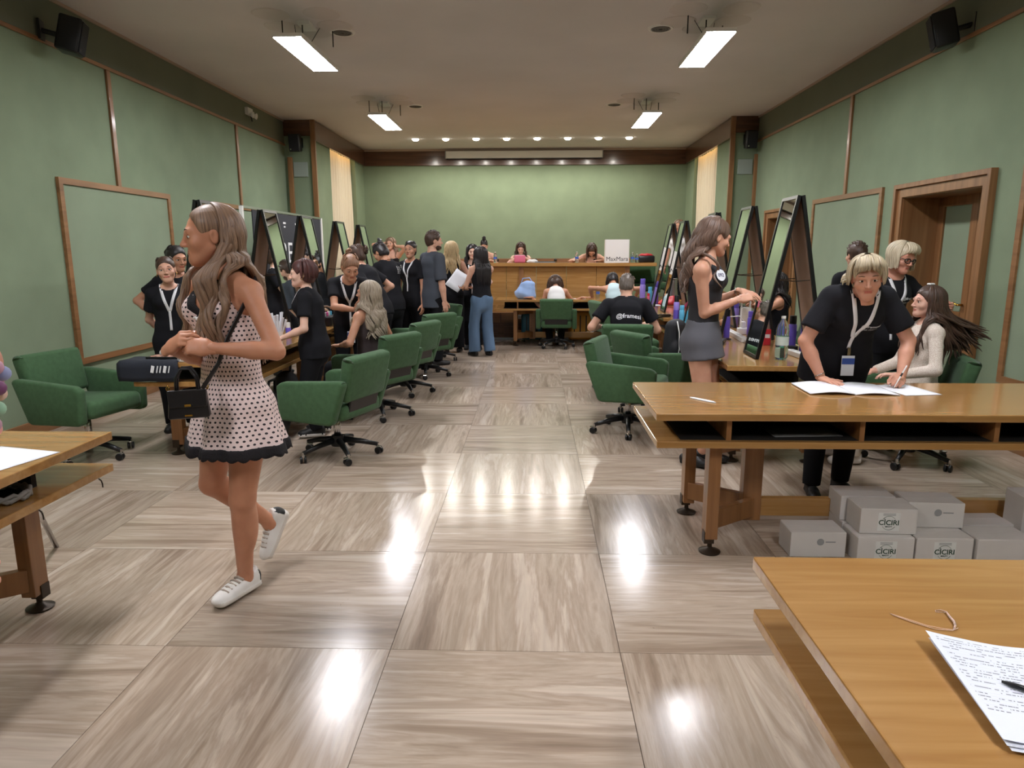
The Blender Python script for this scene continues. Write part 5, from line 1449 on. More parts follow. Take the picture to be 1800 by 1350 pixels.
P14 = person('woman with long wavy blonde hair in black top and trousers, seen from behind', (-0.69, 8.12, 0), 4, 1.68, dict(
    res=0.015, skin=SK1, hair=dict(style='long', length=0.40, wave=0.014, m=H_blond, n=90, vol=0.012), armR=dict(w=(0.20, 0.22, 1.10)), armL=dict(w=(-0.26, 0.06, 0.80)),
    wear=[dict(t='tank', m=M_tee, i0=0, nd=0.045), trs(bell=1.6)], shoes=SHB))
P15 = person('woman with straight black hair and white lanyard facing the viewer in the group', (-0.40, 8.48, 0), 178, 1.64, dict(
    res=0.015, skin=SK4, hyaw=8, hair=dict(style='long', length=0.34, m=H_black, n=80, part=0.1), wear=[dict(t='tank', m=M_tee, i0=0, nd=0.03), trs()], shoes=SHB, armL=dict(w=(-0.2, 0.18, 0.98)), armR=dict(w=(0.2, 0.18, 0.98))))
lanyard(P15, 0.3, False, top='tank')
P16 = person('woman with long straight black hair, black sleeveless top and wide blue jeans', (-0.21, 7.76, 0), 30, 1.60, dict(legL=dict(a=(-0.11, 0.03, 0.075)), legR=dict(a=(0.11, -0.03, 0.075)),
    res=0.014, skin=SK1, hyaw=12, hair=dict(style='long', length=0.46, m=H_black, n=110, vol=0.010), armL=dict(W=(-0.44, 7.86, 0.98), F=(-0.9, 0.2, 0.1), P=(0, 0, 1), h='pinch', pole=(-0.8, -1, -0.4)), armR=dict(W=(-0.34, 8.05, 0.98), F=(-0.9, 0, 0.1), P=(0, 0, 1), h='pinch'),
    wear=[dict(t='tank', m=M_tee, i0=1, inf=0.016, nd=0.03, ah=0.85), dict(t='pants', m=M_denim, bell=1.65, thigh=0.048, wr=0.004)], shoes=SHB))
# -- platform
P17 = person('woman with a high black bun seated on the platform behind the group', (-0.38, 10.86, DH), 180, 1.56, dict(
    res=0.016, skin=SK1, hip=0.545, lean=8, hpitch=25, legL=dict(a=(-0.09, 0.40, 0.08)), legR=dict(a=(0.09, 0.40, 0.08)), armL=dict(w=(-0.14, 0.40, 0.90), f=(0.5, 0.6, 0), p=(0, 0, -1)), armR=dict(w=(0.14, 0.40, 0.90), f=(-0.5, 0.6, 0), p=(0, 0, -1)),
    hair=dict(style='bun', m=H_black, vol=0.004, knot=(0, -0.03, 0.140), kr=0.030), wear=[dict(t='cami', m=M_tee, i0=1), trs()], shoes=SHB))
P18 = person('brown-haired woman looking down behind a pink bag on the platform desk', (0.30, 10.86, DH), 182, 1.50, dict(
    res=0.016, skin=SK4, hip=0.53, lean=16, hpitch=24, legL=dict(a=(-0.09, 0.40, 0.08)), legR=dict(a=(0.09, 0.40, 0.08)), armL=dict(w=(-0.06, 0.36, 0.96), f=(0.5, 0.6, 0.3), p=(0, 0, -1)), armR=dict(w=(0.06, 0.36, 0.96), f=(-0.5, 0.6, 0.3), p=(0, 0, -1)),
    hair=dict(style='long', length=0.28, m=H_dkbr, n=70), wear=[dict(t='cami', m=mat('top_rose', (186, 140, 130), 0.8), i0=1), trs()], shoes=SHB))
P19 = person('dark-haired woman bowing her head onto her arms beside the white shopping bag', (1.62, 10.86, DH), 178, 1.60, dict(
    res=0.016, skin=SK1, hip=0.55, lean=30, hpitch=58, legL=dict(a=(-0.09, 0.40, 0.08)), legR=dict(a=(0.09, 0.40, 0.08)), armL=dict(w=(-0.16, 0.52, 0.895), f=(1, 0.2, 0), p=(0, 0, -1), h='flat', pole=(-1, 0, -0.3)), armR=dict(w=(0.30, 0.52, 0.895), f=(1, 0.3, 0), p=(0, 0, -1), h='flat', pole=(1, 0, -0.3)),
    hair=dict(style='long', length=0.24, m=H_dkbr, n=80), wear=[dict(t='cami', m=M_tee, i0=1), trs()], shoes=SHB))
P24 = person('brown-haired person half hidden behind the far right mirrors', (3.12, 10.15, DH), 150, 1.60, dict(
    res=0.017, skin=SK2, hair=dict(style='long', length=0.25, wave=0.01, m=H_brown, n=60), wear=[dict(t='tee', m=M_whitetop), trs()], shoes=SHB))
# -- desk below the platform
SEATL = dict(legL=dict(a=(-0.09, 0.40, 0.08)), legR=dict(a=(0.09, 0.40, 0.08)))
P20 = person('curly-haired woman in white slumped forward on the desk below the platform', (0.92, 8.66, 0), 2, 1.62, dict(
    res=0.015, skin=SK2, hip=0.51, lean=42, hpitch=62, legL=dict(a=(-0.09, 0.30, 0.08)), legR=dict(a=(0.09, 0.30, 0.08)), armL=dict(W=(0.52, 8.92, 0.79), F=(-0.9, 0.3, 0), P=(0, 0, -1), h='flat', pole=(-1, 0.1, -0.5)), armR=dict(W=(1.34, 8.90, 0.79), F=(0.9, 0.3, 0), P=(0, 0, -1), h='flat', pole=(1, 0.1, -0.5)),
    hair=dict(style='curly', length=0.27, wave=0.030, freq=34, m=H_dkbr, n=220, vol=0.04, amax=175, thick=1.1), wear=[dict(t='tank', m=M_whitetop, i0=1), trs()], shoes=dict(t='sneaker', m=M_sneak, sole=M_sole)))
P21 = person('dark-haired woman in pale blue slumped over the desk below the platform', (1.86, 8.66, 0), 4, 1.62, dict(
    res=0.015, skin=SK2, hip=0.53, lean=34, hpitch=55, legL=dict(a=(-0.09, 0.30, 0.08)), legR=dict(a=(0.09, 0.30, 0.08)), armL=dict(W=(1.50, 8.90, 0.79), F=(-0.8, 0.4, 0), P=(0, 0, -1), h='flat', pole=(-1, 0.1, -0.5)), armR=dict(W=(2.2, 8.95, 0.79), F=(0.2, 0.9, 0), P=(0, 0, -1), h='flat', pole=(1, 0.1, -0.5)),
    hair=dict(style='long', length=0.26, wave=0.012, m=H_black, n=70), wear=[dict(t='tank', m=M_paleblue, i0=1), trs()], shoes=SHB))
P22 = person('grey-haired man seated from behind in a black tee with white lettering', (1.52, 4.80, 0), -4, 1.74, dict(
    res=0.013, male=True, skin=SK1, hip=0.50, lean=24, hpitch=18, hyaw=-6, legL=dict(a=(-0.28, 0.34, 0.08)), legR=dict(a=(0.14, 0.44, 0.08)), armL=dict(w=(-0.27, 0.30, 0.72), f=(0.3, 0.8, 0), p=(0, 0, -1)), armR=dict(w=(0.22, 0.38, 0.74), f=(0, 1, 0), p=(0, 0, -1)),
    hair=dict(style='short', m=H_grey, vol=0.004), wear=[tee(inf=0.014), trs()], shoes=SHB))
# -- right side
P23 = person('young woman with wavy brown hair, black sleeveless top, number sticker and grey mini skirt', (1.74, 2.46, 0), -116, 1.755, dict(
    res=0.011, skin=(214, 164, 138), bare_legs=True, hyaw=40, hpitch=14, lean=1, waistk=0.95, armk=0.95,
    armR=dict(W=(1.95, 2.34, 1.20), F=(1, 0.1, 0.2), P=(0, 0.6, -0.8), h='pinch', pole=(0.45, -1, -0.8)), armL=dict(W=(2.02, 2.56, 1.245), F=(0.9, -0.5, -0.25), P=(0.0, 0.3, -1), h='open', pole=(-0.7, -0.4, -1)),
    legL=dict(a=(-0.075, 0.03, 0.085)), legR=dict(a=(0.075, -0.03, 0.085)),
    hair=dict(style='long', length=0.44, wave=0.022, freq=16, m=H_ombre, n=150, vol=0.014, amax=78, back=0.5), wear=[dict(t='tank', m=mat('top_black_knit', (44, 44, 48), 0.85, bump=0.2, bscale=250), i0=1, inf=0.006, nd=0.035, nf=0.02, ah=1.08, wr=0.001), dict(t='skirt', m=M_skirt, len=0.072, inf=0.010)], shoes=SHB))
P25 = person('blonde woman in black tee with lanyard and badge leaning on the desk and writing', (2.43, 1.88, 0), 179, 1.66, dict(
    res=0.011, skin=(206, 154, 130), fat=1.18, lean=38, hyaw=-18, hpitch=12, hroll=4, hoff=(0, 0.03, -0.065), brow=(120, 92, 70), armk=1.12, headk=1.03, bust=1.15,
    armR=dict(W=(2.235, 1.60, 0.79), F=(0.45, -0.9, -0.12), P=(0, 0, -1), h='flat', pole=(1, -0.2, 0.1)), armL=dict(W=(2.64, 1.50, 0.815), F=(-0.55, -0.8, -0.12), P=(-0.55, 0.2, -0.8), h='fist', pole=(-1, -0.5, 0.2)),
    legL=dict(a=(-0.10, -0.02, 0.075)), legR=dict(a=(0.11, 0.06, 0.075)),
    hair=dict(style='bob', length=0.075, m=H_bl2, vol=0.008, n=120, fringe=0.8, amax=112, thick=0.85), wear=[tee(inf=0.014, sleeve=0.72, drop=0.07, nd=0.05), trs(bell=0.95)], shoes=SHB))
lanyard(P25, 0.10, True, split=0.145, shift=0.01)
P26 = person('platinum blonde woman with black-rimmed glasses and lanyard styling hair', (3.24, 3.02, 0), 190, 1.61, dict(
    res=0.012, skin=(206, 150, 128), fat=1.08, lean=12, hyaw=10, hpitch=16, hroll=-6, brow=(150, 120, 90), armL=dict(w=(-0.26, 0.32, 1.12), f=(-0.2, 0.9, 0), p=(1, 0, 0), h='fist'), armR=dict(w=(0.20, 0.30, 1.10), f=(0, 1, 0.1), p=(-1, 0, 0), h='fist'),
    hair=dict(style='bob', length=0.12, m=H_plat, vol=0.010, n=120, fringe=0.8, thick=0.9), wear=[tee(), trs()], shoes=SHB))
lanyard(P26, 0.25, False, split=0.15)
P27 = person('seated woman with long brown hair blowing sideways in a cream lace top', (3.30, 2.50, 0), 84, 1.58, dict(
    res=0.011, skin=(222, 176, 156), hip=0.52, lean=-2, hyaw=6, hpitch=-2, legL=dict(a=(-0.09, 0.44, 0.08)), legR=dict(a=(0.09, 0.42, 0.08)), armL=dict(w=(-0.18, 0.22, 0.68), f=(0.3, 1, 0), p=(0, 0, -1), pole=(-0.6, -1, 0)), armR=dict(w=(0.10, 0.28, 0.66), f=(0, 1, 0), p=(0, 0, -1)),
    hair=dict(style='long', length=0.44, wave=0.008, m=H_dkbr, n=190, thick=0.75, vol=0.008, blow=(0.05, -0.85, -0.25, 0)), wear=[dict(t='tee', m=M_lace, sleeve=1.92, inf=0.005, wr=0.0012, nr=0.042), dict(t='pants', m=mat('trousers_cream', (206, 196, 182), 0.85))], shoes=dict(t='sneaker', m=M_sneak, sole=M_sole)))
P28 = person('person with short dark hair whose crown shows behind the writing woman', (3.36, 3.74, 0), 5, 1.60, dict(
    res=0.015, skin=SK1, hair=dict(style='short', m=H_dkbr, vol=0.010), wear=[tee(), trs()], shoes=SHB))
P29 = person('woman with black curly hair seated beyond the nearest right mirror, arm raised', (3.24, 5.22, 0), 80, 1.56, dict(
    res=0.013, skin=SK2, hip=0.545, lean=6, legL=dict(a=(-0.09, 0.16, 0.08)), legR=dict(a=(0.09, 0.16, 0.08)), armL=dict(w=(-0.06, 0.26, 0.95), h='relax', f=(0.6, 0.6, 0.1), p=(0, 0, -1), pole=(-1, -0.4, -0.3)), armR=dict(w=(0.14, 0.30, 0.98), f=(0, 1, 0), p=(0, 0, -1)),
    hair=dict(style='curly', length=0.30, wave=0.022, m=H_black, n=80, vol=0.014), wear=[dict(t='tank', m=M_tee, i0=1), trs()], shoes=SHB))
chair(3.26, 5.20, 80, 'green swivel armchair of the curly black-haired woman beyond the right mirror')
P30 = person('person cut off at the left edge, only a bare arm with pastel beads showing', (-0.715, -1.05, 0), 0, 1.70, dict(legR=dict(a=(-0.24, -0.05, 0.08)), legL=dict(a=(-0.36, 0.0, 0.08)), hx=-0.17, side=17, fat=0.85,
    res=0.013, skin=(206, 150, 128), hair=dict(style='long', length=0.3, m=H_dkbr, n=60), armR=dict(w=(0.07, -0.02, 0.84), pole=(0.5, -1, 0)), wear=[dict(t='tank', m=M_paleblue, i0=0), trs()], shoes=SHB))
# ================================================================== things on and around the desks
TZ = 0.7605
M_pur = mat('bottle_purple', (108, 90, 196), 0.35); M_vio = mat('bottle_lilac', (150, 130, 214), 0.35); M_cyan = mat('bottle_light_blue', (92, 176, 214), 0.35)
M_red = mat('plastic_red', (196, 44, 52), 0.45); M_pink = mat('plastic_pink', (226, 78, 150), 0.4); M_teal = mat('jar_green', (60, 150, 120), 0.4)
M_pet = mat('clear_plastic', (214, 228, 226), 0.06, trans=0.92, ior=1.2); M_petg = mat('clear_green_plastic', (206, 236, 220), 0.05, trans=0.95, ior=1.2)
M_lblue = mat('label_blue', (70, 104, 190), 0.5); M_grey = mat('grey_plastic', (150, 150, 150), 0.5)

def bottle(name, label, x, y, z, h, r, m, capm, cap=0.22, label_m=None, group='styling products on the desks', neck=0.55):
    e = empty(name, (x, y, z)); tag(e, label, 'bottle', group)
    hb = h*(1-cap)
    MB().lathe([(0, 0), (r*0.92, 0), (r, 0.006), (r, hb-r*0.5), (r*0.8, hb-r*0.12), (r*neck, hb), (0, hb)], n=18).build('body', m, e, auto=True)
    MB().lathe([(r*0.86, hb-0.004), (r*0.86, h-0.006), (r*0.78, h), (0, h)], n=18).build('cap', capm, e, auto=True)
    if label_m: MB().lathe([(r+0.0006, hb*0.22), (r+0.0006, hb*0.62)], n=18, cap=False).build('label_band', label_m, e, True)
    return e
def water_bottle(label, x, y, z, h=0.30, r=0.042, m=None, lab=None, group='water bottles'):
    e = empty('water_bottle', (x, y, z)); tag(e, label, 'bottle', group)
    prof = [(0, 0.004), (r*0.7, 0.0), (r, 0.02), (r, h*0.25), (r*0.93, h*0.29), (r, h*0.33), (r, h*0.55), (r*0.94, h*0.6), (r, h*0.66), (r*0.85, h*0.78), (r*0.45, h*0.9), (r*0.32, h*0.93), (r*0.32, h*0.96)]
    MB().lathe(prof, n=20).build('body', m or M_pet, e, True)
    MB().lathe([(r*0.36, h*0.945), (r*0.36, h), (0, h)], n=14).build('cap', M_white, e, auto=True)
    MB().lathe([(r+0.001, h*0.34), (r+0.001, h*0.54)], n=20, cap=False).build('label_band', lab or M_lblue, e, True)
    return e
# right row, nearer desk
water_bottle('green water bottle standing beside the foot of the nearest right mirror', 2.315, 2.50, TZ, 0.31, 0.045, M_petg, mat('label_pale', (206, 220, 214), 0.5))
bottle('spray_can', 'tall purple spray can with black cap right of the green water bottle', 2.56, 2.98, TZ, 0.27, 0.030, M_pur, M_blk)
bottle('spray_can', 'short purple bottle standing just left of the tall purple can', 2.50, 3.04, TZ, 0.15, 0.030, M_vio, M_pur)
bottle('spray_can', 'dark purple flask hard against the writing woman\'s arm', 2.63, 2.93, TZ, 0.18, 0.028, M_pur, M_pur)
bottle('spray_can', 'purple can behind the skirt woman\'s hip on the right desk', 2.28, 3.80, TZ, 0.25, 0.028, M_pur, M_blk)
bottle('spray_can', 'purple bottle with dark shoulder between the two nearest right mirrors', 2.55, 3.98, TZ, 0.22, 0.034, M_pur, M_pur)
bottle('spray_can', 'lilac can standing behind the skirt woman\'s hands', 2.60, 4.65, TZ, 0.26, 0.030, M_vio, M_pur)
bottle('spray_can', 'tall lilac can alone at the desk gap left of the skirt woman', 2.08, 5.05, TZ, 0.30, 0.030, M_vio, M_blk, label_m=M_pur)
bottle('spray_can', 'light blue can on the desk next to the skirt woman\'s elbow', 2.12, 4.95, TZ, 0.20, 0.028, M_cyan, M_cyan)
# right row, farther desk
bottle('spray_can', 'tall lilac bottle at the far end of the right desks', 2.19, 8.12, TZ, 0.36, 0.042, M_vio, M_pur)
bottle('spray_can', 'light blue can at the far end of the right desks', 2.30, 8.10, TZ, 0.24, 0.034, M_cyan, M_cyan)
bottle('spray_can', 'short purple can at the far end of the right desks', 2.37, 7.95, TZ, 0.17, 0.030, M_pur, M_pur)
bottle('spray_can', 'small pink tube between the far lilac and blue cans', 2.26, 8.0, TZ, 0.15, 0.022, mat('tube_rose', (206, 90, 120), 0.45), M_red)
for i, (x, y, w_, lb) in enumerate(((2.47, 3.30, 0.055, 'left of two'), (2.55, 3.22, 0.045, 'right of two'))):
    e = empty('product_box', (x, y, TZ)); tag(e, 'small red carton behind the green water bottle, %s' % lb, 'box', 'red cartons')
    MB().box((0, 0, 0.065), (w_, 0.05, 0.13), None, 0.002).build('carton', M_red, e); MB().box((0, -0.0255, 0.075), (w_*0.7, 0.002, 0.03)).build('label_panel', M_white, e)
for x, y, m, lb in ((2.44, 2.86, M_teal, 'green lidded cosmetic jar behind the water bottle'), (2.50, 2.80, M_blk, 'black cosmetic jar behind the water bottle')):
    e = empty('jar', (x, y, TZ)); tag(e, lb, 'jar')
    MB().lathe([(0, 0), (0.04, 0), (0.04, 0.035), (0, 0.035)], n=20).build('body', M_blk, e, auto=True); MB().lathe([(0.042, 0.033), (0.042, 0.058), (0.0, 0.06)], n=20).build('lid', m, e, auto=True)
def power_strip(label, a, b):
    a, b = Vector(a), Vector(b); d = b-a; e = empty('power_strip', (a+b)/2, math.atan2(d.y, d.x)); tag(e, label, 'power strip', 'white power strips')
    MB().box((0, 0, 0.02), (d.length, 0.052, 0.04), None, 0.006).build('housing', M_white, e)
    for k in range(6): MB().lathe([(0, 0.041), (0.017, 0.041), (0.0175, 0.0405)], (-d.length*0.38+k*d.length*0.14, 0, 0), 14).build('socket', M_grey, e)
    MB().tube([(d.length/2, 0, 0.015), (d.length/2+0.06, 0.02, 0.006), (d.length/2+0.16, 0.0, 0.006)], 0.004, 6).build('cable', M_white, e, True)
power_strip('white power strip lying in front of the purple cans on the right desk', (2.46, 2.98, TZ), (2.50, 2.30, TZ))
power_strip('white power strip with plugs behind the nearest right mirror', (2.40, 4.22, TZ), (2.34, 3.45, TZ))
e = empty('plug_adaptor', (2.50, 4.05, TZ)); tag(e, 'white plug adaptor with a looping white cable on the right desk', 'adaptor')
MB().box((0, 0, 0.03), (0.10, 0.07, 0.06), None, 0.008).build('block', M_white, e); MB().box((0.0, 0, 0.09), (0.04, 0.04, 0.06), None, 0.01).build('plug', M_white, e)
MB().tube([(0, 0, 0.12), (-0.04, 0.0, 0.17), (-0.12, 0.02, 0.16), (-0.18, 0.04, 0.08), (-0.2, 0.05, 0.01)], 0.005, 6).build('cable', M_white, e, True)
def hair_iron(label, x, y, rz, z=TZ):
    e = empty('hair_straightener', (x, y, z), R_(rz)); tag(e, label, 'straightener', 'hair straighteners')
    for s in (-1, 1): MB().box((0, 0, 0.016+0.011*s), (0.27, 0.032, 0.018), rotM('Y', 2*s), 0.006).build('arm', M_blk, e)
    MB().tube([(0.135, 0, 0.012), (0.2, 0.03, 0.006), (0.28, -0.04, 0.006), (0.36, 0.0, 0.006)], 0.004, 6).build('cable', M_blk, e, True)
hair_iron('black hair straightener lying on the right desk in front of the skirt woman', 2.14, 3.38, 70)
hair_iron('black hair straightener lying at the edge of the desk gap on the right', 2.05, 5.75, 30)
for x, y, w_, m, lb in ((2.52, 7.75, 0.30, M_red, 'crumpled red cloth on the far right desk, left heap'), (2.75, 7.2, 0.24, mat('cloth_magenta', (170, 50, 90), 0.8), 'crumpled magenta cloth on the far right desk')):
    f = Field((-0.2, -0.2, -0.02), (0.2, 0.2, 0.2), 0.012); f.ell((0, 0, 0.02), (w_*0.5, w_*0.45, 0.07), k=0.02); f.ell((0.05, 0.02, 0.06), (w_*0.3, w_*0.25, 0.06), k=0.02); f.wrinkle(0.012, 42, x, 1.0); f.half((0, 0, 0.002), (0, 0, -1))
    V, Q = f.mesh(); o = np_mesh('cloth', V, Q, [m]); o.location = (x, y, TZ); tag(o, lb, 'cloth')
e = empty('metal_canister', (2.62, 7.95, TZ)); tag(e, 'ribbed metal canister between the far right mirrors', 'canister')
MB().lathe([(0, 0)]+[(0.048+0.004*(k % 2), 0.01+0.018*k) for k in range(19)]+[(0.05, 0.36)], n=20).build('ribbed_wall', M_alu, e, True); MB().lathe([(0.055, 0.345), (0.055, 0.37), (0, 0.372)], n=20).build('lid', M_chrome, e, auto=True)
def tote(label, x, y, z, w_, d_, h_, m, rz=0, handle=M_white, name='paper_bag', text=None, up=True):
    e = empty(name, (x, y, z), R_(rz)); tag(e, label, 'bag')
    t = 0.004
    MB().box((0, -d_/2, h_/2), (w_, t, h_)).build('front_panel', m, e); MB().box((0, d_/2, h_/2), (w_, t, h_)).build('back_panel', m, e)
    for s in (-1, 1): MB().box((s*w_/2, 0, h_/2), (t, d_+t, h_)).build('side_panel', m, e)
    MB().box((0, 0, t/2), (w_, d_, t)).build('base', m, e)
    for s in ((-1, 1) if up else ()):
        MB().tube([(-w_*0.2, s*d_/2, h_*0.93), (-w_*0.17, s*d_/2, h_+0.10), (0, s*d_/2, h_+0.14), (w_*0.17, s*d_/2, h_+0.10), (w_*0.2, s*d_/2, h_*0.93)], 0.005, 6).build('handle', handle, e, True)
    if text: text_mesh('lettering', text[0], text[1], text[2], e, Matrix.Translation((text[3], -d_/2-t/2-0.001, text[4])) @ Matrix.Rotation(R_(90), 4, 'X'), bold=0.0)
    return e
tote('small white bag with white handles beyond the skirt woman\'s hands', 2.62, 4.40, TZ, 0.15, 0.08, 0.22, M_white, 80)
e = empty('equipment_case', (2.66, 5.0, TZ)); tag(e, 'black equipment case on the right desk behind the skirt woman\'s hands', 'case')
MB().box((0, 0, 0.10), (0.22, 0.28, 0.20), None, 0.01).build('shell', M_blk, e); MB().tube([(-0.115, -0.06, 0.14), (-0.14, -0.06, 0.15), (-0.14, 0.06, 0.15), (-0.115, 0.06, 0.14)], 0.008, 6).build('handle', M_blkm, e, True)
# sheets on the right desks
def sheet(label, c, rz, w_=0.21, h_=0.297, curl=0.0, m=None, z=TZ, name='paper_sheet', cat='paper', n=1, tilt=None):
    P = []
    for i in range(9):
        u = i/8-0.5; P.append([(u*w_, v*h_, 0.0012+curl*(u*2)**2*0.5+curl*abs(v)*0.3) for v in (-0.5, -0.25, 0, 0.25, 0.5)])
    o = MB().grid(P).build(name, m or M_paper, None, True); o.location = (*c, z); o.rotation_euler = (0, 0, R_(rz)) if tilt is None else tilt
    s = o.modifiers.new('thick', 'SOLIDIFY'); s.thickness = 0.0006*n; s.offset = 1
    tag(o, label, cat)
    return o
sheet('loose white sheets on the right desk behind the skirt woman', (2.22, 4.55), 20, n=4)
sheet('flat white sheets at the end of the farther right desk', (2.22, 7.6), 85, n=5)
# black backpack hanging at the chair beside the skirt woman
f = Field((-0.2, -0.15, -0.05), (0.2, 0.15, 0.5), 0.013); f.seg((0, 0, 0.09), (0, 0, 0.34), (0.14, 0.09), (0.12, 0.075), k=0.03); f.ell((0, -0.07, 0.13), (0.10, 0.05, 0.09), k=0.03); f.wrinkle(0.004, 30, 2.0); V, Q = f.mesh()
e = empty('backpack', (1.92, 4.25, 0.47), R_(30)); tag(e, 'black backpack with pale straps beside the second green chair on the right', 'backpack')
np_mesh('body', V, Q, [mat('nylon_black', (34, 34, 38), 0.7)], e)
for s in (-1, 1): MB().tube([(s*0.06, -0.085, 0.40), (s*0.075, -0.135, 0.30), (s*0.08, -0.15, 0.15), (s*0.07, -0.12, 0.04)], 0.013, 8, flat=0.4).build('strap', M_white, e, True)

# ---- left row
e = empty('brush_apron', (-2.13, 2.295, TZ)); tag(e, 'black cloth brush apron with white marks hanging over the end of the left desk', 'apron')
P = []
for i in range(15):
    u = i/14; row = []
    for v in np.linspace(0, 1, 12):
        x = -0.24+0.42*u; s = v*0.345
        yy, zz = (0.20-s, 0.006) if s < 0.205 else (-0.012-0.004*math.sin(u*9), 0.006-(s-0.205))
        row.append((x+0.012*math.sin(v*6+u*3), yy, zz+0.002*math.sin(u*16)))
    P.append(row)
ap = MB().grid(P).build('cloth', mat('apron_black', (30, 34, 44), 0.8), e, True); so = ap.modifiers.new('t', 'SOLIDIFY'); so.thickness = 0.006; so.offset = 1
for k, (dx, w_) in enumerate(((0.0, 0.022), (0.034, 0.008), (0.056, 0.008), (0.088, 0.020), (0.118, 0.007))):
    MB().box((0.01+dx, -0.026, -0.045), (w_, 0.003, 0.05), rotM('Y', 14)).build('printed_mark', M_print, e)
pts = [(-2.20, 2.42), (-2.10, 2.45), (-2.00, 2.43)]
e = empty('make_up_palette', (-2.10, 2.44, TZ+0.012)); tag(e, 'open make-up palette with powder pans on the end of the left desk', 'palette')
MB().box((0, 0, 0.008), (0.24, 0.14, 0.014), None, 0.003).build('tray', M_blk, e)
for i in range(5):
    for j in range(2): MB().lathe([(0, 0.0165), (0.018, 0.0165), (0.019, 0.015)], (-0.085+i*0.042, -0.03+j*0.055, 0), 14).build('pan', mat('powder_%d' % ((i+j) % 3), ((196, 140, 118), (212, 164, 142), (160, 104, 88))[(i+j) % 3], 0.8), e)
for i, (dx, lb) in enumerate(((0.02, 'left'), (0.065, 'right'))):
    bottle('foundation_bottle', 'small skin-toned foundation bottle with black cap on the left desk end, %s of the pair' % lb, -2.10+dx, 2.55, TZ, 0.085, 0.019, mat('foundation_beige', (206, 152, 120), 0.3), M_blk, 0.45, group='foundation bottles')
f = Field((-0.06, -0.05, -0.01), (0.06, 0.05, 0.09), 0.006); f.ell((0, 0, 0.03), (0.04, 0.03, 0.03)); f.ell((0.02, 0, 0.055), (0.025, 0.025, 0.025)); f.wrinkle(0.004, 90, 1, 1); f.half((0, 0, 0.001), (0, 0, -1)); V, Q = f.mesh()
o = np_mesh('cotton_wad', V, Q, [M_whitetop]); o.location = (-2.17, 2.55, TZ); tag(o, 'white crumpled cotton wad beside the foundation bottles', 'cotton')
e = empty('light_bar', (-1.90, 2.52, TZ), R_(80)); tag(e, 'white make-up light bar lying on the end of the left desk', 'light bar')
MB().box((0, 0, 0.022), (0.42, 0.055, 0.044), None, 0.006).build('housing', M_white, e)
for q in (-1, 1): MB().box((-0.211, q*0.012, 0.022), (0.003, 0.014, 0.016)).build('switch', M_grey, e)
e = empty('brush_pot', (-1.62, 3.36, TZ)); tag(e, 'fan of white disposable brushes in a clear pot beside the red-haired woman', 'brush pot')
MB().lathe([(0, 0), (0.035, 0), (0.042, 0.10), (0.039, 0.10), (0.033, 0.004), (0, 0.004)], n=18).build('pot', M_white, e, auto=True)
for k in range(14):
    a = k*2.4; s = 0.025+0.02*(k % 3)/2
    MB().tube([(0.01*math.cos(a), 0.01*math.sin(a), 0.01), (1.6*s*math.cos(a), 1.6*s*math.sin(a), 0.20+0.02*(k % 4))], [0.004, 0.011], 6, flat=0.35).build('brush', M_paper, e)
bottle('spray_bottle', 'small bottle with blue and pink label behind the brush pot', -1.72, 3.62, TZ, 0.16, 0.024, M_white, M_white, 0.3, M_pink)
bottle('spray_bottle', 'second small bottle with violet label behind the brush pot', -1.66, 3.72, TZ, 0.14, 0.024, M_pur, M_white, 0.3, M_lblue)
e = empty('hair_dryer', (-1.64, 4.45, TZ), R_(-60)); tag(e, 'bright pink hair dryer standing on the left desk behind the red-haired woman', 'hair dryer')
MB().lathe([(0, -0.10), (0.045, -0.10), (0.05, -0.03), (0.042, 0.06), (0.036, 0.10), (0, 0.10)], (0, 0, 0.19), 18, rotM('Y', 100)).build('barrel', M_pink, e, auto=True)
MB().tube([(-0.02, 0, 0.17), (-0.03, 0, 0.06), (-0.035, 0, 0.0)], [0.024, 0.022, 0.026], 12).build('handle', M_pink, e, True)
e = empty('cup', (-1.57, 3.12, TZ)); tag(e, 'white paper cup at the red-haired woman\'s hands', 'cup')
MB().lathe([(0, 0), (0.027, 0), (0.036, 0.085), (0.034, 0.085), (0.026, 0.004), (0, 0.004)], n=20).build('wall', M_white, e, auto=True); MB().lathe([(0, 0.07), (0.033, 0.07)], n=20).build('coffee', mat('coffee', (60, 36, 24), 0.3), e)
hair_iron('black hair straightener lying on the left desk near the white cup', -1.75, 3.05, 100)
for x, y, lb, w_ in ((-1.98, 3.45, 'black make-up case standing open on the left desk', 0.26), (-1.66, 4.85, 'black tool pouch on the left desk behind the bending artist', 0.22)):
    e = empty('make_up_case', (x, y, TZ)); tag(e, lb, 'case')
    MB().box((0, 0, 0.05), (w_, 0.3, 0.10), None, 0.012).build('tray', M_blk, e); MB().box((-w_/2-0.02, 0, 0.17), (0.03, 0.3, 0.24), rotM('Y', -12), 0.012).build('lid', M_blk, e)
    for k in range(4): MB().lathe([(0, 0.1), (0.014, 0.1), (0.014, 0.14), (0, 0.142)], (0.03, -0.1+k*0.065, 0), 10).build('tube', (M_grey, M_pink, M_white, M_cyan)[k], e, auto=True)
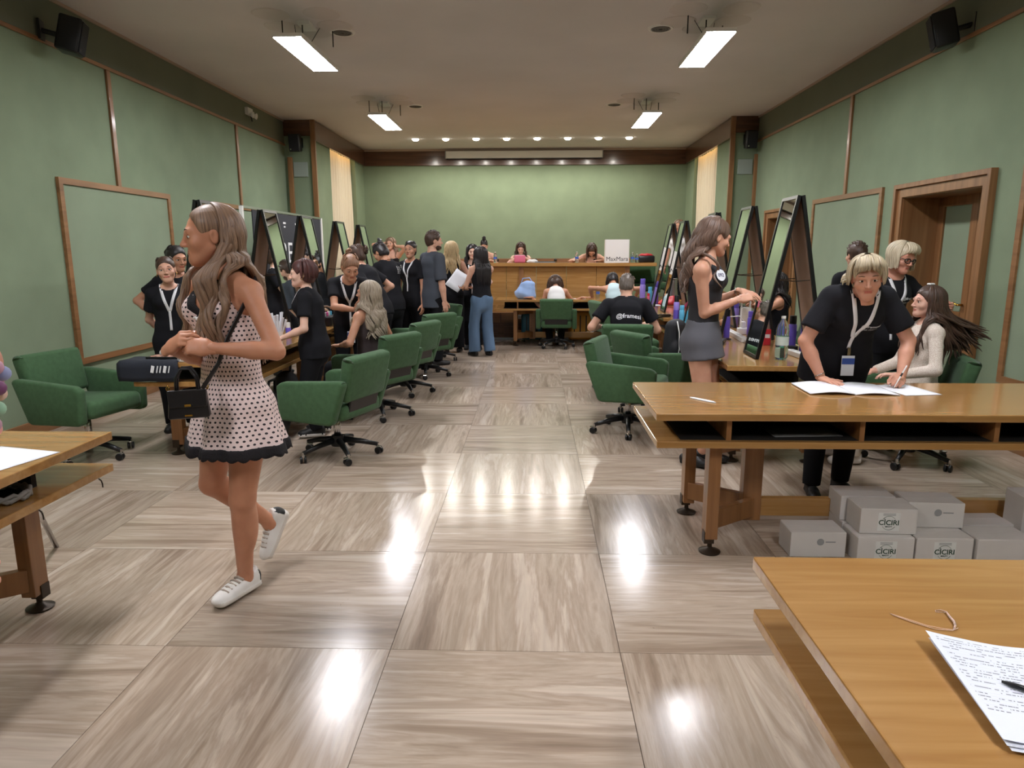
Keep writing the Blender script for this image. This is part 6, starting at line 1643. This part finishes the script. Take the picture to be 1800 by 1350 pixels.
# bags on the floor under the left desk
for k, (x, y, s) in enumerate(((-1.62, 3.02, 1.0), (-1.72, 3.75, 1.15), (-1.95, 2.75, 0.9))):
    f = Field((-0.25, -0.25, -0.02), (0.25, 0.25, 0.5), 0.016); f.seg((0, 0, 0.10), (0, 0, 0.30*s), (0.15, 0.19), (0.11, 0.16), k=0.03); f.ell((0.11, 0, 0.16), (0.06, 0.13, 0.10), k=0.03); f.wrinkle(0.006, 26, k+1.0); f.half((0, 0, 0.002), (0, 0, -1)); V, Q = f.mesh()
    e = empty('travel_bag', (x, y, 0), R_(20*k)); tag(e, 'black travel bag on the floor under the left desk, %s' % ('nearest the walking woman', 'behind the empty chair', 'beside the desk leg')[k], 'bag')
    np_mesh('body', V, Q, [mat('nylon_black', (34, 34, 38), 0.7)], e)
    MB().tube([(0.04, -0.08, 0.33*s+0.08), (0.05, -0.06, 0.42*s+0.08), (0.05, 0.06, 0.42*s+0.08), (0.04, 0.08, 0.33*s+0.08)], 0.012, 8).build('handle', M_blk, e, True)
    MB().box((0.17, 0.0, 0.20), (0.006, 0.05, 0.02)).build('tag_plate', M_alu, e)

# dark fabric banner stand behind the left mirrors
e = empty('banner_stand', (-3.02, 7.75, 0), R_(-90)); tag(e, 'dark fabric banner with white lettering on a metal frame behind the left mirrors', 'banner')
# local x runs towards -Y of the room after the turn
for x in (-1.60, 1.60): MB().b2((x-0.022, -0.02, 0), (x+0.022, 0.02, 2.08)).build('post', M_white, e)
for x in (-1.60, 1.60): MB().box((x, 0, 0.012), (0.08, 0.30, 0.024), None, 0.004).build('foot', M_alu, e)
MB().b2((-1.60, -0.015, 2.06), (1.60, 0.015, 2.09)).build('top_bar', M_alu, e)
MB().b2((-1.56, -0.006, 0.25), (1.28, 0.006, 2.055)).build('fabric', mat('banner_black', (40, 42, 50), 0.8), e)
Mt = Matrix.Rotation(R_(90), 4, 'X')
mt_ = Matrix(((1, 0, 0, 0), (0, 0, -1, -0.008), (0, 1, 0, 0), (0, 0, 0, 1)))
def btxt(s, size, x, z): 
    o = text_mesh('lettering', s, size, M_print, e, Matrix(((-1, 0, 0, x), (0, 0, 1, 0.008), (0, 1, 0, z), (0, 0, 0, 1))), 0.0003)
btxt('RE', 0.42, 0.10, 1.50); btxt('L', 0.42, 0.10, 1.10)
for x in (0.95, 0.15, -0.35, -0.95): MB().b2((x-0.05, 0.006, 1.92), (x+0.05, 0.0085, 1.945)).build('logo_bar', M_print, e); MB().b2((x-0.03, 0.006, 1.87), (x+0.03, 0.0085, 1.89)).build('logo_bar', M_print, e)

# ---- desk of the writing woman
def booklet():
    e = empty('booklet', (2.28, 1.40, TZ), R_(-2)); tag(e, 'open white booklet under the hands of the writing woman', 'booklet')
    for s in (-1, 1):
        P = [[(s*u*0.235, v*0.31, 0.004+0.014*math.sin(u*math.pi)*(1-0.4*u)) for v in (-0.5, 0, 0.5)] for u in np.linspace(0, 1, 10)]
        o = MB().grid(P).build('page', M_paper, e, True); m_ = o.modifiers.new('t', 'SOLIDIFY'); m_.thickness = 0.004; m_.offset = -1 if s > 0 else 1
booklet()
sheet('single printed sheet lying right of the open booklet', (2.62, 1.40), 8, 0.21, 0.30)
e = empty('ballpoint_pen', (0, 0, 0)); tag(e, 'pen held in the writing woman\'s left fist', 'pen')
w25 = P25['root'].matrix_basis; pw = np.array(P25['W']['L'])
MB().tube([(2.545, 1.385, 0.772), (2.60, 1.43, 0.83), (2.65, 1.47, 0.885)], [0.0015, 0.0045, 0.004], 8).build('barrel', mat('pen_white', (220, 216, 212), 0.4), e, True); MB().tube([(2.60, 1.43, 0.83), (2.615, 1.442, 0.846)], 0.0052, 8).build('grip', M_blk, e)
def nail_file():
    poly = [(-0.085, 0), (-0.06, 0.011), (0, 0.0135), (0.06, 0.011), (0.085, 0), (0.06, -0.011), (0, -0.0135), (-0.06, -0.011)]
    o = MB().prism(poly, 0.004, TM((1.43, 1.10, TZ+0.003), 0, 0, -52)).build('nail_file', M_paper); tag(o, 'white nail file lying alone on the writing woman\'s desk', 'nail file')
nail_file()
sheet('grey folder lying in the open shelf of the writing woman\'s desk', (1.90, 1.02), 4, 0.34, 0.24, m=mat('folder_grey', (104, 102, 100), 0.6), z=0.6205, name='folder', cat='folder', n=8)

# ---- near right desk: printed list, pen, thread
def printed_list():
    m, nt, b = nodes_of('printed_paper')
    uv = nt.nodes.new('ShaderNodeUVMap'); sx = nt.nodes.new('ShaderNodeSeparateXYZ'); nt.links.new(uv.outputs[0], sx.inputs[0])
    def mt(op, a, c=None):
        n = nt.nodes.new('ShaderNodeMath'); n.operation = op
        for i, v in enumerate((a, c)):
            if v is None: continue
            if isinstance(v, (int, float)): n.inputs[i].default_value = v
            else: nt.links.new(v, n.inputs[i])
        return n.outputs[0]
    v = mt('MULTIPLY', sx.outputs['Y'], 34.0); fv = mt('SUBTRACT', v, mt('FLOOR', v)); row = mt('FLOOR', v)
    ln = mt('MULTIPLY', mt('GREATER_THAN', fv, 0.42), mt('LESS_THAN', fv, 0.72))
    cb = nt.nodes.new('ShaderNodeCombineXYZ'); nt.links.new(mt('MULTIPLY', sx.outputs['X'], 60.0), cb.inputs[0]); nt.links.new(mt('MULTIPLY', row, 3.7), cb.inputs[1])
    wn = nt.nodes.new('ShaderNodeTexNoise'); wn.inputs['Scale'].default_value = 1.0; wn.inputs['Detail'].default_value = 1; nt.links.new(cb.outputs[0], wn.inputs['Vector'])
    cb2 = nt.nodes.new('ShaderNodeCombineXYZ'); nt.links.new(mt('MULTIPLY', sx.outputs['X'], 5.0), cb2.inputs[0]); nt.links.new(mt('MULTIPLY', row, 1.9), cb2.inputs[1])
    wn2 = nt.nodes.new('ShaderNodeTexNoise'); wn2.inputs['Scale'].default_value = 1.0; wn2.inputs['Detail'].default_value = 0; nt.links.new(cb2.outputs[0], wn2.inputs['Vector'])
    ink = mt('MULTIPLY', mt('MULTIPLY', ln, mt('GREATER_THAN', wn.outputs[0], 0.47)), mt('GREATER_THAN', wn2.outputs[0], 0.45))
    mg = mt('MULTIPLY', mt('GREATER_THAN', sx.outputs['X'], 0.06), mt('MULTIPLY', mt('GREATER_THAN', sx.outputs['Y'], 0.24), mt('LESS_THAN', sx.outputs['Y'], 0.96)))
    col = mt('MULTIPLY', mt('MULTIPLY', ink, mg), 0.75)
    # thin rules between the rows
    rl = mt('MULTIPLY', mt('LESS_THAN', fv, 0.07), mt('MULTIPLY', mg, 0.22)); k = mt('MAXIMUM', col, rl)
    mx = nt.nodes.new('ShaderNodeMix'); mx.data_type = 'RGBA'; nt.links.new(k, mx.inputs[0]); mx.inputs['A'].default_value = L((226, 230, 240)); mx.inputs['B'].default_value = L((70, 74, 92))
    nt.links.new(mx.outputs['Result'], b.inputs['Base Color']); b.inputs['Roughness'].default_value = 0.8
    e = empty('printed_list', (1.405, -1.335, TZ), R_(-8)); tag(e, 'curling stack of printed lists on the near right desk under an orange pen', 'paper stack')
    for q in range(3):
        V = []; UV = []; F_ = []
        nx, ny = 13, 15
        for i in range(nx):
            for j in range(ny):
                u, v2 = i/(nx-1), j/(ny-1); x = (u-0.5)*0.21+0.004*q; y = (v2-0.5)*0.297-0.006*q
                zz = 0.002+0.0035*(2-q)+0.020*(1-u)**4*(0.4+0.6*v2)*(1.0 if q == 0 else 0.6)+0.006*math.sin(u*5)*(1-u)*v2
                V.append((x, y, zz)); UV.append((u, v2))
        for i in range(nx-1):
            for j in range(ny-1): F_.append((i*ny+j, (i+1)*ny+j, (i+1)*ny+j+1, i*ny+j+1))
        np_mesh('page', V, F_, [m], e, uv=UV)
printed_list()
e = empty('ballpoint_pen', (1.425, -1.36, TZ+0.018), R_(-38)); tag(e, 'orange ballpoint pen with black cap lying on the printed list', 'pen')
MB().tube([(-0.02, 0, 0), (0.10, 0, 0)], 0.004, 8).build('barrel', mat('pen_orange', (222, 120, 40), 0.4), e, True); MB().tube([(-0.065, 0, 0), (-0.05, 0, 0), (-0.018, 0, 0)], [0.0022, 0.0048, 0.0052], 8).build('cap', M_blk, e, True)
e = empty('thread_tangle', (0, 0, TZ)); tag(e, 'loose loop of pale thread with a twisted end on the near right desk', 'thread')
MB().tube([(1.312, -1.062, 0.002), (1.335, -1.085, 0.003), (1.362, -1.11, 0.003), (1.385, -1.122, 0.004), (1.405, -1.128, 0.004)], 0.0009, 5).build('strand', mat('thread_pale', (214, 176, 150), 0.8), e, True)
MB().tube([(1.314, -1.066, 0.002), (1.34, -1.095, 0.002), (1.372, -1.122, 0.002), (1.402, -1.130, 0.004), (1.42, -1.118, 0.003)], 0.001, 5).build('strand', mat('thread_pale', (214, 176, 150), 0.8), e, True)
MB().tube([(1.405, -1.128, 0.004), (1.418, -1.112, 0.005), (1.425, -1.095, 0.005), (1.428, -1.075, 0.004), (1.433, -1.055, 0.004), (1.428, -1.043, 0.002), (1.415, -1.046, 0.002), (1.412, -1.052, 0.002), (1.43, -1.056, 0.003)], [0.0014, 0.0024, 0.0026, 0.0024, 0.0015, 0.0008, 0.0007, 0.0007, 0.0007], 6).build('twisted_end', mat('thread_twist', (200, 170, 156), 0.6, var=0.5, scale=220), e, True)
# ---- near left desk
sheet('white sheet of paper on the desk cut off at the left edge', (-1.46, -0.02), -14, 0.30, 0.30)
MB_ = MB(); pth = [(-1.46+0.13*math.cos(a), -0.05+0.10*math.sin(a), 0.626+0.012*(k % 3)) for k, a in enumerate(np.linspace(0, 6*math.pi, 60))]
o = MB_.tube(pth, 0.008, 8).build('cable_coil', mat('cable_grey', (136, 132, 128), 0.5), None, True); tag(o, 'coiled grey cable lying in the shelf of the near left desk', 'cable')
for (x, y) in ((-1.33, 0.30), (-1.33, -0.06)):
    o = MB().tube([(x+0.05, y, 0.583), (x+0.06, y, 0.575), (x+0.064, y, 0.560), (x+0.064, y, 0.545)], 0.0028, 6).build('hook', M_foot, None, True); tag(o, 'small metal hook under the near left desk, %s' % ('at its far corner' if y > 0 else 'beside its leg'), 'hook')
o = MB().tube([(-1.95, 0.9, 0.0), (-1.72, 0.42, 0.57)], 0.012, 8).build('chrome_tube', M_chrome, None, True); tag(o, 'slanting chrome tube leg behind the near left desk', 'tube')

# ---- cartons under the writing woman's desk
M_card = mat('carton_white', (212, 207, 202), 0.75, var=0.04, scale=6); M_lab = mat('carton_label', (226, 226, 222), 0.6); M_gprint = mat('print_dark_green', (30, 64, 44), 0.6); M_gr = mat('print_grey', (150, 150, 150), 0.7)
def carton(label, x, y, z, w_, d_, h_, rz=0, brand=False, seal=False):
    e = empty('carton', (x, y, z), R_(rz)); tag(e, label, 'box', 'white cartons under the desk')
    MB().box((0, 0, h_/2), (w_, d_, h_), None, 0.003).build('box_body', M_card, e)
    for s in (-1, 1): MB().box((0, s*d_/4, h_+0.001), (w_-0.006, d_/2-0.002, 0.003)).build('flap', M_card, e)
    if brand:
        lb = MB().box((0.0, -d_/2-0.0008, h_*0.50), (0.105, 0.001, 0.095)).build('label_sticker', M_lab, e)
        Mt = Matrix(((1, 0, 0, 0.0), (0, 0, -1, -d_/2-0.002), (0, 1, 0, h_*0.46), (0, 0, 0, 1)))
        text_mesh('lettering', 'CÌCIRI', 0.036, M_gprint, lb, Mt, bold=0.0006)
        Mt2 = Mt.copy(); Mt2[2][3] = h_*0.46-0.020; text_mesh('lettering', 'BEAUTY', 0.009, M_gprint, lb, Mt2, bold=0.0003)
        ring = [(0.034*math.cos(a), -d_/2-0.002, h_*0.47+0.034*math.sin(a)) for a in np.linspace(0.5, math.pi-0.5, 14)]; MB().tube(ring, 0.0009, 4).build('ring_mark', M_gprint, lb)
        ring = [(0.034*math.cos(a), -d_/2-0.002, h_*0.44+0.034*math.sin(a)) for a in np.linspace(math.pi+0.5, 2*math.pi-0.5, 14)]; MB().tube(ring, 0.0009, 4).build('ring_mark', M_gprint, lb)
        for q in (0.040, 0.047): MB().box((0.0, -d_/2-0.002, h_*0.46+q), (0.06, 0.0006, 0.003)).build('print_line', M_gr, lb)
    if seal:
        MB().lathe([(0, 0), (0.018, 0), (0.0185, 0.0008)], (0.01, -d_/2-0.0006, h_*0.62), 20, rotM('X', 90)).build('round_seal', M_gr, e)
        MB().box((0.06, -d_/2-0.0008, h_*0.62), (0.05, 0.001, 0.006)).build('print_line', M_gr, e)
    return e
carton('white carton standing alone at the left of the carton pile, grey seal on it', 1.99, 0.965, 0, 0.275, 0.165, 0.13, 0, seal=True)
carton('lower white carton with green lettering, left under the top one', 2.295, 0.91, 0, 0.275, 0.175, 0.13, 0, brand=True)
carton('upper white carton with green lettering on top of the pile', 2.32, 0.945, 0.1345, 0.275, 0.165, 0.13, -2, brand=True)
carton('upper white carton standing behind the lettered top one', 2.30, 1.125, 0.1345, 0.275, 0.165, 0.13, -2)
carton('upper white carton with a grey seal right of the lettered top one', 2.60, 1.035, 0.1345, 0.275, 0.165, 0.13, -3, seal=True)
carton('lower white carton hidden behind the left lettered one', 2.30, 1.10, 0, 0.275, 0.165, 0.13, 0)
carton('lower white carton with green lettering, second from left', 2.58, 0.91, 0, 0.275, 0.175, 0.13, 0, brand=True)
carton('lower white carton hidden behind the second lettered one', 2.59, 1.10, 0, 0.275, 0.165, 0.13, 0)
carton('plain lower white carton right of the lettered ones', 2.87, 0.90, 0, 0.275, 0.175, 0.13, 0)
carton('white carton behind the plain lower one on the right', 2.90, 1.085, 0, 0.275, 0.165, 0.13, 2)
carton('tall upright white carton at the right end of the pile', 3.13, 1.02, 0.0, 0.20, 0.16, 0.30, -4)
carton('white carton cut off at the right picture edge', 3.15, 0.80, 0, 0.24, 0.17, 0.24, 0)

# ---- platform desk
JT = DH+0.861
water_bottle('small water bottle at the left part of the platform desk', -0.14, 10.12, JT, 0.19, 0.032)
water_bottle('small water bottle left of the bowed woman on the platform desk', 1.32, 10.2, JT, 0.19, 0.032)
water_bottle('small water bottle right of the white shopping bag', 2.30, 10.12, JT, 0.18, 0.032)
water_bottle('second small water bottle right of the white shopping bag', 2.37, 10.05, JT, 0.15, 0.032)
tote('white shopping bag with dark lettering standing on the platform desk', 2.02, 10.12, JT, 0.42, 0.14, 0.40, mat('bag_white', (226, 222, 218), 0.6), 0, name='shopping_bag', text=('MaxMara', 0.105, mat('print_black', (30, 30, 34), 0.6), 0.0, 0.06), up=False)
e = empty('toilet_bag', (0.30, 10.15, JT)); tag(e, 'pink bag in front of the brown-haired woman on the platform', 'bag')
MB().box((0, 0, 0.065), (0.20, 0.10, 0.13), None, 0.02).build('body', mat('bag_pink', (220, 112, 140), 0.6), e, True); MB().box((0, 0, 0.132), (0.17, 0.012, 0.008)).build('zip', M_white, e)
f = Field((-0.12, -0.08, -0.01), (0.12, 0.08, 0.09), 0.01); f.ell((0, 0, 0.02), (0.10, 0.06, 0.04)); f.wrinkle(0.006, 60, 2, 1); f.half((0, 0, 0.001), (0, 0, -1)); V, Q = f.mesh()
o = np_mesh('towel', V, Q, [M_whitetop]); o.location = (0.52, 10.08, JT); tag(o, 'small white crumpled towel beside the pink bag on the platform desk', 'towel')
e = empty('laptop', (0.75, 10.12, JT)); tag(e, 'closed grey laptop lying on the platform desk', 'laptop')
MB().box((0, 0, 0.008), (0.36, 0.24, 0.014), None, 0.004).build('base', M_grey, e); MB().box((0, 0, 0.019), (0.36, 0.24, 0.007), None, 0.003).build('lid', M_blk, e)
e = empty('duffel_bag', (2.55, 10.2, JT)); tag(e, 'dark bag with a red top at the right end of the platform desk', 'bag')
MB().box((0, 0, 0.06), (0.30, 0.2, 0.12), None, 0.03, 3).build('body', M_blk, e, True)
f = Field((-0.16, -0.12, 0.08), (0.16, 0.12, 0.2), 0.01); f.ell((0, 0, 0.125), (0.13, 0.08, 0.035)); f.wrinkle(0.006, 60, 2, 1); V, Q = f.mesh(); np_mesh('red_top', V, Q, [M_red], e)
# ---- desk below the platform
f = Field((-0.25, -0.2, -0.01), (0.25, 0.2, 0.34), 0.012); f.seg((0, 0, 0.08), (0.02, 0, 0.17), (0.185, 0.12), (0.13, 0.09), k=0.03); f.ell((0.03, 0, 0.24), (0.12, 0.07, 0.05), k=0.03); f.wrinkle(0.010, 40, 3, 0.4); f.half((0, 0, 0.002), (0, 0, -1)); V, Q = f.mesh()
e = empty('fabric_bag', (0.42, 9.08, TZ)); tag(e, 'pale blue crumpled fabric bag left of the curly-haired woman', 'bag')
np_mesh('body', V, Q, [mat('bag_pale_blue', (150, 178, 222), 0.7)], e); MB().tube([(-0.08, 0, 0.24), (-0.05, 0.02, 0.33), (0.06, 0.02, 0.34), (0.12, 0, 0.25)], 0.008, 6).build('handle', mat('bag_pale_blue', (150, 178, 222), 0.7), e, True)
water_bottle('small clear bottle at the pale blue woman\'s elbow on the front desk', 1.62, 9.2, TZ, 0.2, 0.03)
sheet('white sheet between the two slumped women on the front desk', (1.30, 9.05), 8, 0.2, 0.12)
def suitcase(label, x, y, w_, h_, d_, m, rib=True):
    e = empty('suitcase', (x, y, 0)); tag(e, label, 'suitcase')
    MB().box((0, 0, 0.05+h_/2), (w_, d_, h_), None, 0.045, 4).build('shell', m, e, True)
    for k in range(3): MB().box((-w_*0.25+k*w_*0.25, -d_/2-0.001, 0.05+h_*0.5), (0.018, 0.012, h_*0.72), None, 0.004).build('rib', M_blk if rib else m, e)
    for sx in (-1, 1): MB().lathe([(0, -0.012), (0.024, -0.012), (0.024, 0.012), (0, 0.012)], (sx*(w_/2-0.05), 0, 0.026), 14, rotM('Y', 90)).build('wheel', M_blk, e)
    MB().tube([(-0.06, 0, 0.05+h_), (-0.055, 0, 0.085+h_), (0.055, 0, 0.085+h_), (0.06, 0, 0.05+h_)], 0.009, 8).build('handle', M_blk, e, True)
suitcase('dark teal suitcase under the desk below the platform', 0.52, 9.40, 0.36, 0.46, 0.22, mat('suitcase_teal', (30, 84, 98), 0.45))
suitcase('amber yellow suitcase with dark ribs under the desk below the platform', 1.34, 9.40, 0.40, 0.48, 0.22, mat('suitcase_amber', (206, 146, 52), 0.4))
e = empty('wall_socket', (0.33, YR+0.068, 0.40)); tag(e, 'small white wall socket on the platform riser', 'socket')
MB().box((0, 0, 0), (0.11, 0.008, 0.075), None, 0.003).build('plate', M_white, e)
for k in (-1, 0, 1): MB().lathe([(0, 0), (0.011, 0), (0.0112, 0.001)], (k*0.03, -0.0045, 0), 10, rotM('X', 90)).build('outlet', M_grey, e)

# ---- things people hold or wear
sheet('white paper held up by the woman in wide jeans', (-0.58, 7.92), 0, 0.24, 0.30, curl=0.03, z=1.10, tilt=(R_(62), R_(30), R_(-20)))
def handbag():
    e = empty('handbag', (-0.76, 0.10, 0.90), R_(200)); tag(e, 'small black leather handbag with gold clasp hanging at the walking woman\'s hip', 'handbag')
    M_lea = mat('leather_black', (24, 22, 24), 0.35, bump=0.15, bscale=120)
    poly = [(-0.095, 0), (0.095, 0), (0.082, 0.135), (-0.082, 0.135)]
    MB().prism(poly, 0.075, Matrix.Rotation(R_(90), 4, 'X'), 0.012, 3).build('body', M_lea, e, True)
    MB().prism([(-0.084, 0.06), (0.084, 0.06), (0.086, 0.145), (-0.086, 0.145)], 0.012, Matrix.Translation((0, 0.042, 0)) @ Matrix.Rotation(R_(90), 4, 'X'), 0.004).build('flap', M_lea, e)
    for s in (-1, 1): MB().tube([(-0.05, s*0.03, 0.13), (-0.045, s*0.032, 0.20), (-0.02, s*0.032, 0.245), (0.02, s*0.032, 0.245), (0.045, s*0.032, 0.20), (0.05, s*0.03, 0.13)], 0.0065, 8).build('handle', M_lea, e, True)
    MB().box((0, 0.052, 0.07), (0.030, 0.006, 0.012), None, 0.002).build('clasp', M_brass, e); MB().box((0.0, 0.041, 0.018), (0.034, 0.004, 0.008)).build('name_plate', M_brass, e)
    for s in (-1, 1): MB().tube([(s*0.088, 0, 0.135), (s*0.094, 0, 0.15), (s*0.086, 0, 0.162), (s*0.08, 0, 0.15), (s*0.088, 0, 0.137)], 0.0035, 6).build('strap_ring', M_brass, e, True)
    e.scale = (0.78, 0.78, 0.78)
    inv = (Matrix.Translation((-0.76, 0.10, 0.90)) @ Matrix.Rotation(R_(200), 4, 'Z') @ Matrix.Scale(0.78, 4)).inverted()
    pw = [(-0.695, 0.085, 1.015), (-0.655, 0.145, 1.10), (-0.625, 0.185, 1.20), (-0.575, 0.25, 1.33), (-0.57, 0.36, 1.42)]
    MB().tube([inv @ Vector(p) for p in pw], 0.013, 8, flat=0.3).build('shoulder_strap', M_lea, e, True)
handbag()
def glasses(I, m):
    to = lambda p: Vector(np.array(p)*I['hs'] @ I['HR'].T+I['hc'])
    e = empty('glasses'); e.parent = I['root']
    for s in (-1, 1):
        ring = [to((s*0.032+0.024*math.cos(a), 0.096-0.012*abs(math.cos(a)) if s*math.cos(a) > 0 else 0.096, 0.000+0.018*math.sin(a))) for a in np.linspace(0, 2*math.pi, 17)]
        MB().tube(ring, 0.0032, 6).build('rim', m, e, True)
        MB().tube([to((s*0.056, 0.086, 0.006)), to((s*0.073, 0.05, 0.008)), to((s*0.078, -0.01, 0.010))], 0.0026, 6).build('temple', m, e, True)
    MB().tube([to((-0.009, 0.099, 0.004)), to((0.009, 0.099, 0.004))], 0.0028, 6).build('bridge', m, e, True)
glasses(P26, M_blk)
glasses(P4, mat('glasses_rose', (170, 110, 110), 0.4))
# number sticker
bv = bvh_of(P23['tank']); d23 = nrm(P23['fr']*0.85+P23['rt']*0.5); c23 = P23['chest']+P23['rt']*0.035+P23['up']*0.02
h = bv.ray_cast(Vector(c23+d23*0.4), -Vector(d23), 0.8); hp = h[0] if h[0] is not None else Vector(c23+d23*0.1); hn = h[1] if h[0] is not None else Vector(d23)
if hn.dot(Vector(d23)) < 0: hn = -hn
hn = (hn*0.5+Vector(d23)*0.5).normalized(); rr = Vector(P23['up']).cross(hn).normalized(); uu = hn.cross(rr)
Ms = Matrix((rr, uu, hn)).transposed().to_4x4(); Ms.translation = hp+hn*0.008
st = MB().lathe([(0, 0), (0.040, 0), (0.0405, 0.0006), (0, 0.0012)], (0, 0, 0), 28).build('number_sticker', M_paper, P23['root']); st.matrix_local = Ms
text_mesh('lettering', '092', 0.034, mat('print_navy', (40, 44, 90), 0.6), st, Matrix.Translation((0, -0.001, 0.0016)), bold=0.0006)
# shirt prints
def print_on(I, off_r, off_u, size, back=False, lines=(('@framesi', 1.0, 0.0005), ('MISS ITALIA', 0.72, 0.0))):
    d = -I['fr'] if back else I['fr']; c = I['chest']+I['rt']*off_r+I['up']*off_u
    chest_text(I, lines, c, size, M_print, d)
print_on(P25, -0.058, -0.03, 0.027); print_on(P26, -0.085, -0.03, 0.030)
print_on(P22, 0.02, -0.105, 0.066, True, (('@framesi', 1.0, 0.001),))
# small white flower clip in the hair of the woman in lace
to27 = lambda p: Vector(np.array(p)*P27['hs'] @ P27['HR'].T+P27['hc'])
MB().box(to27((0.02, -0.02, 0.135)), (0.03, 0.045, 0.014), rotM('Z', 20), 0.006).build('hair_clip', M_white, P27['root'])
# earrings, watch
for I, m in ((P2, M_brass), (P26, M_white), (P5, M_brass)):
    for s in (-1, 1):
        p = Vector(np.array((s*0.080, -0.002, -0.038))*I['hs'] @ I['HR'].T+I['hc'])
        MB().tube([p+Vector((0, 0.010*math.cos(a), 0.010*math.sin(a))) for a in np.linspace(0, 2*math.pi, 11)], 0.0022, 5).build('earring', m, I['root'], True)
for I, k in ((P23, 'L'), (P25, 'R')):
    W_, E_ = I['W'][k], I['E'][k]; ax = nrm(W_-E_); u = nrm(np.cross(ax, (0, 0, 1))); v = np.cross(ax, u); c = W_-ax*0.025
    MB().tube([Vector(c+(u*math.cos(a)+v*math.sin(a))*0.030) for a in np.linspace(0, 2*math.pi, 17)], 0.003, 6).build('bracelet', M_chrome, I['root'], True)
# pastel petal sleeve of the cut-off person: overlapping round petals round the arm
cols = [(196, 150, 170), (150, 160, 200), (226, 190, 170), (120, 70, 110), (206, 190, 110), (150, 190, 160), (224, 160, 150)]
S30, E30 = P30['S']['R'], P30['E']['R']; ax = nrm(E30-S30); u = nrm(np.cross(ax, (0, 1, 0))); v = np.cross(ax, u); k = 0
for ring in range(4):
    for q in range(9):
        a = 2*math.pi*(q+0.5*(ring % 2))/9; c = S30+ax*(0.02+0.040*ring)+(u*math.cos(a)+v*math.sin(a))*(0.052-0.002*ring)
        V, Q = sphere_vq((0, 0, 0), (0.0165, 0.0165, 0.0165), 10, 7); o = np_mesh('sleeve_petal', V+c, Q, [mat('petal_%d' % (k % 7), cols[k % 7], 0.5)], P30['root']); k += 1
